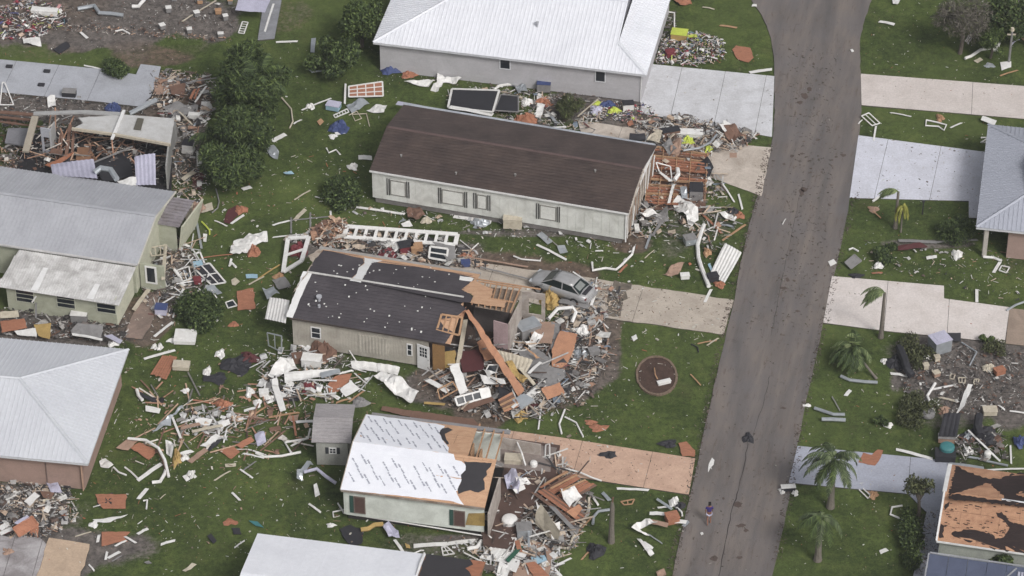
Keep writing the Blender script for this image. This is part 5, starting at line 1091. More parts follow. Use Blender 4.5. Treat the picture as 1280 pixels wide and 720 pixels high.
DATA = '''
# top left lot
C|pale_box|box|56,18,2.0,.55,.4,-.12|w|long white box lying in the top left rubble
L|white_bag|bag|75,15,.2,.2,.25|w|small white bag beside the long white box
T|cushion|cushion|.2,(28,48),(50,48),(52,58),(30,57)|w|white cushion at the lower end of the top left rubble
T|white_strip|strip|.05,(99,41),(102,40),(111,47),(108,49)|w|short white strip on the grass strip top left
Q|curved_gutter|gutter|.07,(144,39),(153,37),(162,42)|w|curved white gutter piece on the grass strip edge
Q|bent_duct|duct|.16,(97,11),(108,9),(118,7),(124,16),(140,17),(154,19)|s|crumpled silver duct on the bare lot top left
Q|bent_duct|duct|.15,(165,8),(173,8),(177,3),(180,0)|w|curled white duct piece near the top edge of the bare lot
B|thin_board|board|228,27,270,1,.12|c|long thin pale board lying diagonally on the bare lot
C|concrete_block|block|211,15,.4,.4,.4,.2|gw|concrete block with white top right of the curled duct
C|concrete_block|block|246,20,.4,.4,.35,.4|gw|concrete block touching the long thin diagonal board
C|clay_block|block|273,17,.45,.4,.3,.1|tt|tan block in the middle right of the bare lot
C|concrete_block|block|282,25,.35,.35,.4,.3|gw|concrete block right below the tan block
C|concrete_block|block|203,36,.4,.4,.35,.5|gw|concrete block nearest the grass on the bare lot centre
C|concrete_block|block|237,41,.35,.35,.35,.2|gw|concrete block at the bare lot edge right part
C|concrete_block|block|276,46,.4,.3,.3,.1|gw|concrete block at the bare lot edge beside the big dark tree
C|clay_block|block|250,4,.4,.4,.35,.1|tg|tan topped block at the top edge of the bare lot
C|concrete_block|block|218,1,.4,.3,.3,.1|gw|concrete block cut by the top picture edge
C|concrete_block|block|288,5,.35,.35,.35,.1|gt|brownish block beside the pale blue shed roof corner
F|aluminium_ladder|ladder|1,5,(303,27),(310,28),(305,42),(298,41)|w|small white ladder lying left of the grey path
T|roof_corner|roof fragment|.05,(298,0,1),(338,0,1),(331,16,1),(294,13,1)|l|pale blue white roof corner at the top edge
B|white_post|post|342,5,331,40,.16|w|white post lying along the grey path
B|white_post|post|345,53,372,52,.2|w|white horizontal post on grass right of the grey path
T|gutter_end|gutter|.1,(389,48),(395,48),(393,66),(388,66)|s|curved silver gutter end left of the darker tree
Q|bent_pipe|pipe|.07,(386,86),(390,90),(404,88)|s|short bent grey pipe left of the big white awning sheet
R|awning_sheet|metal sheet|5,(398,80),(438,76),(441,83),(406,91)|w|white ribbed awning sheet on grass by the darker tree
B|white_batten|board|403,88,415,96,.09|w|white batten under the ribbed awning sheet
Y|dark_board|board|(66,62),(83,52),(88,58),(75,68)|d|dark torn mat on the grass strip
# pad vents
C|roof_box|box|12,86,.45,.3,.2,-.1|dd|small dark box at the left end of the grey concrete pad
C|roof_box|box|59,92,.45,.3,.2,-.1|dd|small dark box in the upper middle of the grey concrete pad
C|roof_box|box|52,109,.45,.3,.2,-.1|dd|small dark box near the lower edge of the grey concrete pad
C|grey_bin|bin|87,121,1.0,.6,.5,-.1|dg|large dark box leaning on the lower edge of the concrete pad
B|white_pipe|pipe|105,82,130,88,.14|w|white pipe on the pad edge left of the clipped shrub
T|white_sack|sack|.3,(59,124),(69,122),(70,134),(60,135)|w|white sack on the soil strip below the concrete pad
F|roof_truss|frame|1,1,(3,103,.4),(6,103,.4),(17,131),(0,131)|w|white bent A shaped frame at the pad left end
L|blue_bag|bag|142,137,.6,.5,.5|u|blue and white bag by the broken pale roof slab
Q|bent_duct|duct|.2,(162,142,.8),(178,134,1),(195,125,1)|s|long silver duct leaning across the pad corner
B|metal_rail|rail|232,104,276,97,.12,dict(z=.8)|g|grey rail pointing at the dark tree from the wood pile
B|orange_stud|board|238,124,244,112,.2,dict(z=.7)|o|left orange stud in the dark wood pile
B|orange_stud|board|243,124,249,111,.14,dict(z=.8)|o|right orange stud in the dark wood pile
B|pale_stud|board|244,128,258,108,.14,dict(z=.8)|w|pale stud crossing right of the orange studs
Y|floor_sheet|sheet|(194,97,.1),(226,102,.1),(224,112,.1),(212,118,.1),(192,118,.1)|k|clay coloured floor sheet right of the concrete pad
Y|brown_sheet|sheet|(212,108,.4),(232,104,.4),(230,122,.4),(214,118,.4)|b|dark brown burnt looking sheet over the clay floor sheet
T|grey_tarp|tarp|.25,(202,136),(226,128,.4),(248,134,.4),(246,146),(216,148)|g|grey crumpled tarp above the broken end wall
T|white_curtain|curtain|.3,(252,130,.4),(262,128,.5),(266,136),(258,150),(250,142)|w|white crumpled curtain beside the big dark tree
B|pale_board|board|224,140,240,156,.12,dict(z=.5)|c|pale board slanting over the tarp
C|white_tank|tank|243,148,.8,.4,.35,-.1|w|small white tank left of the big dark tree
B|pale_board|board|228,225,243,215,.4,dict(z=.2)|c|wide grey green board right of the broken end wall
C|white_washer|washing machine|236,190,.8,.7,.8,-.2|wd|white washer with a dark opening beside the broken end wall
T|white_tub|tub|.4,(246,190,.4),(256,196,.4),(254,206),(246,208)|w|white broken tub piece below the washer
B|white_pipe|pipe|256,222,258,212,.1|w|short white pipe on the dark grass right of broken wall
B|metal_angle|rail|266,226,281,234,.14|g|grey angle iron below the dark tree
Q|bent_rod|rod|.05,(270,236),(274,252),(272,260),(265,266)|g|thin bent grey rod on the grass below the dark tree
B|white_block|board|303,237,314,234,.35|w|white oblong piece on the grass under the tree edge
# right of sage house
Y|brown_rug|rug|(242,212),(255,212),(252,238),(240,234)|m|dark maroon rug piece near broken wall debris
T|tan_bundle|bundle|.4,(240,255),(252,250),(258,266),(246,272),(238,266)|k|tan crumpled bundle at the corrugated side roof
Y|cream_board|board|(250,258,.2),(265,253,.2),(267,262,.2),(252,266,.2)|c|short wide cream board right of the tan bundle
T|insulation|insulation|.3,(231,252,.8),(242,256,.8),(238,280,.4),(232,276)|c|pale vertical insulation strip beside the side roof
B|cream_post|post|235,292,243,278,.3,dict(z=.2)|c|short cream post below the insulation strip
B|grey_post|post|245,273,252,311,.16|s|long bluish post lying below the tan bundle
Q|lime_hose|hose|.06,(252,277),(258,283),(262,288),(262,293)|y|lime yellow hose curved on the lawn
B|white_board|board|268,276,284,283,.09|w|thin white board left of the maroon rug
Y|brown_rug|rug|(285,262),(298,256),(302,262),(288,280),(280,278)|m|brown folded rug near the orange scrap on lawn
L|orange_scrap|scrap|301,263,.5,.5,.25|o|orange scrap on top end of the folded brown rug
B|white_trim|trim|289,280,305,269,.2|w|white trim bent on grass under the orange scrap
T|white_scrap|scrap|.1,(254,293),(259,293),(258,303),(254,302)|w|small white scrap below the lime hose
T|white_tarp|tarp|.35,(287,318),(292,302),(320,293),(334,292),(335,302),(318,310),(300,322)|w|large crumpled white tarp above the window frame wall on lawn
L|orange_cushion|cushion|317,315,.45,.7,.35|o|orange cushion against the large white tarp
Q|white_rag|rag|.09,(289,324),(287,332),(290,329),(295,334)|w|white rag hanging below the large white tarp
F|screen_framework|window frame|2,1,(235,320),(250,315),(256,330),(242,334),dict(bw=.12)|w|small white screen frame top of the toppled frames
F|screen_framework|window frame|2,2,(240,333),(262,329),(282,353),(264,356),dict(bw=.12)|wd|large toppled screen frame with four dark panes
Y|pale_blue_board|board|(241,327,.1),(252,325,.1),(254,331,.1),(242,334,.1)|p|pale blue board across the screen frames
B|orange_pole|pole|250,323,290,318,.08|o|thin orange pole pointing at the white tarp
C|red_bin|bin|247,354,.5,.5,.35,.2|rr|red bin between the toppled screen frames
Y|dark_green_mat|mat|(240,338),(254,335),(256,350),(242,350)|d|dark green mat under the large screen frame
Q|white_hose|pipe|.11,(218,337,.3),(226,348),(229,362),(224,372),(220,377)|w|long curved white pipe beside the toppled screen frames
T|crumpled_screen|screen|.2,(255,358),(268,358),(278,368),(272,370),(260,366)|s|crumpled silver screen below the red bin
B|white_batten|board|262,360,271,373,.1|w|white batten leaning over the crumpled screen
B|white_batten|board|236,365,252,364,.14|w|short white batten above the round dark shrub
F|white_stool|frame|2,1,(221,338,.2),(236,333,.2),(239,348,.2),(228,352,.2)|w|white broken chair frame left of the dark green mat
F|window_unit|window|1,1,(282,378),(291,375),(296,382),(285,385)|w*|small white window sash left of the orange plywood square
Y|orange_plywood|plywood|(296,364),(317,360),(319,386),(297,388)|o|orange plywood square right of the dark round shrub
Y|arrow_board|board|(289,350),(294,347),(300,352),(294,357),(290,356)|c|cream arrow shaped board above the orange plywood square
C|cool_box|box|202,391,.8,.7,.5,-.1|lu|pale blue box with dark lid left of the dark round shrub
Y|cyan_board|board|(307,343),(322,343),(322,348),(308,348)|p|pale cyan board beside the cream arrow board
B|pale_stick|board|311,356,330,346,.12|c|pale stick under the pale cyan board
L|orange_tub|tub|292,406,.35,.3,.2|o|small orange tub right of the dark round shrub
C|white_appliance|appliance|232,424,1.45,1.3,.28,-.05|w|big flat white square appliance on the left lawn
B|white_board|board|193,421,216,403,.2|w|long white board left of the big white appliance
B|white_board|board|180,449,219,438,.22|w|long white board above the orange ribbed plywood
P|orange_boards|boards|7,(188,468),(204,443),(222,446),(208,475)|o|orange plywood leaning beside the pale green cushion
C|green_cushion|cushion|227,460,1.1,.7,.3,-.1|cc|pale green cushion right of the orange plywood
L|white_foam|foam|275,443,.35,.5,.2|w|white foam lump right of the pale green cushion
L|white_foam|foam|259,465,.3,.5,.2|w|white foam lump below right of the green cushion
L|white_foam|foam|193,434,.2,.3,.2|w|left one of two small foam lumps above the white board
L|white_foam|foam|200,434,.2,.4,.2|w|right one of two small foam lumps above the white board
L|white_foam|foam|214,426,.3,.25,.15|w|foam lump left of the white appliance
L|white_foam|foam|232,489,.3,.25,.15|w|foam lump above the tan and white board pile
L|grey_bag|bag|297,456,1.1,1.0,.3|d|dark grey flattened bag on the left lawn
L|brown_bag|bag|311,449,.7,.7,.3|m|dark brown bag right of the dark grey bag
L|dark_rag|rag|270,473,.8,.6,.1|d|dark rag below the dark grey bag
# between sage house and hip roof
Y|awning_board|panel|(88,414,.5),(97,404,.9),(129,407,.9),(126,424,.5),(92,420,.4)|g|grey translucent awning panel on debris by the sage wall
B|awning_rail|rail|90,418,128,425,.22,dict(z=.5)|w|white rail along the awning panel
C|ac_unit|air conditioner|100,401,1.1,.8,.7,-.1|gw|grey air unit against the sage wall
Y|blue_board|panel|(130,420,.2),(140,418,.2),(153,426,.2),(150,430,.2)|l|small bluish panel beside the awning panel
Y|ochre_board|board|(42,406,.5),(64,404,.7),(62,424,.4),(48,420,.4)|h|ochre plywood board standing in debris by the hip roof
Y|white_board|board|(18,414,.3),(44,410,.5),(46,421,.3),(22,419,.2)|w|white board left of the ochre plywood
Y|orange_plywood|plywood|(0,402,.3),(30,398,.4),(34,410,.3),(2,416,.3)|o|orange plywood at the left picture edge
Y|cream_board|board|(0,390,.3),(22,388,.3),(24,396,.2),(0,398,.2)|c|cream board above the orange plywood at left edge
B|white_batten|board|75,422,90,420,.1|w|thin white batten right of the ochre plywood
L|white_foam|foam|141,431,.4,.25,.2|w|white foam bit at the hip roof far corner
Q|grey_downpipe|pipe|.06,(45,370,1.5),(40,378,1)|w|short loose downpipe on the sage wall
B|porch_post|post|45,362,45,398,.12,dict(z=.9)|g|thin grey post before the sage wall
F|porch_framework|frame|3,1,(186,310,1.2),(208,306,1.6),(206,318,1.4),(190,320,1)|c|broken cream porch frame above the sage door
B|porch_beam|beam|207,306,204,350,.25,dict(z=1.2)|c|pale beam falling from the broken porch frame
B|cream_beam|beam|167,388,186,362,.3,dict(z=.2)|c|pale green fallen beam along the brown path
# left lawn lower pile
T|dark_tarp|tarp|.3,(172,488),(178,500),(205,506),(206,502),(182,494)|d|dark grey tarp curled beside the hip roof
Q|white_duct|duct|.12,(171,487),(173,494),(178,500)|w|short white duct on the curled dark tarp
Y|white_board|panel|(182,507,.2),(201,511,.3),(199,517,.2),(182,514,.1)|w|white panel below the curled dark tarp
T|silver_sheet|metal sheet|.25,(188,539,.3),(210,520,.6),(228,507,.5),(230,512,.3),(214,524,.3),(214,532,.3),(192,541)|s|big folded silver sheet in the left lawn pile
B|white_post|post|215,521,226,548,.16,dict(z=.2)|w|white post under the folded silver sheet
B|thin_rod|rod|224,547,236,561,.06|g|thin grey rod continuing from the white post
Y|orange_plywood|plywood|(162,559,.1),(174,553,.2),(194,562,.1),(192,570,.1),(186,575)|o|orange plywood under the white curved strip left pile
Y|pale_board|board|(145,560,.3),(160,548,.3),(176,548,.3),(160,563,.2)|k|clay coloured bent board left of the orange plywood pile
Q|white_strip|strip|.1,(160,548,.4),(182,550,.5),(198,560,.5),(206,575,.3),(211,596)|w|long curved white strip over the left lawn pile
T|white_fabric|fabric|.35,(207,553,.4),(214,553,.4),(218,562,.3),(215,574),(208,568)|w|white fabric standing in the left lawn pile
Q|brown_strip|strip|.1,(196,560,.3),(204,575,.2),(210,594)|b|brown strip beside the long curved white strip
B|white_post|post|172,601,202,580,.3|w|thick white post left lawn below the orange plywood
Q|white_gutter|gutter|.12,(190,603),(200,602),(206,592),(208,586)|w|bent white gutter right of the thick white post
T|white_scrap|scrap|.2,(124,577),(132,574),(142,584),(136,587),(126,584)|w|white torn cap near the hip house right wall
Q|white_rod|rod|.06,(142,584),(148,590),(158,594)|w|thin white rod from the torn cap
Q|white_rod|rod|.06,(156,584),(164,590),(173,599)|w|thin white rod reaching the thick white post
B|white_post|post|173,624,184,611,.26|w|short white post under the thick white post
Q|white_angle|angle|.06,(179,626),(184,625),(183,636)|w|bent white angle piece below the short white post
B|white_post|post|200,624,207,618,.05|c|tiny stick right of the short white post
T|long_white_shard|shard|.08,(250,558),(270,542,.2),(276,545,.2),(262,560)|w|long white shard in the middle of the left lawn debris
Y|dark_board|panel|(256,562),(268,552,.1),(278,548,.1),(272,556),(262,564)|d|dark panel under the long white shard
T|white_shard|shard|.1,(222,567),(238,562,.1),(243,565),(232,570)|w|small white shard left of the brown beam
B|brown_beam|beam|237,578,258,562,.4|k|clay coloured beam below the long white shard
Y|orange_plywood|plywood|(272,563),(292,558,.1),(300,565),(289,574)|o|orange plywood diamond lower part on left lawn
Y|orange_plywood|plywood|(294,556,.1),(314,546,.2),(318,551,.1),(302,561)|o|orange plywood strip joining the diamond plywood
L|tan_scrap|scrap|221,573,.3,.9,.2|h|ochre upright scrap in the left lawn pile
L|white_foam|foam|231,573,.3,.3,.25|w|white foam ball right of the ochre scrap
T|white_block|foam|.1,(228,596),(233,594),(238,600),(233,602)|w|white foam slab below the left lawn pile
L|white_foam|foam|239,593,.25,.4,.2|w|white foam lump right of the white foam slab
Y|pale_board|panel|(243,524,.3),(254,522,.3),(266,524,.3),(262,532,.2),(246,531,.2)|w|white panel on top of the pale board pile
Y|pale_board|panel|(272,528,.3),(286,524,.4),(288,530,.3),(276,536,.2)|w|cream white panel at the right of the pale board pile
B|pale_board|board|226,536,250,530,.3,dict(z=.3)|k|tan board slanting on the pale board pile
B|pale_board|board|240,540,278,532,.25,dict(z=.4)|c|cream board crossing the pale board pile
B|pink_board|board|296,522,340,526,.12|b|long thin reddish board above the pale pile
B|pink_board|board|290,516,330,524,.1|k|thin clay board parallel to the long reddish board
B|white_post|post|297,525,312,522,.22|w|short white post over the thin clay board
B|white_post|post|305,514,320,510,.22|w|short white post above the long reddish board
L|orange_scrap|scrap|279,507,.6,.6,.3|o|orange scrap at the top of the pale board pile
B|orange_board|board|240,500,268,505,.15|o|thin orange board left of the orange scrap
T|blue_rag|rag|.2,(318,545),(330,540,.2),(333,554),(322,560)|l|bluish white rag at the right side of the lawn debris
B|white_stick|board|304,567,330,573,.12|w|white stick below the bluish rag
B|white_stick|board|310,562,332,569,.1|w|second white stick just above and parallel to the other
B|white_stick|board|300,587,316,598,.12|w|white diagonal stick lower left lawn
B|grey_stick|board|302,590,320,577,.09|g|grey stick crossing above the white diagonal stick
B|grey_stick|board|268,601,288,589,.1|c|pale grey stick left of the crossing sticks
Y|grey_block|board|(281,580),(295,579),(295,583),(282,584)|c|short cream block above the pale grey stick
B|white_stick|board|290,616,300,626,.15|w|short white stick far right of the lower left lawn
Y|orange_plywood|plywood|(119,618),(158,618),(157,636),(129,636),(122,628)|o|orange plywood with round dark stain on lower left lawn
L|dark_disc|disc|135,627,.65,.65,.06|d|dark disc on the orange plywood
Y|orange_plywood|plywood|(127,665),(163,665),(155,672),(160,677),(146,678),(127,683)|o|torn orange plywood near the sand coloured pad
B|white_stick|board|156,671,170,679,.14|w|white stick on the torn orange plywood corner
B|white_stick|board|144,683,158,676,.14|w|white stick below the torn orange plywood
B|white_stick|board|122,678,124,669,.18|w|short white stick left of the torn orange plywood
T|white_shard|shard|.1,(116,650),(140,647),(160,644),(138,653),(120,653)|w|long pointed white shard between the two orange plywood sheets
L|white_foam|foam|117,656,.3,.3,.15|w|white foam at the end of the pointed shard
B|white_stick|board|172,668,185,661,.2|w|white stick on lawn right of the torn plywood
B|white_stick|board|201,681,219,676,.2|w|white stick in the middle of the bottom left lawn
B|white_stick|board|132,700,134,690,.15|w|upright short stick below the torn plywood
B|white_stick|board|135,698,150,690,.2|w|white slanting stick beside the upright short stick
B|grey_stick|board|140,702,152,695,.08|g|grey stick below the slanting white stick
B|white_stick|board|111,706,118,714,.1|w|small white stick right of the sand pad
B|grey_stick|board|94,671,114,665,.09|c|pale stick above the sand pad
T|white_scrap|scrap|.1,(180,704),(186,701),(190,704),(184,706)|g|grey folded scrap bottom left lawn
T|bone_scrap|scrap|.15,(228,715),(240,705,.1),(246,708),(232,716)|c|cream bone shaped scrap beside the bottom white roof
Y|dark_mat|mat|(259,670),(264,667),(271,676),(267,680)|d|small dark mat on the bottom left lawn
Y|dark_mat|mat|(289,660),(300,660),(302,668),(292,668)|d|dark mat near the bottom white roof corner
B|grey_stick|board|293,685,306,676,.1|w|white stick left of the bottom white roof
L|orange_scrap|scrap|288,653,.5,.3,.1|o|small orange scrap above the bottom white roof corner
T|teal_scrap|scrap|.08,(311,652),(322,652),(330,660),(320,658)|e|teal scrap above the bottom white roof
Y|tile_board|board|(30,627,.3),(43,615,.6),(50,620,.6),(37,633,.3)|w|white tile patterned board in the debris below the hip house
Y|brown_board|board|(50,614,.4),(68,616,.4),(64,624,.3),(54,622,.3)|b|dark red brown board beside the tile board
T|blue_cloth|cloth|.25,(58,604,.2),(72,604,.2),(78,616,.2),(64,618,.2)|l|bluish white cloth heap under the hip house wall
T|cream_cloth|cloth|.2,(50,626,.2),(66,620,.3),(68,624,.2),(56,630)|c|cream cloth beneath the brown board
F|wood_crate|crate|3,1,(16,660,.9),(40,645,.9),(48,656,.6),(24,671,.4)|oo|orange slatted crate bottom left debris
Y|orange_board|board|(38,664,.2),(48,655,.3),(48,672),(36,672)|o|orange board right of the slatted crate
B|blue_board|board|20,655,36,646,.3,dict(z=.9)|l|bluish rail on top of the slatted crate
B|white_board|board|0,668,16,661,.3,dict(z=.3)|w|white board at the bottom left picture edge
B|white_board|board|0,662,8,656,.4,dict(z=.3)|w|short white board at left edge above the other
B|grey_stick|board|62,648,73,633,.12|g|grey stick right of the orange slatted crate
B|white_stick|board|58,636,72,635,.08|w|thin white stick above the grey stick
Y|orange_scrap|scrap|(76,638),(84,632),(83,646),(77,646)|o|orange scrap on lawn right of the debris
L|clay_scrap|scrap|10,691,.5,.4,.2|k|clay scrap on the dirty white pad
# white debris heap left of beige house
R|siding_board|siding panel|3,(355,466,.3),(424,461,.5),(424,468,.4),(356,478,.2)|w|long white ridged siding panel in the pale heap
Y|siding_board|siding panel|(400,466,.5),(424,461,.7),(426,466,.6),(402,473,.4)|s|short silver siding end on the long ridged panel
C|white_cabinet|cabinet|390,456,1.3,.8,.6,-.15|ww|white broken cabinet against the beige house
T|white_bathtub|tub|.3,(334,470,.2),(350,450,.6),(366,448,.6),(372,462,.4),(344,474)|w|white tub shaped sheet in the pale heap
Q|white_arch|pipe|.09,(350,448,.6),(360,450,.7),(366,456,.5)|w|curved white arch piece over the tub sheet
C|red_planter|planter|372,452,.7,.6,.5,.2|bb|reddish brown planter in the pale heap
B|white_post|post|341,474,354,514,.42,dict(z=.25)|w|thick white post standing out below the pale heap
Y|white_square|board|(340,474,.5),(346,472,.5),(348,482,.4),(340,481,.4)|w|white square cap on the thick post top
T|grey_sheet|sheet|.12,(328,484),(340,476,.2),(344,484,.2),(334,488)|g|grey sheet left of the thick white post
Y|dark_mat|mat|(344,486),(372,480),(378,500),(352,502)|d|dark mat right of the thick white post
L|white_vase|vase|362,483,.35,.3,.3|w|white rounded vase top on the dark mat
B|white_pillar|post|363,486,361,498,.25|w|white stem below the vase top
C|white_box|box|330,494,.6,.5,.3,.1|w|small white box left lower end of pale heap
L|white_foam|foam|338,499,.5,.35,.2|w|white foam lump right of the small white box
L|white_foam|foam|312,491,.3,.6,.2|w|left white foam lump near the pale heap
L|white_foam|foam|322,504,.3,.4,.2|w|small foam lump below the small white box
L|red_cloth|cloth|386,485,.55,.5,.3|r|red cloth below the ridged siding panel
Q|green_hose|hose|.09,(378,485),(392,492),(414,499)|c|pale green curved strip beneath the red cloth
B|green_board|board|397,487,402,496,.3|c|pale green board right of the red cloth
Y|orange_plywood|plywood|(410,480,.2),(420,470,.4),(440,467,.4),(436,477,.3),(424,489,.1),(412,494)|o|brown orange torn plywood below the beige house wall
Y|white_square|board|(425,487,.3),(439,476,.5),(450,486,.4),(432,496,.2)|w|white board with dark slots beside the torn brown plywood
B|white_board|board|412,492,424,499,.3|w|white board under the slotted white board
B|tan_lath|board|436,503,455,489,.12|t|tan lath below the slotted board
B|tan_lath|board|420,504,436,499,.15|t|short tan lath left of the other lath
L|grey_bag|bag|450,504,.6,.5,.3|g|bluish grey bag right of the small shed
L|brown_box|box|405,441,1.0,.9,.8|b|brown rounded sack against the beige house wall
Y|beige_roll|roll|(396,432,.5),(406,429,.7),(416,436,.6),(412,447,.2),(394,442,.2)|b|brown cardboard leaning on the beige house wall
Q|white_rail|rail|.07,(424,467,.4),(440,463,.3),(441,464,.2)|w|thin white rail right of ridged siding
R|white_sheet|metal sheet|3,(438,451,.2),(471,454,.2),(472,466,.1),(440,460,.1)|w|flat white sheet against the beige wall bottom left
R|white_sheet|metal sheet|3,(471,454,.2),(500,459,.2),(497,470,.1),(472,463,.1)|w|flat white sheet against the beige wall bottom right
T|white_canopy|canopy|.35,(467,472,.3),(478,465,.5),(500,472,.6),(524,491,.3),(520,498,.2),(513,508,.1),(490,494,.1)|w|large domed white canopy lying on grass below the beige house
B|orange_lath|board|366,520,370,545,.14|o|orange lath left of the small shed
B|tan_board|board|336,522,374,516,.16|t|tan board left of the shed upper
B|tan_board|board|312,530,352,524,.14|b|long brown lath upper left of the shed
B|tan_board|board|316,520,334,508,.12|t|diagonal tan lath left of the shed
B|white_board|board|370,528,392,527,.25|w|white board touching the shed roof left side
Y|tan_scrap|scrap|(360,520),(374,518),(372,527),(362,526)|k|clay scrap left of the shed roof
# left of the shed lower
Q|white_pipe|pipe|.08,(364,566),(356,553),(385,548),(388,536)|w|bent white pipe left of the small shed
B|white_board|board|364,558,384,548,.14|w|white board left of the shed window wall
Q|long_pipe|pipe|.09,(320,566),(330,571),(352,570),(376,565)|w|long white pipe on the grass left of the shed
T|crumpled_awning|awning|.4,(371,602,.2),(372,590,.4),(388,578,.7),(392,584,.5),(380,592,.4),(378,607)|s|crumpled pale lilac awning below the shed
Q|awning_tube|pipe|.12,(380,590,.4),(396,586,.5),(408,596,.3),(420,604,.1)|l|bluish tube arching from the crumpled awning
T|white_cloth|cloth|.15,(392,608,.1),(396,604,.2),(400,620),(394,622)|w|white cloth at the foot of the awning tube
B|white_stick|board|386,630,401,641,.15|w|white stick left of the green shuttered window
Q|white_hook|pipe|.05,(417,646),(416,640),(430,637)|w|thin white hook by the siding corner
B|white_stick|board|422,629,430,642,.1|w|white stick leaning by the house left corner
L|white_foam|foam|414,657,.3,.2,.15|w|white foam lump left of the black cloth
Y|black_cloth|cloth|(424,662),(438,656),(455,664),(452,680),(438,684)|d|black shingle sheet on grass beneath the green shuttered house
Q|yellow_cloth|cloth|.16,(451,662),(460,661),(468,656),(479,655)|h|ochre cloth strip right of the black sheet
T|lilac_cloth|cloth|.4,(478,657,.1),(486,655,.2),(498,664,.2),(500,672),(486,674),(480,666)|l|lilac crumpled bedding below the pale green siding
B|white_post|post|493,675,505,692,.2|w|white post running from lilac bedding to the white roof
Q|thin_rod|rod|.05,(514,693),(526,688),(530,688)|w|short white rod at the white roof right corner
B|white_gutter|gutter|517,683,560,680,.35|w|left half of long white gutter below the siding
B|white_gutter|gutter|560,680,595,676,.32|w|right half of long white gutter below the siding
F|white_cross|frame|2,2,(552,684),(558,683),(568,692),(554,694)|w|small white cross frame under the long gutter
T|ochre_scrap|scrap|.1,(506,680),(512,682),(513,686),(508,686)|h|small ochre scrap near the white roof
B|skirting_board|board|436,643,610,671,.1,dict(z=.3)|w|long pale base trim along the siding bottom
Y|brown_board|panel|(476,513,.1),(478,508,.2),(592,524,.2),(600,532,.1),(596,540,.1)|b|long brown panel lying behind the underlayment roof
# behind charcoal roof
F|porch_window_wall|window wall|11,1,(434,283,.5),(572,293,.5),(569,306,.3),(430,296,.3),dict(bw=.3,th=.1)|w|long fallen white window wall with eleven openings
F|porch_end_framework|frame|1,2,(360,298,.4),(386,296,.4),(377,326,.4),(354,340,.3),dict(bw=.3,th=.1)|w|white fallen end frame around maroon cloth
L|maroon_cloth|cloth|373,314,.7,.8,.5|r|maroon cloth inside the white end frame
C|red_chair|chair|508,314,1.1,.8,.6,.3|rd|dark red seat behind the charcoal roof
L|red_cloth|cloth|486,318,.7,.5,.4|r|red cloth left of the dark red seat
T|white_cloth|cloth|.3,(488,302,.3),(505,300,.3),(507,312,.2),(492,316,.2)|w|white cloth under the long window wall
F|window_unit|window|1,2,(538,308,1.1),(560,311,1.1),(558,326,.4),(536,322,.4),dict(bw=.14)|w*|white two pane window unit standing in rubble
Y|grey_board|panel|(540,302,1),(569,308,1),(570,322,.6),(560,326,.6)|g|grey wall panel right of the two pane window unit
C|wood_box|box|521,316,.8,.7,.6,.1|tt|wooden box left of the two pane window unit
Q|loose_tubes|pipe|.04,(575,300),(590,312),(596,306)|w|thin bent white tube right of the window wall
Q|loose_tubes|pipe|.04,(574,312),(582,318),(598,304)|w|thin looping tube beside the bent tube
B|pale_board|board|572,320,660,334,.14,dict(z=.2)|k|long thin tan pole behind the torn roof
C|blue_box|box|582,332,.6,.5,.3,.1|uu|blue box behind the torn roof right part
L|orange_scrap|scrap|582,323,.6,.5,.3|o|orange scrap above the blue box
Y|white_block|board|(575,345,2.9),(592,348,2.9),(590,352,2.9),(574,350,2.9)|w|white board on the charcoal roof torn edge
B|brown_pole|pole|600,334,664,350,.12,dict(z=.3)|g|grey fallen pole behind the torn rafters
B|white_board|board|436,258,506,268,.22|w|long white board on grass left of brown roofed house front
B|pale_rod|rod|394,246,432,257,.1|w|thin pale rod joining the long white board
T|white_tangle|sheet|.3,(490,262),(500,266,.2),(508,276),(498,282),(504,272)|s|crumpled white flashing under the brown house wall
T|brown_bag|cloth|.35,(508,262,.1),(524,258,.2),(532,270),(520,280),(510,276)|b|dark brown torn bag under the brown house wall
T|white_scrap|scrap|.15,(501,281),(512,278),(516,284),(504,285)|w|white scrap left of the pale bag bottom
L|white_scrap|scrap|533,276,.4,.4,.25|c|cream rounded scrap right of the dark brown bag
B|white_board|board|567,271,614,278,.35|w|wide white board at the brown house wall foot
L|crumpled_foil|foil|600,280,.7,.5,.3|s|crumpled foil below the wide white board
C|beige_cooler|air conditioner|641,283,1.3,.8,.8,-.1|cc|beige air unit against the brown roofed house wall
B|white_board|board|671,306,708,325,.2|w|white board lying diagonally on grass below beige air unit
B|pale_board|board|674,292,688,304,.5|s|short silver board leaning near the beige air unit
Q|bent_tube|pipe|.06,(642,320),(652,324),(676,326)|w|bent white tube beside the car front
T|silver_bag|bag|.2,(696,309),(706,307),(710,316),(700,317)|s|silver bag near the white diagonal board
Q|white_strip|strip|.09,(740,328),(741,338),(757,335),(770,337),(776,332),(790,318),(792,310)|w|zigzag white strip on the grass above the car rear
B|orange_stick|board|774,341,784,331,.15|o|orange stick beside the zigzag white strip
B|white_stick|board|744,314,754,314,.12|w|short white stick above the zigzag strip
# tall grass left centre debris
T|silver_sheet|metal sheet|.25,(333,187),(342,185,.1),(349,192),(347,199),(338,197)|s|pale grey sheet on grass right of the dark tree
T|blue_cloth|cloth|.2,(354,218),(364,214,.1),(368,218),(360,221)|p|pale blue cloth on the lawn left centre
B|white_post|post|340,177,357,168,.4|w|thick white post beside the dark tree base
Q|palm_stick|stick|.06,(352,122),(364,136),(366,152),(362,160)|c|curved dead palm frond beside the dark clump
B|white_stick|board|367,155,377,150,.12|w|short white stick below the curved dead frond
B|white_stick|board|377,138,414,123,.12|w|long white stick crossing the grass left of the crate frame
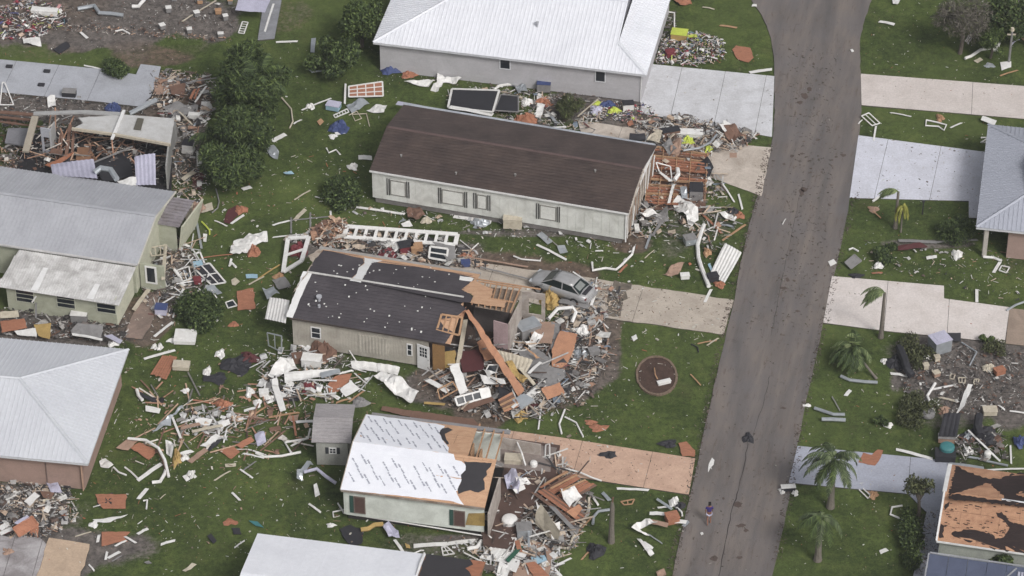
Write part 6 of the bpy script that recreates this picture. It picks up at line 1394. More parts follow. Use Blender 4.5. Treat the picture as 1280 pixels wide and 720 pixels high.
L|white_scrap|scrap|388,134,.35,.35,.25|w|white scrap at the middle of the long stick
Q|white_strip|strip|.06,(408,185),(411,191),(420,187),(425,193)|w|small zigzag white strip on upper left lawn
L|white_foam|foam|441,209,.4,.4,.25|w|white foam lump left of the brown roofed house
B|white_board|board|448,197,465,198,.5|w|pale block board at the brown roof left side
B|pale_stick|board|368,250,388,238,.1|c|pale stick on the lawn left of the loose shrub
B|pale_stick|board|368,276,382,262,.3|c|wide pale stick above the fence rails
B|fence_rail|rail|341,282,362,276,.14|w|left pale rail of the broken fence
B|fence_rail|rail|341,297,388,293,.12|w|lower pale rail of the broken fence
B|fence_rail|rail|362,276,412,271,.1|g|upper grey rail of the broken fence
B|fence_post|post|364,292,364,272,.12|g|left grey upright of the broken fence
B|fence_post|post|388,292,388,266,.12|g|middle grey upright of the broken fence
B|fence_post|post|415,284,413,264,.14|w|right pale upright of the broken fence
# crate frame and stuff near 450,115
F|pallet_framework|pallet|4,3,(436,108,.3),(478,102,.4),(479,120,.2),(436,121,.2),dict(bw=.12)|wo|white rack over orange slats on upper lawn
B|white_post|post|431,130,432,105,.15,dict(z=.2)|w|white post left of the orange slat rack
C|pale_case|box|417,136,1.0,.7,.4,-.3|pl|pale blue case left below the orange slat rack
F|short_ladder|ladder|5,1,(417,144),(434,136),(436,140),(419,147)|w|short white ladder beside the pale blue case
T|white_sheet|sheet|.2,(432,133),(455,124,.2),(462,130,.1),(440,142)|s|silver sheet under the orange slat rack
T|pink_cloth|cloth|.25,(458,138),(470,132,.2),(484,134),(480,143),(462,141)|w|white and pink cloth right of the silver sheet
Q|cable_coil|hose|.04,(436,144),(446,139),(452,148),(444,151),(440,143),(458,142),(462,158)|c|tangled cream hose below the rack
L|navy_bag|bag|424,160,.75,.8,.45|u|dark navy bag on a white tray on the lawn
T|white_tray|tray|.05,(417,163),(430,159),(432,167),(420,169)|w|white tray under the dark navy bag
Y|orange_card|card|(396,152),(401,148),(405,152),(400,157)|t|small tan square card on the lawn
L|white_foam|foam|416,171,.3,.3,.15|w|foam bit below the navy bag
T|white_cloth|cloth|.3,(505,104),(526,100,.2),(544,103),(536,110),(520,108)|w|long white cloth left of the star shaped sheet
T|star_sheet|sheet|.3,(547,92,.2),(556,96,.2),(577,100,.1),(570,106),(554,104),(548,116),(538,113),(546,104)|w|star shaped white sheet near the pale grey wall
L|blue_bag|bag|489,88,.8,.6,.45|u|blue bag at the left end of the pale grey wall
L|orange_scrap|scrap|511,94,.6,.5,.25|o|orange scrap beside the blue bag
F|carport_framework|frame|1,1,(565,111,.3),(624,113,.8),(616,140,.8),(560,134,.3),dict(bw=.16)|wd|black panelled white frame lying behind the brown roof
Q|white_strip|strip|.1,(617,112),(625,107),(640,105)|w|curved white strip above the black panelled frame
F|black_board|frame|1,1,(626,118,.4),(648,120,.5),(648,140,.5),(618,138,.4),dict(bw=.1)|gd|dark panel right of the black panelled frame
B|white_rail|rail|562,134,616,144,.4,dict(z=.6)|w|wide white rail along the brown roof far edge
B|white_rail|rail|496,129,542,138,.45,dict(z=.9)|l|bluish rail end at the brown roof left far corner
# between houses top
C|ac_unit|air conditioner|680,112,1.0,.9,.7,-.1|gu|air conditioner with round grille by the pale grey wall
T|grey_cloth|cloth|.35,(641,108),(656,106,.3),(660,116,.2),(648,120)|s|grey crumpled plastic left of the air conditioner
L|orange_bundle|bundle|658,152,.9,.6,.55|o|orange crumpled bundle near the brown roof edge
L|orange_scrap|scrap|679,128,.7,.6,.3|o|brown orange scrap left of the olive shrub
L|white_bag|bag|659,129,.5,.5,.3|w|white bag left of the brown orange scrap
T|white_bags|bag|.3,(672,132),(682,130,.2),(676,150),(669,148)|w|upright cluster of white bags left of the dead branches
B|white_post|post|676,120,688,127,.1|w|thin white post above the brown orange scrap
T|white_board|board|.1,(690,145,.2),(700,154,.2),(694,156),(686,147)|s|silver board before the dead branches
L|lime_cloth|cloth|747,130,.4,.3,.2|y|small lime cloth by the pale grey wall
L|lime_cloth|cloth|768,139,.5,.4,.25|y|larger lime cloth on the strewn clothes
L|purple_cloth|cloth|760,131,.6,.4,.25|u|purple blue cloth between the lime cloths
L|lilac_cloth|cloth|745,138,.5,.6,.2|l|lilac cloth left of the larger lime cloth
C|white_bin|bin|785,136,.8,.6,.5,.1|wd|white and black bin by the house corner
Y|orange_card|card|(784,152),(790,150),(792,156),(786,158)|o|orange card on the grass right of the clothes
B|dead_branch|branch|722,146,748,124,.1,dict(z=.4)|c|pale bare branch leaning over the olive shrub
Q|wire_coil|wire|.03,(706,162),(720,162),(736,159),(744,162),(740,166),(716,166)|g|grey wire coil on the brown roof far edge
B|white_post|post|688,160,708,159,.15,dict(z=.8)|w|white post at the brown roof far edge
T|white_scrap|scrap|.3,(688,166,.8),(698,160,1),(700,167,.8),(692,169,.7)|w|white crumpled scrap at the brown roof far edge
Q|mattress_spring|mattress|.3,(787,171,.5),(798,172,.5),(806,171,.5)|d|dark rolled grille left of the wreckage heap
T|tan_canvas|canvas|.3,(808,176,.3),(820,162,.6),(828,166,.5),(824,182,.3)|c|tan canvas standing in the wreckage heap
C|dark_roll|roll|838,171,1.3,.6,.6,.3|bd|dark brown roll left of the white slab in heap
C|white_slab|mattress|861,170,2.0,.7,.35,-.08|w|white rectangular slab on the wreckage heap
T|grey_sheet|sheet|.35,(826,184,.4),(838,178,.7),(846,188,.7),(836,196,.4)|g|grey folded sheet above the orange floor frame
T|grey_sheet|sheet|.3,(838,180,.6),(852,176,.9),(850,194,.6),(838,200,.3)|k|taupe folded sheet above the orange floor frame
L|lime_cloth|cloth|859,179,.5,.5,.5|y|lime cloth in the wreckage heap
L|yellow_ball|bag|885,189,.35,.35,.4|y|yellow green bag at the floor frame top corner
Q|grey_hose|pipe|.08,(854,188,.9),(874,185,.8),(888,178,.7),(896,168,.6)|s|curved grey pipe over the wreckage heap
T|brown_pile|cloth|.4,(900,162,.3),(918,158,.5),(930,172,.3),(912,178,.2)|b|brown cloth heap at the right end of the wreckage
B|orange_stick|board|924,168,940,170,.3|o|orange board right of the brown cloth heap
T|white_tulle|cloth|.35,(898,160,.5),(906,152,.5),(914,158,.4),(906,170,.3)|w|white frilly cloth above the brown cloth heap
T|clay_mat|sheet|.02,(912,191),(921,191),(921,197),(912,197)|k|faint orange square mat on the beige driveway
C|green_chest|chest|849,48,1.2,.9,.55,-.2|hy|yellow green chest on the clothes pile
B|lime_board|board|859,46,872,45,.35,dict(z=.3)|y|lime board beside the yellow green chest
C|red_case|box|838,70,.7,.6,.4,.3|rr|dark red case at the clothes pile lower left
Y|orange_plywood|plywood|(915,62),(920,57),(938,60),(942,72),(936,78),(922,74)|o|orange plywood piece on the top lawn right of clothes pile
B|white_board|board|937,91,965,87,.3|w|white board between top lawn and grey driveway
B|tan_board|board|900,32,921,35,.2|t|tan board on the top lawn
B|tan_board|board|878,9,893,12,.12|c|thin cream board at the top lawn edge
T|orange_cloth|cloth|.2,(841,0),(862,-4),(865,5),(850,8)|o|orange cloth on the top lawn edge
Q|white_fence|strip|.06,(836,15),(843,16),(843,38)|w|white angled strip at the white house right corner
B|small_card|card|940,7,946,7,.3|w|white card on the road edge at top
# by floor frame
T|white_mattress|mattress|.45,(840,256,.2),(850,248,.5),(862,254,.5),(872,262,.4),(873,276,.2),(862,286),(856,272,.2),(844,264)|w|crumpled white mattress cover below the floor frame
C|grey_cabinet|cabinet|870,247,.95,1.1,.9,-.05|gd|grey upright cabinet on the floor frame lower corner
T|white_sheet|sheet|.3,(850,236,.7),(858,234,.8),(860,250,.6),(852,252,.5)|s|white crumpled sheet left of the grey cabinet
Q|white_strip|strip|.16,(847,211,.8),(848,218,.8),(843,225,.7)|w|curled white piece on the floor frame centre
B|white_batten|board|836,254,842,231,.2,dict(z=.8)|w|white batten upright on the floor frame
F|white_chair|frame|1,1,(820,203,1),(838,208,.8),(840,226,.7),(824,214,.7)|w|white bent chair frame on the floor frame left part
B|white_pipe|pipe|825,216,838,227,.2,dict(z=.8)|w|short white pipe under the bent chair frame
T|dark_bundle|cloth|.4,(870,204,.4),(884,202,.5),(892,212,.3),(884,228),(876,218)|d|dark grey bundle at the floor frame right side
L|white_bag|bag|884,229,.4,.4,.45|w|white cone shaped bag right of the floor frame
B|thin_board|board|902,228,918,253,.12|w|thin white board on grass right of the floor frame
B|thin_board|board|898,235,904,244,.16|c|short pale board beside the thin white board
B|thin_board|board|923,243,928,262,.14|w|upright short white board by the road side grass
B|orange_board|board|875,265,902,292,.18|o|long orange board below the grey cabinet
B|tan_board|board|903,301,932,281,.16|t|tan board near the road edge
T|white_bundle|bundle|.3,(898,268),(906,266,.2),(921,275,.1),(918,280),(908,276)|w|white bundle near the road edge
L|dark_bin|bin|916,266,.5,.4,.35|d|dark round bin above the white bundle
L|orange_scrap|scrap|925,270,.35,.4,.25|o|orange scrap beside the dark round bin
B|white_batten|board|902,281,917,284,.18|s|silver slat below the white bundle
R|roofing_sheet|metal sheet|6,(906,304,.4),(927,316,.4),(906,354,.1),(886,344,.1)|w|large curved white ribbed sheet by the driveway and road
Q|long_downpipe|pipe|.15,(880,281),(876,292),(872,306),(873,322),(877,335),(886,358)|w|long curved white downpipe left of the ribbed sheet
B|white_stick|board|886,330,892,344,.18|p|pale stick between the downpipe and ribbed sheet
L|tan_scrap|scrap|884,316,.3,.5,.25|t|tan lump on the pale stick
C|grey_box|box|862,304,.8,.7,.5,.3|sg|grey box on the grass left of the long downpipe
B|grey_post|post|816,295,828,276,.2,dict(z=.2)|g|grey post at the torn house end lower corner
B|grey_post|post|807,311,814,292,.16|s|long silver post below the torn house end
T|white_flashing|sheet|.3,(799,268,.4),(812,262,.6),(822,268,.5),(806,274,.3)|w|white flashing curl at the torn house end
T|blue_tarp|tarp|.35,(816,268,.3),(834,262,.4),(836,278,.2),(822,284)|g|bluish grey tarp at the torn house end
B|orange_stick|board|845,341,853,331,.08|t|small tan stick on lower lawn left of the downpipe
T|grey_net|net|.3,(828,345),(842,332,.2),(856,328,.2),(848,345)|k|brown net heap left of the white box on lawn
C|white_box|box|856,348,.6,.4,.3,.1|w|white box above the tan driveway
C|black_box|box|891,350,.7,.6,.4,.3|d|dark box at the lower end of the ribbed sheet
L|orange_scrap|scrap|900,356,.4,.4,.2|o|orange scrap by the driveway mouth
B|white_post|post|881,378,889,362,.2|w|white post across the tan driveway edge
Q|hook_strip|strip|.06,(786,315),(792,313),(793,308)|w|hooked thin strip above the lawn left of the net
B|thin_stick|stick|806,323,818,313,.06|c|thin cream stick on the lawn between net and wall
# centre wreck
Y|main_beam|beam|(581,389,3.0),(586,387,3.0),(656,488,.5),(648,496,.5)|a|large orange beam slanting down from the charcoal roof
F|stud_board|frame|4,1,(552,393,3.15),(578,397,3.1),(574,419,2.75),(546,413,2.75),dict(bw=.14)|t|tan stud panel hanging from the charcoal roof corner
Y|sheath_piece|plywood|(571,396,2.6),(583,383,2.9),(580,396,2.4),(576,399,2.2)|a|tan sheathing piece folded at the roof corner
B|stud_post|post|582,400,572,460,.3,dict(z=1.3,z2=.3)|c|tall cream post below the hanging stud panel
Y|grey_sheet|sheet|(648,440,.5),(672,436,.6),(690,450,.6),(676,474,.5),(656,468,.5)|g|grey floor sheet between the insulation and the large orange plywood
Y|clay_carpet|carpet|(662,404,.5),(694,402,.6),(690,430,.6),(664,426,.5)|k|dusty clay carpet between the broken wall and navy cloth
Y|brown_carpet|carpet|(574,440,.5),(606,436,.5),(604,462,.6),(578,466,.5)|m|dark maroon carpet in the torn room under the cream post
Y|silver_board|board|(640,500,.7),(655,492,.8),(668,500,.6),(652,512,.5)|s|silver sheet by the foot of the big amber beam
Y|tan_plywood|plywood|(596,428,.9),(610,420,1.2),(622,446,1.0),(606,452,.8)|a|tan plywood lying under the big slanting beam middle
Y|tan_plywood|plywood|(676,486,.6),(700,478,.7),(706,492,.4),(684,500,.3)|a|tan plywood edge below the grey floor sheet
P|broken_boards|boards|6,(622,500,.5),(640,490,.8),(650,508,.5),(630,516,.3)|tab|broken tan boards at the foot of the amber beam
Y|ochre_board|panel|(555,440,.6),(569,438,.8),(570,458,.4),(556,460,.3)|h|ochre panel right of the white door
Y|white_board|panel|(562,458,1.2),(573,454,1.3),(585,488,.5),(575,494,.4)|w|tall white panel leaning in the central wreck
F|window_framework|window|1,1,(611,456,1),(623,456,1),(620,466,.6),(607,464,.6)|w*|small white window frame beside the orange beam
Y|sink_board|board|(600,468,.7),(630,474,.9),(633,480,.6),(605,480,.5)|w|white board below the small window frame
T|white_arch|sheet|.3,(603,463,.8),(612,466,1),(624,470,.9),(610,474,.6)|w|white arched piece on the white board
F|long_window|window|4,1,(569,497,.7),(611,486,1),(613,495,.6),(572,507,.3),dict(bw=.12)|w*|long white window strip in the central wreck
Y|door_leaf|door|(598,486,1.1),(611,484,1.1),(614,496,.6),(602,499,.6)|w|white door with small dark panes in the central wreck
F|shelf_framework|frame|2,1,(547,487,.6),(566,477,.9),(572,487,.6),(550,499,.3)|t|tan shelf frame left of the long window strip
B|white_board|board|534,475,560,490,.4,dict(z=.5)|w|white board left of the shelf frame
B|ochre_board|board|530,504,556,506,.22,dict(z=.2)|h|ochre board at the left foot of the central wreck
B|brown_board|board|578,512,616,498,.55,dict(z=.4)|b|wide brown board beneath the long window strip
R|cream_siding|siding panel|9,(618,437,1.2),(666,450,1.2),(657,468,.7),(625,449,.8)|c|cream ribbed siding panel right of the orange beam
B|white_post|post|661,467,676,453,.2,dict(z=1)|w|short white post at the ribbed siding corner
B|cream_post|post|650,460,682,498,.25,dict(z=.9,z2=.1)|c|long cream post running down to the lawn
T|insulation|insulation|.4,(628,452,.9),(640,454,1),(660,474,.8),(654,482,.6),(640,470,.7)|h|yellow insulation strip along the ribbed siding
T|insulation|insulation|.3,(650,436,.8),(668,444,.9),(680,452,.7),(670,452,.6)|t|tan insulation above the ribbed siding
Y|orange_plywood|plywood|(690,436,.6),(700,414,.9),(722,418,.9),(716,440,.6),(706,462,.3),(690,458,.4)|a|large orange plywood panel in the right of the central wreck
Y|grey_board|panel|(672,482,.3),(678,456,.5),(706,462,.4),(708,470,.3),(694,485,.2)|g|grey floor panel below the large orange plywood
Y|grey_board|panel|(689,402,.6),(700,405,.6),(698,434,.6),(688,436,.5)|g|grey strip left of the large orange plywood
C|grey_freezer|freezer|660,417,1.5,1.1,.8,.5|gs|grey metal chest between the two broken walls
L|yellow_foam|foam|687,378,.7,.8,.6|h|yellow foam bits beside the broken wall
L|yellow_foam|foam|690,370,.5,.5,.8|h|upper yellow foam clump near the car front
Q|white_arch_pipe|pipe|.13,(686,398,.2),(697,386,.7),(716,384,.8),(720,390,.5),(715,403,.1)|w|white bent pipe arch in front of the silver car
B|grey_board|board|700,376,736,384,.5,dict(z=.3)|g|grey board along the silver car side
B|white_post|post|739,382,746,362,.2,dict(z=.1,z2=.4)|w|white post leaning behind the silver car
B|thin_board|board|716,340,737,355,.12,dict(z=.9)|w|thin white board across the silver car boot
F|kerb_box|frame|1,1,(738,391),(754,391),(752,401),(736,401),dict(bw=.16)|kk|square beige tray at the tan driveway edge
Q|curved_pipe|pipe|.07,(735,402),(739,416),(737,430),(732,442),(722,454),(716,470)|k|inner curved clay pipe right of the wreck
Q|curved_pipe|pipe|.07,(754,405),(760,424),(757,442),(748,453),(738,464),(733,478)|k|outer curved clay pipe right of the wreck
L|grey_rock|scrap|724,443,.6,.6,.35|s|grey sack inside the curved pipes
L|white_sack|sack|728,414,.5,.6,.35|w|white sack between the curved pipes upper
C|grey_block|block|742,443,.7,.5,.4,.3|gg|grey block between the two curved pipes
L|navy_cloth|cloth|679,421,.8,.8,.5|u|navy and white cloth in the central wreck
T|white_cloth|cloth|.4,(656,430,.4),(668,420,.6),(680,416,.6),(676,430,.4),(662,436,.3)|w|white cloth left of the navy cloth
L|green_tub|tub|700,434,.5,.6,.3|n|dark green patch by the orange plywood
Y|dark_grille|panel|(622,484,.4),(640,484,.4),(640,504,.3),(624,506,.3)|d|dark slatted shutter at the foot of the orange beam
T|white_sheet|sheet|.3,(638,512,.2),(664,490,.5),(676,492,.3),(650,516,.1)|w|white sheet heap at the wreck lower right
B|white_board|board|640,510,670,486,.2,dict(z=.6)|w|white board on the white sheet heap
B|red_board|board|655,512,672,505,.25,dict(z=.1)|m|maroon board at the wreck lower edge
L|ochre_roll|roll|650,520,.5,.7,.3|h|ochre roll at the wreck lower edge
Q|thin_strip|strip|.05,(676,500),(684,495),(698,493)|w|thin curved strip leaving the wreck over the lawn
B|white_stick|board|673,537,677,508,.1|w|thin white stick upright on lawn below the wreck
Q|white_rod|strip|.07,(706,512),(699,530),(702,542)|w|left part of white bent rod at the pink driveway
Q|white_rod|strip|.06,(706,521),(720,528),(729,546)|w|right part of white bent rod at the pink driveway
L|orange_scrap|scrap|748,535,.6,.4,.1|o|orange scrap on lawn above the pink driveway
L|orange_scrap|scrap|738,528,.4,.25,.08|o|smaller orange scrap left of the other on the lawn
C|white_tube|pipe|830,480,.9,.28,.2,.35|w|white tube lying in the flower bed
Q|sprout|weed|.04,(818,460,.2),(819,468,.3),(822,474,.1)|t|thin tan sprout in the flower bed
Y|rust_plywood|plywood|(848,554),(858,552),(869,563),(868,571),(853,570)|o|rusty plywood on the lawn corner by the pink driveway
L|dark_heap|cloth|760,569,.6,.35,.2|d|dark branch pile on the pink driveway
L|dark_weed|weed|835,555,.6,.4,.2|d|dark weed tuft above the pink driveway
B|tan_stick|stick|863,468,876,482,.08|t|tan stick on the lawn left of the road
B|branch|branch|872,430,896,426,.1|t|brown branch lying at the road edge below the tan driveway
B|branch|branch|884,432,898,423,.1|c|pale branch crossing the brown branch
Q|dark_twig|branch|.05,(864,430),(872,434),(873,440)|d|dark twig left of the branches
T|white_scraps|scrap|.1,(789,422),(795,418),(797,424),(792,428)|w|white scraps near the tan driveway on the lawn
# bottom wreck
C|beige_cabinet|cabinet|642,583,1.15,.7,.75,-.1|cc|beige cabinet in the roofless room
Q|shower_rail|rail|.06,(636,549,1),(646,552,1.2),(652,566,1.2),(657,582,.8)|w|curved shower rail in the roofless room
D|white_basin|basin|667,588,.26,.7|w|round white basin right of the beige cabinet
L|brown_rug|rug|672,592,.9,.6,.2|b|brown rug beneath the round basin
Y|white_batten|board|(609,561,.6),(622,559,.6),(624,567,.5),(612,569,.5)|w|white slatted boards on the grey room floor
L|clay_cloth|cloth|616,556,.6,.5,.3|o|clay red cloth above the white slatted boards
F|door_framework|frame|1,1,(682,556,.6),(687,555,.8),(687,572,.5),(681,573,.4)|w|small white upright frame on the pink driveway
Q|white_rod|rod|.06,(707,586,.3),(724,590,.3),(740,597,.2),(752,601,.1)|w|white curved rod along the pink driveway lower edge
B|white_board|board|771,611,811,613,.2|w|white thin board on grass below the pink driveway
T|grey_roll|roll|.5,(630,598,.5),(644,590,.9),(650,608,.7),(648,622,.5),(634,612,.4)|l|rolled grey carpet in the lower wreck
T|white_bags|bag|.4,(642,598,.6),(658,596,.8),(664,604,.5),(648,612,.5)|w|white bags beside the rolled carpet
Y|white_board|panel|(641,612,.9),(655,606,1),(657,611,.9),(645,617,.8)|w|white tilted panel beside the rolled carpet
D|white_tank|water tank|637,658,.52,.7|w|white round topped tank in the brown floor room
C|ac_unit|air conditioner|655,671,.95,.8,.85,.1|sg|grey metal washing unit right of the white tank
B|grey_pipe|pipe|661,684,661,652,.15,dict(z=.7)|s|grey upright pipe beside the metal washing unit
P|roof_deck|roof fragment|12,(672,610,.8),(708,588,1.3),(747,607,1.1),(712,627,.6)|oob|large red orange roof deck piece in the lower wreck
B|deck_batten|board|680,606,710,590,.14,dict(z=1.35)|t|upper left tan batten on the red roof deck
B|deck_batten|board|688,611,722,594,.14,dict(z=1.35)|t|middle tan batten on the red roof deck
B|deck_batten|board|700,615,732,600,.14,dict(z=1.35)|t|lower right tan batten on the red roof deck
P|roof_deck|roof fragment|8,(716,656,.5),(664,616,.7),(682,611,1.0),(733,644,.6)|obb|lower red orange roof deck piece in the wreck
B|edge_board|board|688,632,716,661,.3,dict(z=.7)|g|grey rim board along the lower roof deck
T|white_trusses|sheet|.4,(700,616,1),(718,612,1.2),(728,622,.8),(712,636,.7),(704,628,.8)|w|white torn trim bundle on the red roof deck
Y|tan_board|board|(708,640,.9),(724,630,1),(728,636,.9),(718,648,.7)|a|square orange board at the roof deck right corner
Y|cream_wall|wall|(670,640,1.4),(676,630,2.0),(700,664,1.2),(697,680,.1),(690,676,.1),(669,655,.5)|c|cream wall leaning toward the lower right lawn
Y|cream_wall|wall|(690,656,1),(700,652,1.1),(697,680,.1),(690,676,.2)|w|white lower wall face beside the leaning cream wall
T|torn_framing|frame|.5,(670,628,1.2),(678,634,1.3),(692,654,.9),(686,656,.7),(672,642,.9)|w|white torn frames behind the cream wall
Q|garden_edge|strip|.09,(736,622,.2),(736,636),(729,652),(718,668),(710,686),(697,684)|c|long curved pale strip right of the lower wreck
B|tan_stick|stick|716,672,742,645,.1|t|thin tan stick crossing the curved strip
Q|arched_pipe|pipe|.1,(741,655),(742,646),(748,639),(762,637)|s|grey arched pipe left of the snapped trunk
B|white_stick|board|740,620,748,632,.14|w|white stick left of the snapped trunk upper
B|white_stick|board|753,616,762,626,.25|s|silver strip above the snapped trunk
L|dark_bag|bag|745,690,.6,.7,.4|d|dark navy bag on the lawn bottom centre
B|tan_stick|stick|727,700,737,689,.1|t|tan stick left of the dark navy bag
F|white_grid|grille|5,5,(628,671,.3),(645,673,.4),(636,704,.2),(600,697,.2),dict(bw=.1)|ww|white gridded panel at the bottom centre
Y|white_floor|sheet|(645,673,.1),(692,681,.1),(686,722,.1),(640,722,.1)|k|pinkish floor sheet at the bottom centre
B|green_beam|beam|634,702,652,683,.3,dict(z=.4)|n|dark green strip on the gridded panel
Y|white_paper|paper|(648,686,.3),(660,690,.3),(653,700,.3),(642,696,.3)|w|white paper sheet right of the dark green strip
Y|white_paper|paper|(636,696,.3),(650,700,.3),(645,716,.3),(632,710,.3)|w|large white paper sheet below the dark green strip
Y|blue_paper|paper|(663,696,.2),(681,694,.2),(684,702,.2),(668,706,.2)|p|pale blue printed sheet on the pinkish floor
Y|orange_plywood|plywood|(657,704,.3),(668,702,.3),(690,722,.2),(668,722,.2)|o|orange plywood at the bottom edge centre
T|white_cloth|cloth|.3,(625,706,.2),(640,712,.3),(634,722,.1),(620,720,.1)|w|white cloth at the bottom edge beside the papers
B|orange_stud|board|646,676,650,690,.3,dict(z=.4)|o|orange stud on the gridded panel top
Q|white_gutter|gutter|.14,(584,686),(596,684),(602,676)|w|bent white gutter right end near gridded panel
B|white_post|post|541,682,560,680,.05|w|thin white rod on the long gutter left half
# lawn by road bottom
T|white_shell|bodywork|.5,(789,664,.2),(796,653,.5),(812,650,.5),(822,656,.4),(816,660,.3),(800,660,.2),(812,669,.1),(796,667,.1)|w|curved white shell piece in the roadside pile
B|white_post|post|812,642,832,643,.3,dict(z=.2)|w|white post above the curved white shell
B|brown_roll|roll|812,652,835,657,.4,dict(z=.3)|k|clay roll across the roadside pile
C|orange_box|box|840,652,.8,.7,.5,.3|oo|orange box in the roadside pile
B|grey_batten|board|821,624,840,637,.2,dict(z=.2)|s|upper silver slat of the roadside pile
B|grey_batten|board|822,635,840,634,.14,dict(z=.1)|w|white slat beneath the silver slat
L|white_bag|bag|843,629,.35,.5,.35|w|white bag at the top of the roadside pile
L|dark_bag|bag|849,633,.4,.4,.25|d|dark bag right of the white bag
B|white_post|post|841,652,858,653,.35,dict(z=.1)|w|white post pointing at the road
Y|grey_card|card|(852,657),(859,650),(862,653),(856,659)|s|small grey card at the road edge
B|grey_rod|rod|810,668,828,680,.08|s|thin grey rod below the roadside pile
Q|white_cup|strip|.06,(846,634),(852,640),(853,645)|w|curved white strip right of the orange box
T|white_tray|tray|.2,(796,675),(801,674,.2),(818,692,.1),(813,697)|w|long white tray below the roadside pile
B|pale_strip|board|804,678,816,686,.2,dict(z=.1)|w|white strip beside the long white tray
T|brown_heap|scrap|.2,(820,716),(830,712),(833,720),(822,722)|k|brown scrap at the bottom edge by the road
B|white_stick|board|686,706,702,722,.25|w|white stick below the leaning cream wall
B|white_stick|board|692,709,714,698,.14|w|thin white stick above the other by the navy bag
F|stray_twigs|branch|2,1,(776,627),(793,624),(790,630),(780,631)|t|tan twig bundle right of the snapped trunk
T|white_scrap|scrap|.06,(890,572),(893,575),(892,581),(889,584),(890,587),(888,585),(885,591),(885,586),(886,580)|w|white elongated scrap with forked end lying on the road
L|black_tyre_scrap|tyre scrap|935,548,.4,.5,.2|d|black rubber scrap at the head of the road crack
B|small_card|card|876,668,879,667,.2|w|white card on the road near the roadside pile
B|small_card|card|1064,62,1066,65,.2|w|white card on the road right side top
B|white_stick|stick|978,281,982,274,.06|w|thin white stick on the road middle
Y|white_paper|paper|(1035,327),(1042,324),(1046,329),(1038,333)|w|white sheet on the road edge right lawn
# right of road
T|white_scrap|scrap|.2,(1115,0),(1127,-2),(1122,8),(1116,6)|w|white scrap at the top edge right of the road
B|white_board|board|1099,27,1118,31,.3|w|white board on the top right lawn
Y|white_paddle|board|(1215,37,.1),(1216,42,.1),(1211,56),(1206,51)|w|white paddle shaped board below the dead tree
Q|folded_gutter|gutter|.12,(1206,73),(1214,70),(1226,62),(1238,60)|w|folded white gutter left of the lamp post
Y|white_sheet|sheet|(1243,48,.4),(1252,50,.4),(1247,65,.1),(1240,64,.1)|w|white sheet standing left of the lamp post
Y|cream_card|card|(1217,76),(1225,72),(1229,75),(1222,79)|c|cream card below the folded gutter
L|grey_disc|disc|1237,82,.4,.35,.05|s|grey round lid beside the cream card
L|white_scrap|scrap|1235,41,.4,.4,.3|w|white plastic scrap in the drooping tree
T|white_pile|sheet|.3,(1263,50,.3),(1272,40,.5),(1276,50,.3),(1264,58)|l|lilac folded sheets right of the lamp post
Y|grey_mattress|sheet|(1271,34,.6),(1290,44,.6),(1290,60,.2),(1272,44,.4)|k|taupe slab at the top right picture edge
B|tan_stick|stick|1250,95,1272,88,.12|t|tan stick under the lamp post
F|chair_framework|frame|2,1,(1077,145,.2),(1086,141,.2),(1100,154),(1090,157)|w|white bent chair frame on grass at the road edge
B|white_stick|board|1095,158,1092,176,.14|w|white stick below the white chair frame
B|thin_stick|board|1073,155,1078,150,.08|w|tiny white stick left of the chair frame
B|white_stick|board|1113,141,1139,146,.1|w|thin white stick right of the chair frame
Q|window_outline|frame|.06,(1158,150),(1157,157),(1173,158),(1180,163),(1183,156),(1172,153),(1158,150)|w|white bent frame outline on the strip between driveways
L|tan_scrap|scrap|1175,148,.3,.5,.2|t|tan leaf scrap on the bent frame outline
B|white_stick|board|1188,160,1202,154,.12|w|white stick right of the bent frame outline
Y|white_board|panel|(1228,145,.3),(1246,151,.3),(1243,157,.2),(1226,150,.2)|w|white panel at the blue grey roof far corner
Q|zig_strip|strip|.06,(1226,172),(1236,172),(1226,178),(1236,178)|w|zigzag white strip at the blue grey roof left edge
Y|red_board|board|(1120,308,.1),(1150,303,.3),(1160,309,.2),(1122,313,.1)|m|dark red board on the lawn below the snapped palm
B|grey_log|log|1123,301,1170,303,.3|g|grey log above the dark red board
B|dark_log|log|1170,303,1222,300,.2|g|long dark log right of the grey log
Q|white_curve|strip|.07,(1061,312),(1066,310),(1073,314)|w|small curved white strip by the grey tub
F|grey_tub|tub|1,2,(1056,328,.2),(1068,318,.3),(1077,326,.2),(1064,336,.1)|gg|grey tub lying on the lawn near the road
L|white_foam|foam|1098,333,.35,.35,.3|w|white foam ball right of the grey tub
B|white_board|board|1158,323,1171,321,.3|w|white board below the dark red board
L|white_bag|bag|1196,319,.4,.5,.3|w|white bag left of the porch post
Q|curved_pipe|pipe|.1,(1229,321),(1242,322),(1252,326)|w|white curved handle piece below the porch
F|white_framework|frame|1,1,(1252,332),(1262,334),(1258,341),(1249,338)|w|small white square frame below the porch
B|white_stick|board|1242,341,1250,328,.22|w|white stick beside the small square frame
B|orange_stick|board|1090,342,1103,341,.15|o|orange stick above the offwhite driveway
B|white_stick|board|1221,362,1221,378,.2|w|upright white stick above the offwhite driveway
Q|grey_pipe|pipe|.08,(1258,388),(1270,381),(1284,376)|s|grey pipe crossing the driveway at the right edge
L|dark_cluster|scrap|1070,345,.5,.3,.15|d|dark leaf pile on the offwhite driveway edge
B|tan_stick|stick|1085,259,1101,273,.1|t|tan stick below the white driveway
L|clay_scrap|scrap|1092,262,.4,.4,.15|k|clay scrap beside the tan stick
B|white_stick|board|1091,252,1100,246,.2|w|white stick at the white driveway lower edge
# grey soil lot
C|silver_box|metal box|1174,437,1.25,1.1,1.0,.45|sl|dented silver metal box on the grey soil lot
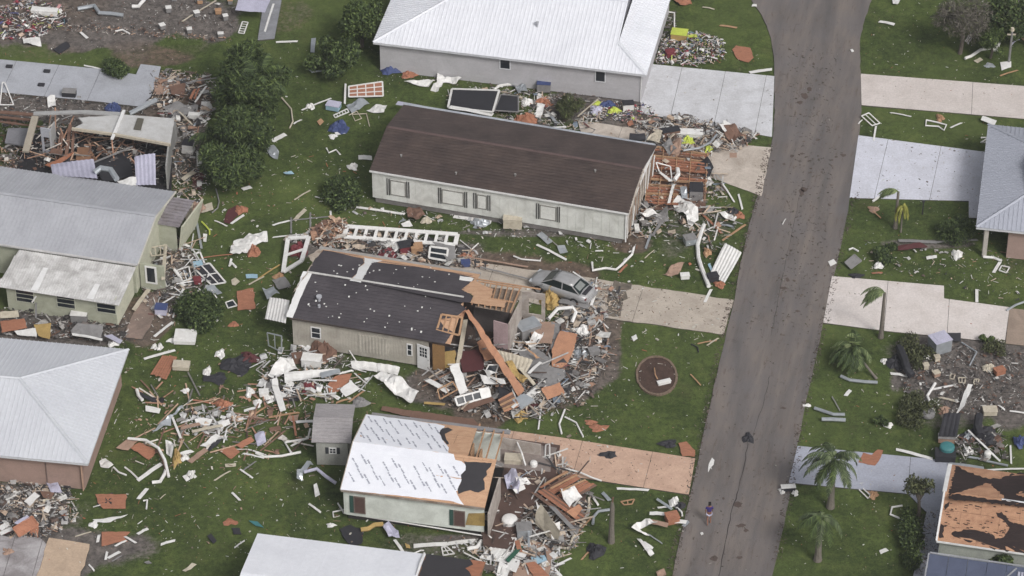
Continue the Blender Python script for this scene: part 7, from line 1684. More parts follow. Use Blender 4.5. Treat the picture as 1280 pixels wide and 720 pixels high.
Y|dark_board|panel|(1182,416,.3),(1201,416,.3),(1201,427,.1),(1184,426,.1)|d|dark panel behind the silver metal box
Q|bent_pole|pole|.06,(1202,428),(1221,440),(1212,457)|s|bent pale pole on the grey soil lot
Q|black_fabric|fabric|.28,(1124,434,.2),(1130,448,.3),(1134,462,.2),(1140,470)|d|twisted black fabric on the right lawn
B|white_gutter|gutter|1113,467,1139,471,.25|w|white gutter end below the twisted black fabric
L|dark_cloth|cloth|1119,454,.6,.8,.3|d|dark cloth left of the twisted black fabric
L|white_foam|foam|1105,452,.25,.25,.2|w|white foam bit left of the dark cloth
L|white_foam|foam|1158,448,.25,.25,.2|w|white foam bit below the silver box
C|cream_block|block|1171,451,.35,.35,.35,.2|cc|cream block below the silver box
C|cream_block|block|1157,461,.35,.35,.35,.2|cc|cream block left of the white bent strip
C|cream_block|block|1170,470,.45,.4,.3,.4|kc|clay block above the white bent strip
F|cinder_block|block|1,1,(1189,467),(1194,468),(1192,474),(1187,473)|c|left of three open cinder blocks on grey soil
F|cinder_block|block|2,1,(1198,472),(1207,472),(1206,479),(1199,478)|c|middle of three open cinder blocks on grey soil
F|cinder_block|block|2,1,(1218,474),(1224,474),(1222,480),(1217,480)|c|right of three open cinder blocks on grey soil
C|clay_pot|pot|1249,467,.7,.5,.35,.4|oo|orange clay pieces on the grey soil lot
L|white_rock|rock|1236,461,.45,.45,.3|c|pale rock left of the orange clay pieces
Q|white_strip|strip|.1,(1169,479),(1159,495),(1168,517)|w|white bent strip on the edge of the grey soil
B|white_strip|strip|1162,488,1192,482,.16|w|thin white strip crossing the bent strip
B|white_strip|strip|1174,497,1196,502,.18|c|cream strip right of the bent strip
Y|long_white_plank|board|(1210,480,.6),(1216,481,.6),(1206,507,.3),(1196,518),(1195,517)|w|long white plank pointing at the black canopy
R|dark_canopy|canopy|4,(1180,517,.7),(1201,517,.7),(1196,547,.5),(1173,545,.5)|d|ribbed sheet of the black canopy by the steel blue driveway
C|brown_box|box|1183,552,1.1,.5,.4,-.1|kg|brown box below the black canopy
C|black_bin|bin|1181,573,1.3,.9,.45,-.05|dd|black low bin under a teal tub by the steel blue driveway
D|teal_tub|tub|1183,568,.5,.75|e|teal tub inside the black bin
C|white_bucket|block|1237,517,.9,.6,.35,.05|cc|cream slab at the grey soil lower edge
L|pink_bowl|bowl|1180,513,.4,.35,.25|k|pinkish white bowl beside the bent strip
D|grey_drum|drum|1160,519,.45,.25|g|grey flat drum left of the bent strip
B|white_strip|strip|1248,507,1256,513,.12|w|short white strip at the grey soil right edge
B|white_strip|strip|1262,514,1284,517,.14|w|white strip at the right picture edge
Q|black_heap|fabric|.3,(1224,520,.2),(1222,534,.3),(1226,545,.2)|d|black fabric fold right of the black canopy
L|black_heap|fabric|1228,545,1.2,1.0,.4|d|black heap right of the black canopy
B|white_pole|pole|1210,538,1250,577,.14,dict(z=.3)|w|long white pole over the black heap
D|white_jug|jug|1234,572,.24,.45|w|white jug on the long white pole
L|white_jug|jug|1210,548,.4,.5,.3|s|grey jug left of the long white pole
L|white_jug|jug|1210,565,.35,.4,.3|w|white jug below the black heap
B|white_pole|pole|1120,562,1166,574,.25|w|white pole along the steel blue driveway upper edge
Q|grey_tubes|pipe|.08,(1210,571),(1222,573),(1232,576),(1260,582)|s|silver tubes at the plywood roof far corner
B|white_stick|board|1263,557,1264,580,.12|w|thin upright white stick at the right lawn edge
L|blue_ball|bag|1275,554,.5,.5,.45|u|blue bag at the right picture edge
Q|silver_gutter|gutter|.12,(1051,470),(1062,475),(1080,477),(1097,478)|s|silver gutter under the toppled palm
B|white_scrap|scrap|1057,495,1063,488,.25|w|white scrap on lawn under the toppled palm gutter
Q|grey_gutter|gutter|.12,(1018,510),(1030,514),(1042,518),(1056,518)|s|upper arm of the bent grey gutter near the road
Q|grey_gutter|gutter|.14,(1027,524),(1040,524),(1057,525)|s|lower arm of the bent grey gutter near the road
B|grey_rod|rod|1040,496,1050,514,.08|g|thin grey rod above the bent grey gutter
L|white_scrap|scrap|1009,507,.3,.15,.1|w|white scrap at the road edge left of the grey gutter
L|white_foam|foam|1110,532,.35,.25,.2|w|white foam bit right of the bent grey gutter
Y|orange_plywood|plywood|(1073,578),(1079,566),(1090,569),(1097,562),(1104,563),(1101,572),(1094,582)|o|broken orange plywood on the steel blue driveway
Q|white_bracket|strip|.07,(1128,632),(1115,634),(1113,643),(1130,650)|w|white bracket shaped strip beside the hedge
Q|chair_tubing|frame|.05,(1074,612),(1085,623),(1088,619),(1079,611)|w|small white bent legs under the steel blue driveway
L|tan_scrap|scrap|1091,619,.35,.4,.2|t|tan scrap beside the small white legs
B|white_scrap|scrap|1100,691,1109,687,.3|w|white scrap on lawn right of the pale trunked palm
C|mail_box|mailbox|985,613,.9,.35,.3,.1|dw|dark fallen mailbox with white ends at the road edge
L|white_foam|foam|978,614,.25,.3,.25|w|white foam at the fallen mailbox left end
L|white_foam|foam|994,617,.22,.25,.2|w|white foam at the fallen mailbox right end
B|white_edging|edging|1143,703,1151,684,.2|w|lower white edging strip by the steel blue driveway
B|white_edging|edging|1152,682,1155,673,.2|w|upper white edging strip by the steel blue driveway
B|grey_edging|edging|1130,672,1134,656,.12|g|grey edging strip beside the hedge
B|white_trim|trim|1186,580,1230,586,.3,dict(z=.1)|s|pale metal flashing along the plywood roof far side
B|white_trim|trim|1232,588,1284,586,.14,dict(z=.2)|w|thin white trim behind the plywood roof
# awning at dark roof left
R|side_awning|awning|7,(337,372,1.9),(362,376,2.3),(357,405,2.2),(331,398,1.8)|w|white ribbed side awning at the beige house left wall
F|awning_wall|frame|2,1,(334,416,1.4),(352,420,1.4),(352,440,.2),(336,432,.2)|s|silver broken frame under the side awning
T|awning_scrap|sheet|.3,(328,362,.4),(342,360,.6),(350,370,.6),(334,374,.4)|s|silver crumpled scrap above the side awning
Y|dark_scrap|sheet|(340,350,.2),(356,346,.3),(364,358,.2),(348,362,.1)|g|grey sheet left of the charcoal roof corner
B|ochre_stick|stick|321,350,350,331,.12|h|yellow stick left of the white end frame
L|orange_scrap|scrap|349,346,.4,.4,.25|t|tan scrap at the end of the yellow stick
'''
PALS['mud'] = palette('fragments_mud', [((92, 77, 68), 34), ((76, 64, 58), 20), ((110, 96, 86), 24), ((150, 144, 136), 6), ((76, 72, 52), 14)])
heap('lawn_litter', 'fine pale litter strewn over the whole lawn', [(0, 40), (640, 60), (950, 60), (930, 300), (880, 540), (840, 720), (0, 720)], 2400, 'grass', .0, .04, .22)
heap('lawn_litter', 'dense pale litter on the grass around the wrecked houses', [(200, 180), (470, 200), (780, 300), (900, 300), (880, 420), (780, 520), (640, 720), (380, 720), (60, 640), (140, 420)], 2600, 'grass', .0, .05, .4)
heap('lawn_litter', 'fine litter on the lawns right of the road', [(1080, 0), (1280, 0), (1280, 720), (970, 720), (1070, 250)], 900, 'grass', .0, .04, .2)
heap('rubble', 'scattered gravel scraps on the bare lot top left', [(0, 0), (300, 0), (290, 45), (0, 36)], 900, 'dark', .05, .05, .3)
heap('rubble', 'mixed household rubble heap top left corner', [(0, 10), (30, 0), (80, 8), (86, 30), (50, 48), (0, 50)], 700, 'cloth', .5, .08, .7)
heap('rubble', 'line of broken bits along the bare lot edge', [(60, 28), (180, 36), (290, 48), (290, 54), (160, 44), (60, 38)], 260, 'wood', .08, .06, .4)
heap('rubble', 'debris strip below the grey concrete pad', [(0, 112), (60, 118), (180, 132), (180, 143), (0, 142)], 500, 'dark', .15, .06, .5)
heap('rubble', 'dark wood debris pile by the pad right end', [(190, 88), (262, 92), (276, 110), (262, 150), (246, 176), (218, 168), (186, 132)], 1000, 'mix', .55, .08, .9)
heap('rubble', 'wreckage inside the broken white roofed house', [(0, 140), (100, 146), (215, 178), (212, 235), (120, 232), (0, 214)], 1500, 'dark', .5, .08, .9)
heap('rubble', 'pale and tan wreckage at far left of broken house', [(0, 176), (48, 176), (100, 190), (60, 214), (0, 214)], 420, 'wood', .7, .08, .8)
heap('rubble', 'debris spill beside the broken grey end wall', [(215, 170), (246, 175), (262, 200), (258, 240), (238, 300), (216, 250)], 600, 'mix', .3, .08, .7)
heap('rubble', 'porch wreckage beside the sage house door', [(184, 300), (230, 296), (250, 340), (232, 395), (196, 400), (176, 380)], 700, 'mix', .4, .07, .8)
heap('rubble', 'debris between sage walls and white hip roof', [(0, 384), (160, 402), (158, 432), (0, 420)], 800, 'dark', .3, .08, .8)
heap('rubble', 'white splintered debris heap by the beige sided house', [(318, 448), (380, 432), (440, 448), (462, 478), (430, 500), (330, 500)], 520, 'white', .4, .08, .9)
heap('rubble', 'splintered wood and foam field on left lawn', [(180, 486), (330, 480), (390, 500), (385, 560), (300, 590), (170, 590), (150, 560)], 420, 'wood', .1, .06, .6)
heap('rubble', 'pale broken boards pile mid left lawn', [(226, 512), (292, 508), (310, 530), (280, 552), (226, 545)], 260, 'white', .3, .1, 1.0)
heap('rubble', 'collapsed rooms spilling right of the charcoal roof', [(556, 420), (655, 405), (740, 380), (760, 400), (762, 450), (735, 505), (690, 520), (640, 528), (560, 510), (540, 470)], 2500, 'mix', .5, .07, 1.1)
heap('rubble', 'torn framing bits along the charcoal roof far side', [(356, 300), (420, 282), (560, 302), (600, 322), (610, 336), (560, 336), (420, 312)], 1300, 'mix', .5, .07, .9)
heap('rubble', 'broken sticks in a tangle beyond the charcoal roof corner', [(384, 290), (430, 278), (440, 300), (400, 312)], 320, 'wood', .8, .2, 1.1, .7)
heap('rubble', 'rubble edge around the crushed silver car', [(690, 385), (740, 350), (780, 362), (776, 396), (700, 400)], 600, 'mix', .35, .06, .6)
heap('rubble', 'grit and tiles scattered at the curved pipes', [(700, 440), (752, 400), (762, 430), (742, 490), (700, 512), (660, 512)], 900, 'dark', .12, .05, .35)
heap('rubble', 'wreckage right of the underlayment roof', [(600, 560), (690, 556), (720, 600), (745, 620), (720, 690), (680, 716), (600, 716), (604, 660)], 2300, 'mix', .7, .07, 1.0)
heap('rubble', 'household clutter below the brown room floor', [(560, 680), (700, 670), (700, 722), (620, 722)], 700, 'white', .2, .08, .8)
heap('rubble', 'clothes and household goods pile on the top lawn', [(818, 72), (835, 45), (870, 40), (905, 50), (905, 76), (870, 84), (820, 80)], 1500, 'cloth', .55, .06, .5)
heap('rubble', 'debris between the white house and brown roof', [(560, 112), (640, 108), (745, 128), (760, 150), (700, 176), (600, 158), (560, 140)], 1300, 'mix', .3, .07, .7)
heap('rubble', 'colourful clothes strewn by the pale grey wall corner', [(740, 124), (812, 132), (830, 150), (800, 158), (742, 146)], 520, 'cloth', .15, .06, .4)
heap('rubble', 'long wreckage heap across the beige driveway', [(792, 156), (850, 146), (900, 156), (950, 168), (930, 186), (860, 200), (800, 182)], 1700, 'mix', .7, .08, .9)
heap('rubble', 'torn cladding at the brown house broken end', [(786, 200), (812, 186), (826, 230), (820, 290), (800, 300), (786, 296)], 600, 'mix', .8, .1, 1.1)
heap('rubble', 'scraps strewn over the orange floor frame', [(812, 188), (884, 196), (900, 240), (880, 270), (812, 262)], 200, 'mix', .15, .06, .5, z=.6)
heap('rubble', 'metal and wood scraps beside the floor frame corner', [(790, 240), (850, 255), (900, 230), (925, 280), (900, 320), (850, 300), (800, 300)], 520, 'mix', .35, .07, .8)
heap('rubble', 'dark rubble at the white house far right corner', [(816, 78), (834, 14), (846, 14), (842, 60), (828, 82)], 300, 'dark', .2, .06, .5)
heap('rubble', 'debris on the grey soil lot', [(1120, 425), (1190, 430), (1280, 440), (1280, 516), (1180, 520), (1130, 500)], 1900, 'dark', .1, .05, .45)
heap('rubble', 'black and silver wreckage above the steel blue driveway', [(1190, 545), (1250, 530), (1262, 575), (1200, 580)], 380, 'dark', .35, .08, .8)
heap('rubble', 'litter below the bluish grey roofed porch', [(1080, 300), (1280, 318), (1280, 380), (1190, 360), (1060, 335)], 260, 'mix', .06, .06, .4)
heap('rubble', 'household debris under the left hip roofed house', [(0, 604), (90, 604), (96, 650), (50, 676), (0, 672)], 1100, 'mix', .35, .07, .8)
heap('rubble', 'broken sticks spread on lawn above white storm panel roof', [(250, 480), (400, 500), (400, 540), (300, 545)], 90, 'wood', .05, .2, 1.1)
heap('rubble', 'trash line under the brown roofed house wall', [(430, 256), (560, 268), (780, 305), (740, 312), (560, 286), (430, 268)], 200, 'white', .15, .07, .6)
heap('rubble', 'leaf and shingle scraps on the steel blue driveway', [(1150, 640), (1178, 640), (1180, 720), (1144, 720)], 420, 'dark', .0, .05, .22, z=.03)
heap('rubble', 'damp leaf litter over the foot of the walls near tree', [(470, 84), (640, 100), (800, 130), (790, 140), (640, 116), (470, 98)], 420, 'dark', .05, .05, .3)
heap('splinters', 'long timber splinters across the left lawn debris', [(170, 480), (330, 478), (400, 500), (385, 560), (300, 575), (180, 570)], 60, 'wood', .1, .6, 2.4, .12, stick=1)
heap('splinters', 'long sticks and trim tangled in the central wreck', [(545, 440), (655, 420), (720, 400), (730, 440), (715, 505), (640, 528), (540, 490)], 130, 'mix', .9, .6, 2.6, .3, stick=1)
heap('splinters', 'long sticks and trim tangled in the lower wreck', [(600, 570), (690, 560), (740, 620), (720, 690), (600, 716)], 120, 'mix', .9, .5, 2.2, .3, stick=1)
heap('splinters', 'sticks and flashing at the torn brown house end', [(788, 190), (880, 180), (925, 270), (900, 300), (800, 290)], 70, 'mix', .7, .5, 2.0, .3, stick=1)
heap('splinters', 'sticks in the pale heap left of the beige house', [(318, 448), (440, 440), (462, 490), (330, 505)], 45, 'white', .6, .5, 1.8, .3, stick=1)
heap('splinters', 'sticks and rails by the sage house porch', [(186, 300), (250, 300), (260, 380), (196, 400)], 60, 'white', .5, .5, 1.6, .3, stick=1)
heap('road_grit', 'dark leaf and bark litter along the middle of the road', [(985, 60), (1045, 60), (1040, 250), (1010, 420), (960, 420), (990, 200)], 650, 'mud', .0, .04, .22)
heap('road_grit', 'sparse dark litter over the whole road', [(960, 60), (1070, 60), (1040, 330), (962, 720), (842, 720), (930, 330)], 320, 'mud', .0, .04, .2)
heap('verge_grit', 'earth and leaf crumbs along the left road edge', [(958, 180), (968, 180), (925, 340), (905, 430), (862, 640), (845, 720), (832, 720), (868, 560), (912, 360)], 900, 'mud', .0, .05, .22)
heap('verge_grit', 'earth and leaf crumbs along the right road edge', [(1066, 240), (1074, 240), (1045, 360), (1010, 520), (978, 700), (966, 700), (990, 560), (1030, 380)], 700, 'mud', .0, .05, .2)
heap('slab_grit', 'leaf crumbs on the right driveways', [(1062, 240), (1073, 170), (1232, 190), (1232, 268)], 60, 'mud', .0, .04, .2)
heap('slab_grit', 'leaf crumbs on the tan driveway', [(757, 352), (917, 375), (905, 418), (757, 397)], 90, 'mud', .0, .04, .16)
heap('slab_grit', 'leaf crumbs on the pink driveway', [(680, 545), (869, 573), (861, 618), (690, 590)], 70, 'mud', .0, .04, .16)
heap('rubble', 'dark broken framing and contents inside the collapsed pale roofed house', [(60, 164), (130, 170), (212, 190), (210, 236), (120, 230), (40, 212)], 900, 'dark', .9, .08, 1.0, z=.3)
heap('splinters', 'brown broken studs inside the collapsed pale roofed house', [(50, 160), (130, 172), (208, 200), (180, 220), (40, 205)], 90, 'wood', 1.2, .5, 2.2, .7, z=.3, stick=1)
# ------------------------------------------------------------ wrecked white roofed house (upper left)
Wk = thing('wrecked_house', P(120, 200), 'collapsed house with a remaining pale roof slab and exposed dark interior, upper left', 'house')
zr = 2.4; wr = plain('roof_dull_white', (190, 190, 190), .55, .5, (150, 146, 140), 1.5, .08)
def slab3(name, pts, z, th, mat, par=None, jg=0): 
    p = [P(q[0], q[1], z+(q[2] if len(q) > 2 else 0)) for q in pts]; p = jag(p, jg, .4) if jg else p; mb = MB(); mb.prism(p, V3((0, 0, -th))); return obj(name, mb, mat, Wk, par)
r1 = slab3('roof', [(153, 143), (218, 148), (213, 180), (143, 168)], zr, .12, wr)
r2 = slab3('roof', [(98, 147), (152, 143.5), (142, 167), (90, 161), (104, 154)], zr-.1, .1, wr, jg=.05)
mb = MB(); mb.beam(P(155, 138, zr+.05), P(140, 174, zr+.05), .22, .12); obj('roof_beam', mb, white, Wk, r1)
mb = MB(); mb.beam(P(142, 168, zr+.02), P(213, 181, zr+.02), .16, .2); mb.beam(P(90, 161, zr), P(142, 168, zr), .14, .2); obj('fascia', mb, c_off, Wk, r1)
mb = MB(); mb.prism([P(x, y, zr+.03) for x, y in ((172, 148), (180, 149), (176, 163), (167, 162))], (0, 0, .06)); obj('skylight', mb, plain('skylight_olive', (96, 92, 80), .5, .4), Wk, r1)
mb = MB(); mb.beam(P(42, 142, 2.2), P(104, 140, 2.3), .35, .12); mb.beam(P(104, 140, 2.3), P(152, 143, 2.3), .4, .12); obj('wall_plate', mb, plain('plate_grey', (166, 166, 166), .7, .5), Wk)
mb = MB(); mb.beam(P(44, 146, 2.1), P(32, 190, 1.6), .5, .16); obj('fallen_column', mb, plain('column_beige', (166, 156, 140), .8, .4), Wk)
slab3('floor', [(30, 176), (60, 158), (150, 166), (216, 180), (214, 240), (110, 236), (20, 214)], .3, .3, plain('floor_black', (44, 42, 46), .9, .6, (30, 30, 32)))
slab3('floor_panel', [(10, 160), (36, 160), (30, 182), (6, 178)], .6, .1, plain('floor_greyblue', (128, 128, 134), .8, .5))
vwall(((54, 196), (66, 198)), 2.6, .1, plain('interior_bluewhite', (170, 172, 182), .7, .4), Wk, 'partition', hole=(.22, .85, .25, .7)); vwall(((66, 198), (72, 184)), 2.4, .1, plain('plate_grey', (0, 0, 0)), Wk)
for x, y, x2, y2, w in ((70, 200, 76, 166, .12), (74, 202, 78, 168, .12), (82, 200, 88, 156, .25), (90, 200, 92, 160, .2), (62, 160, 0, 152, .12)):
    mb = MB(); mb.beam(P(x, y, .4), P(x2, y2, 1.5), w, .08); obj('stud', mb, c_brn, Wk)
slab3('fallen_panel', [(97, 184), (112, 184), (122, 200), (94, 206)], .9, .06, plain('panel_brown', (140, 100, 72), .85, .5), jg=.05)
slab3('fallen_panel', [(56, 206), (78, 196), (92, 190), (70, 210)], 1.0, .06, plyo, jg=.06); slab3('fallen_panel', [(78, 196), (90, 190), (90, 206), (74, 208)], .8, .05, c_dark)
vwall(((211, 240), (217, 186)), 2.3, .12, plain('wall_broken_grey', (158, 158, 156), .8, .6, (110, 108, 106), 2), Wk, 'end_wall')
vwall(((217, 186), (222, 176)), 1.8, .12, plain('wall_broken_grey', (0, 0, 0)), Wk, 'end_wall')
mb = MB(); mb.beam(P(110, 206, 1.6), P(166, 183, 1.4), .1, .08); obj('fallen_post', mb, c_grey, Wk)
mb = MB(); mb.beam(P(0, 214, 1.5), P(64, 222, 1.5), .3, .16); obj('fascia', mb, c_off, Wk); mb = MB(); mb.beam(P(0, 140, 1), P(46, 144, 1), .3, .1); mb.beam(P(0, 146, .7), P(38, 150, .7), .2, .1); obj('beam', mb, c_brn, Wk)
corr('roof_sheet', 'fallen ribbed white roof sheet on the grey metal roof edge', 'metal sheet', [(63, 206, 2), (117, 199, 2.6), (122, 224, 3), (66, 219, 2.8)], 's' if 0 else 'l', 9)
corr('roof_sheet', 'upright ribbed white sheet standing at the grey metal roof top', 'metal sheet', [(168, 196, 3), (194, 192, 3.3), (195, 232, 2.9), (170, 231, 2.9)], 'l', 5)
pipe('bent_duct', 'curled silver duct between two fallen roof sheets', 'duct', [(118, 216, 2.8), (126, 210, 3), (138, 212, 3), (146, 224, 2.9)], .22, 's')
sh('roof_sheet', 'crumpled white sheet lying flat between the two ribbed roof sheets', 'metal sheet', [(146, 226, 2.7), (170, 222, 2.9), (172, 233, 2.8), (150, 231, 2.7)], 'w', .1)
ply_sheet('roof_fragment', 'dark folded roof fragment right of the fallen ribbed sheet', 'roof fragment', [(112, 202, .9), (160, 190, .7), (166, 220, .9), (130, 228, 1)], 'd')
# ------------------------------------------------------------ parked silver car, crushed in the rubble
a = P(744, 379); b_ = P(660, 349); cd = (b_-a).normalized(); cs_ = V3((-cd.y, cd.x, 0)); cc_ = (P(703, 366)+V3((0, 0, 0)))
car = thing('silver_sedan', V3((cc_.x, cc_.y, 0)), 'dented silver sedan half buried in rubble at the tan driveway end', 'car')
silver = plain('car_silver', (168, 168, 170), .32, .5, (126, 122, 118), 1.5, .04, metallic=.25); tyre = plain('tyre_black', (28, 28, 30), .9); rimm = plain('rim_grey', (150, 150, 154), .4, .3, metallic=.4)
cz = V3((0, 0, 1)); CP = lambda x, y, z: V3((cc_.x, cc_.y, 0))+cd*x+cs_*y+cz*z
st = [(-2.3, .62, .45, .78), (-2.15, .80, .38, .93), (-1.6, .87, .30, .98), (-.9, .89, .27, .97), (0, .9, .25, .95), (.9, .89, .26, .93), (1.5, .87, .30, .88), (2.0, .80, .36, .78), (2.3, .60, .45, .66)]
vs = []; 
for x, w, z0, z1 in st: vs += [CP(x, -w*.93, z0), CP(x, -w, (z0+z1)/2), CP(x, -w*.97, z1-.08), CP(x, -w*.84, z1), CP(x, 0, z1+.04), CP(x, w*.84, z1), CP(x, w*.97, z1-.08), CP(x, w, (z0+z1)/2), CP(x, w*.93, z0)]
n_ = 9; fs = [(i*n_+k, (i+1)*n_+k, (i+1)*n_+(k+1) % n_, i*n_+(k+1) % n_) for i in range(len(st)-1) for k in range(n_)]+[tuple(range(n_)), tuple((len(st)-1)*n_+k for k in range(n_))[::-1]]
mb = MB(); mb.add(vs, fs); body = obj('body', mb, silver, car, smooth=True)
gl = [(-1.75, .74, .70, .94, .99), (-1.05, .74, .58, .94, 1.38), (-.3, .75, .60, .94, 1.45), (.45, .75, .58, .93, 1.40), (1.25, .74, .68, .91, .96)]
vs = []; 
for x, w0, w1, z0, z1 in gl: vs += [CP(x, -w0, z0), CP(x, -w1, z1-.02), CP(x, w1, z1-.02), CP(x, w0, z0)]
mb = MB(); mb.add(vs, [(i*4+k, (i+1)*4+k, (i+1)*4+(k+1) % 4, i*4+(k+1) % 4) for i in range(4) for k in range(4)]+[(0, 1, 2, 3), (19, 18, 17, 16)]); obj('window_glass', mb, plain('car_glass', (34, 44, 44), .12, .1, bmp=0), car)
mb = MB(); vs = []
for x, w, z in ((-1.12, .57, 1.37), (-.8, .6, 1.42), (-.3, .62, 1.47), (.2, .6, 1.45), (.5, .56, 1.40)): vs += [CP(x, -w, z-.03), CP(x, -w*.6, z+.015), CP(x, w*.6, z+.015), CP(x, w, z-.03)]
mb.add(vs, [(i*4+k, i*4+k+1, (i+1)*4+k+1, (i+1)*4+k) for i in range(4) for k in range(3)]); o_ = obj('roof', mb, silver, car, smooth=True); md = o_.modifiers.new('solid', 'SOLIDIFY'); md.thickness = .03
for sgn in (-1, 1):
    for (x0, z0, x1, z1) in ((-1.1, 1.37, -1.75, .98), (.47, 1.4, 1.27, .96), (-.32, 1.44, -.36, .95)):
        mb = MB(); w0 = .6 if z0 > 1.3 else .7; mb.beam(CP(x0, sgn*.60, z0), CP(x1, sgn*.745, z1), .06, .05); obj('pillar', mb, silver, car)
    mb = MB(); mb.beam(CP(1.0, sgn*.9, 1.0), CP(1.0, sgn*1.04, 1.02), .12, .11); obj('mirror', mb, silver, car)
    mb = MB(); mb.box(CP(2.14, sgn*.58, .66), cd*.1, cs_*.17, cz*.06); obj('headlight', mb, plain('lamp_clear', (190, 196, 200), .2), car)
    mb = MB(); mb.box(CP(-2.2, sgn*.62, .76), cd*.05, cs_*.15, cz*.07); obj('tail_light', mb, plain('lamp_red', (120, 20, 24), .3), car)
    for x in (-1.4, 1.42):
        mb = MB(); pts = [CP(x+math.cos(q)*.32, sgn*.74, .33+math.sin(q)*.32) for q in [6.283*k/16 for k in range(16)]]; mb.prism(pts, cs_*sgn*.19); wl = obj('wheel', mb, tyre, car)
        mb = MB(); pts = [CP(x+math.cos(q)*.2, sgn*.925, .33+math.sin(q)*.2) for q in [6.283*k/10 for k in range(10)]]; mb.prism(pts, cs_*sgn*.02); obj('rim', mb, rimm, car, wl)
mb = MB(); mb.beam(CP(-2.32, -.7, .5), CP(-2.32, .7, .5), .14, .2); obj('bumper', mb, silver, car); mb = MB(); mb.beam(CP(2.3, -.62, .48), CP(2.3, .62, .48), .12, .18); obj('bumper', mb, silver, car)
mb = MB(); mb.prism([CP(-1.82, -.55, 1.0), CP(-1.82, .55, 1.0), CP(-2.12, .52, .97), CP(-2.12, -.52, .97)], cz*.012); obj('open_boot', mb, c_dark, car)
mb = MB(); mb.prism([CP(-1.2, -.38, 1.27), CP(-1.2, .38, 1.27), CP(-1.62, .42, 1.03), CP(-1.62, -.42, 1.03)], cz*.012); obj('rear_screen_film', mb, plain('film_grey', (130, 134, 132), .4, .5), car)
# ------------------------------------------------------------ the person on the road
b_ = P(886, 654, .004); pr_ = thing('person', b_, 'person in purple shirt and pale shorts walking along the road', 'person')
def skin_mesh(name, nodes, edges, mat, sub=2):
    me = bpy.data.meshes.new(name); me.from_pydata([n[:3] for n in nodes], edges, []); o = bpy.data.objects.new(name, me); COL.objects.link(o); o.parent = pr_
    sk = o.modifiers.new('skin', 'SKIN'); 
    for i, n in enumerate(nodes): me.skin_vertices[0].data[i].radius = (n[3], n[4] if len(n) > 4 else n[3])
    me.skin_vertices[0].data[0].use_root = True; ss = o.modifiers.new('sub', 'SUBSURF'); ss.levels = ss.render_levels = sub; me.materials.append(mat); return o
if True:
    skm = plain('skin_tone', (140, 96, 76), .6, .1); prp = plain('shirt_purple', (58, 44, 120), .8, .3); shm = plain('shorts_lilac_white', (186, 188, 214), .8, .2); hrm = plain('hair_black', (26, 22, 22), .8)
    tmp = bpy.data.meshes.new('t'); 
    nodes = [(0, 0, .95, .13, .10), (0, .0, 1.15, .13, .09), (0, .01, 1.36, .15, .09), (0, 0, 1.47, .06), (0, 0, 1.52, .055), (0, -.0, 1.60, .085, .09), (0, 0, 1.69, .07),
             (.17, 0, 1.40, .05), (.22, .05, 1.15, .042), (.2, .16, .93, .033), (.19, .2, .85, .03), (-.17, 0, 1.40, .05), (-.23, -.04, 1.15, .042), (-.22, -.02, .90, .033), (-.22, .01, .82, .03),
             (.09, 0, .86, .09), (.1, .14, .5, .06), (.1, .05, .12, .042), (.1, .0, .05, .04), (.1, .16, .04, .032), (-.09, 0, .86, .09), (-.1, -.06, .5, .06), (-.1, -.24, .16, .042), (-.1, -.28, .08, .04), (-.1, -.16, .03, .032)]
    edges = [(0, 1), (1, 2), (2, 3), (3, 4), (4, 5), (5, 6), (2, 7), (7, 8), (8, 9), (9, 10), (2, 11), (11, 12), (12, 13), (13, 14), (0, 15), (15, 16), (16, 17), (17, 18), (18, 19), (0, 20), (20, 21), (21, 22), (22, 23), (23, 24)]
    def skm_obj(name, nodes, edges, mat):
        me = bpy.data.meshes.new(name); o = bpy.data.objects.new(name, me); COL.objects.link(o); o.parent = pr_; me.from_pydata([n[:3] for n in nodes], edges, [])
        o.modifiers.new('skin', 'SKIN')
        if not me.skin_vertices:
            import bmesh; bm = bmesh.new(); bm.from_mesh(me); bm.verts.layers.skin.verify(); bm.to_mesh(me); bm.free()
        for i, n in enumerate(nodes):
            sv = me.skin_vertices[0].data[i]; sv.radius = (n[3], n[4] if len(n) > 4 else n[3]); sv.use_root = (i == 0)
        s_ = o.modifiers.new('sub', 'SUBSURF'); s_.levels = s_.render_levels = 1; me.materials.append(mat); return o
    skm_obj('body', nodes, edges, skm)
    skm_obj('shirt', [(0, 0, .96, .165, .125), (0, 0, 1.16, .155, .115), (0, .01, 1.36, .175, .115), (0, 0, 1.44, .09, .08), (.18, 0, 1.38, .07), (.215, .03, 1.22, .06), (-.18, 0, 1.38, .07), (-.22, -.03, 1.22, .06)], [(0, 1), (1, 2), (2, 3), (2, 4), (4, 5), (2, 6), (6, 7)], prp)
    skm_obj('shorts', [(0, 0, .93, .17, .13), (.1, .02, .82, .11), (.11, .1, .62, .095), (-.1, 0, .82, .11), (-.11, -.04, .62, .095)], [(0, 1), (1, 2), (0, 3), (3, 4)], shm)
    skm_obj('hair', [(0, -.015, 1.66, .092, .098), (0, -.03, 1.72, .075), (0, -.07, 1.60, .05)], [(0, 1), (0, 2)], hrm)
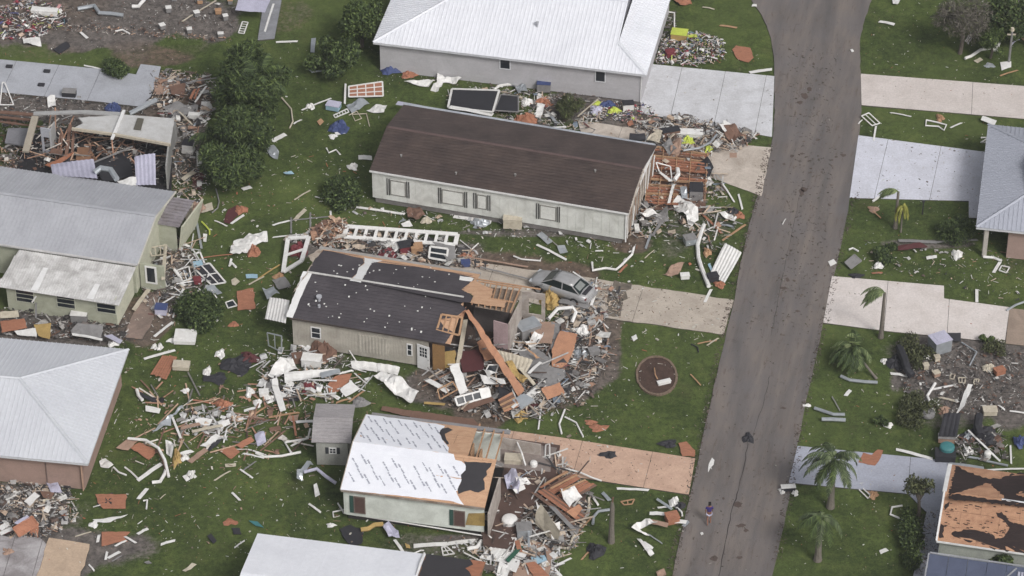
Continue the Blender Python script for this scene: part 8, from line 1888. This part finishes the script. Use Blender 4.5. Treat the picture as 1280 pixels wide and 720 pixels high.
# ------------------------------------------------------------ lamp post and palm stump post
lp = thing('lamp_post', P(1261, 78), 'thin grey lamp post standing in a white broken base top right', 'lamp post')
g0 = P(1261, 78); mb = MB(); mb.tube([g0, g0+V3((0, 0, 2.9))], [.1, .08], 8); obj('pole', mb, c_grey, lp); mb = MB(); mb.tube([g0+V3((0, 0, 2.9)), g0+V3((0, 0, 3.15))], [.16, .12], 8); obj('lantern', mb, c_off, lp)
mb = MB(); mb.beam(g0+V3((-.35, 0, 2.55)), g0+V3((.3, 0, 2.55)), .1, .08); obj('cross_arm', mb, c_off, lp)
sh('base_sheet', 'white broken half round sheet at the lamp post foot', 'metal sheet', [(1250, 78), (1264, 77), (1264, 84), (1252, 88)], 'w', .05)
g0 = P(1269, 40); u_ = thing('thin_pole', g0, 'thin bare pole behind the lamp post top right', 'pole'); mb = MB(); mb.tube([g0, g0+V3((0, 0, 3.2))], [.05, .04], 6); obj('pole', mb, c_grey, u_); mb = MB(); mb.tube([g0+V3((0, 0, 3.2)), g0+V3((0, 0, 3.3))], .07, 6); obj('cap', mb, c_grey, u_)
g0 = P(764, 677); u_ = thing('tree_stump', g0, 'tall snapped grey trunk standing on the bottom lawn', 'tree stump'); mb = MB(); mb.tube([g0-V3((0, 0, .1)), g0+V3((0, 0, 1.2)), g0+V3((.02, .02, 2.9)), g0+V3((.0, .02, 3.35))], [.24, .17, .15, .09], 9); obj('trunk', mb, bark2, u_)
mb = MB(); [mb.beam(g0+V3((.02, 0, 3.2)), g0+V3((random.uniform(-.12, .12), random.uniform(-.1, .1), 3.8)), .05, .03) for _ in range(6)]; obj('splinters', mb, c_brn, u_)
g0 = P(1153, 268); u_ = thing('post', g0, 'short dark post by the edge of the white driveway right', 'post'); mb = MB(); mb.tube([g0, g0+V3((0, 0, 1.1))], [.05, .04], 6); obj('pole', mb, c_dark, u_); mb = MB(); mb.box(g0+V3((0, 0, 1.16)), (.1, 0, 0), (0, .06, 0), (0, 0, .06)); obj('cap', mb, c_dark, u_)
# ------------------------------------------------------------ floor frame beside the brown house
fl = thing('floor_frame', P(850, 225), 'exposed orange timber floor frame beside the torn brown house end', 'floor frame')
z0 = .5; q = [P(814, 182, z0), P(886, 192, z0), P(882, 258, z0), P(806, 256, z0)]; e_ = lambda s, t_: q[0].lerp(q[1], s).lerp(q[3].lerp(q[2], s), t_)
for k in range(20):
    t_ = (k+.3)/20; 
    if k in (8, 12): continue
    s0 = random.choice([0, 0, .02, .0]); s1 = random.choice([1, 1, .97]) if k < 15 else .55
    mb = MB(); mb.beam(e_(s0, t_), e_(s1, t_)+V3((0, 0, random.uniform(-.03, .02))), .11 if k % 2 else .16, .14); obj('joist', mb, random.choice([c_brn, c_org, c_org, c_tan]), fl)
for s_ in (.0, .22, .46, .7, .98): mb = MB(); mb.beam(e_(s_, 0)+V3((0, 0, .11)), e_(s_, 1 if s_ < .5 else .9)+V3((0, 0, .11)), .05, .05); obj('runner', mb, c_tan, fl)
mb = MB(); mb.prism([p-V3((0, 0, .42)) for p in q], (0, 0, .03)); obj('ground_sheet', mb, c_brn, fl)
# ------------------------------------------------------------ the rest, one line each: boards (B), pipes (Q), sheets (T), plywood (Y), ribbed (R), frames (F), lumps (L), boxes (C)
for l in DATA.strip().splitlines():
    l = l.strip()
    if not l or l[0] == '#': continue
    k, name, cat, geo, c, label = [x.strip() for x in l.split('|')]; g = eval('('+geo+',)')
    if k == 'B': bd(name, label, cat, *g[:5], c, **(g[5] if len(g) > 5 else {}))
    elif k == 'Q': pipe(name, label, cat, list(g[1:]), g[0], c)
    elif k == 'T': sh(name, label, cat, list(g[1:]), c, crump=g[0])
    elif k == 'Y': ply_sheet(name, label, cat, list(g), c)
    elif k == 'R': corr(name, label, cat, list(g[1:]), c, n=g[0])
    elif k == 'F': frame(name, label, cat, list(g[2:6]), g[0], g[1], c[0], pane=(c[1] if len(c) > 1 and c[1] != '*' else ('glass' if len(c) > 1 else None)), **(g[6] if len(g) > 6 else {}))
    elif k == 'L': lump(name, label, cat, *g, c)
    elif k == 'D': drum(name, label, cat, *g, c)
    elif k == 'P': planked(name, label, cat, list(g[1:5]), g[0], c)
    elif k == 'C': crate(name, label, cat, *g, c[0], c[1] if len(c) > 1 else c[0])
# ------------------------------------------------------------ thin damp air
mb = MB(); mb.prism([V3((-1560, -1560, -1.5)), V3((1560, -1560, -1.5)), V3((1560, 1560, -1.5)), V3((-1560, 1560, -1.5))], (0, 0, CAMP.z+4.5))
m, t, b = newmat('damp_air'); t.nodes.remove(b); pv = N(t, 'ShaderNodeVolumePrincipled'); pv.inputs['Density'].default_value = .00021; pv.inputs['Color'].default_value = (.93, .95, 1, 1); pv.inputs['Anisotropy'].default_value = .2
t.links.new(pv.outputs[0], t.nodes['Material Output'].inputs['Volume']); stuff(obj('haze', mb, m))
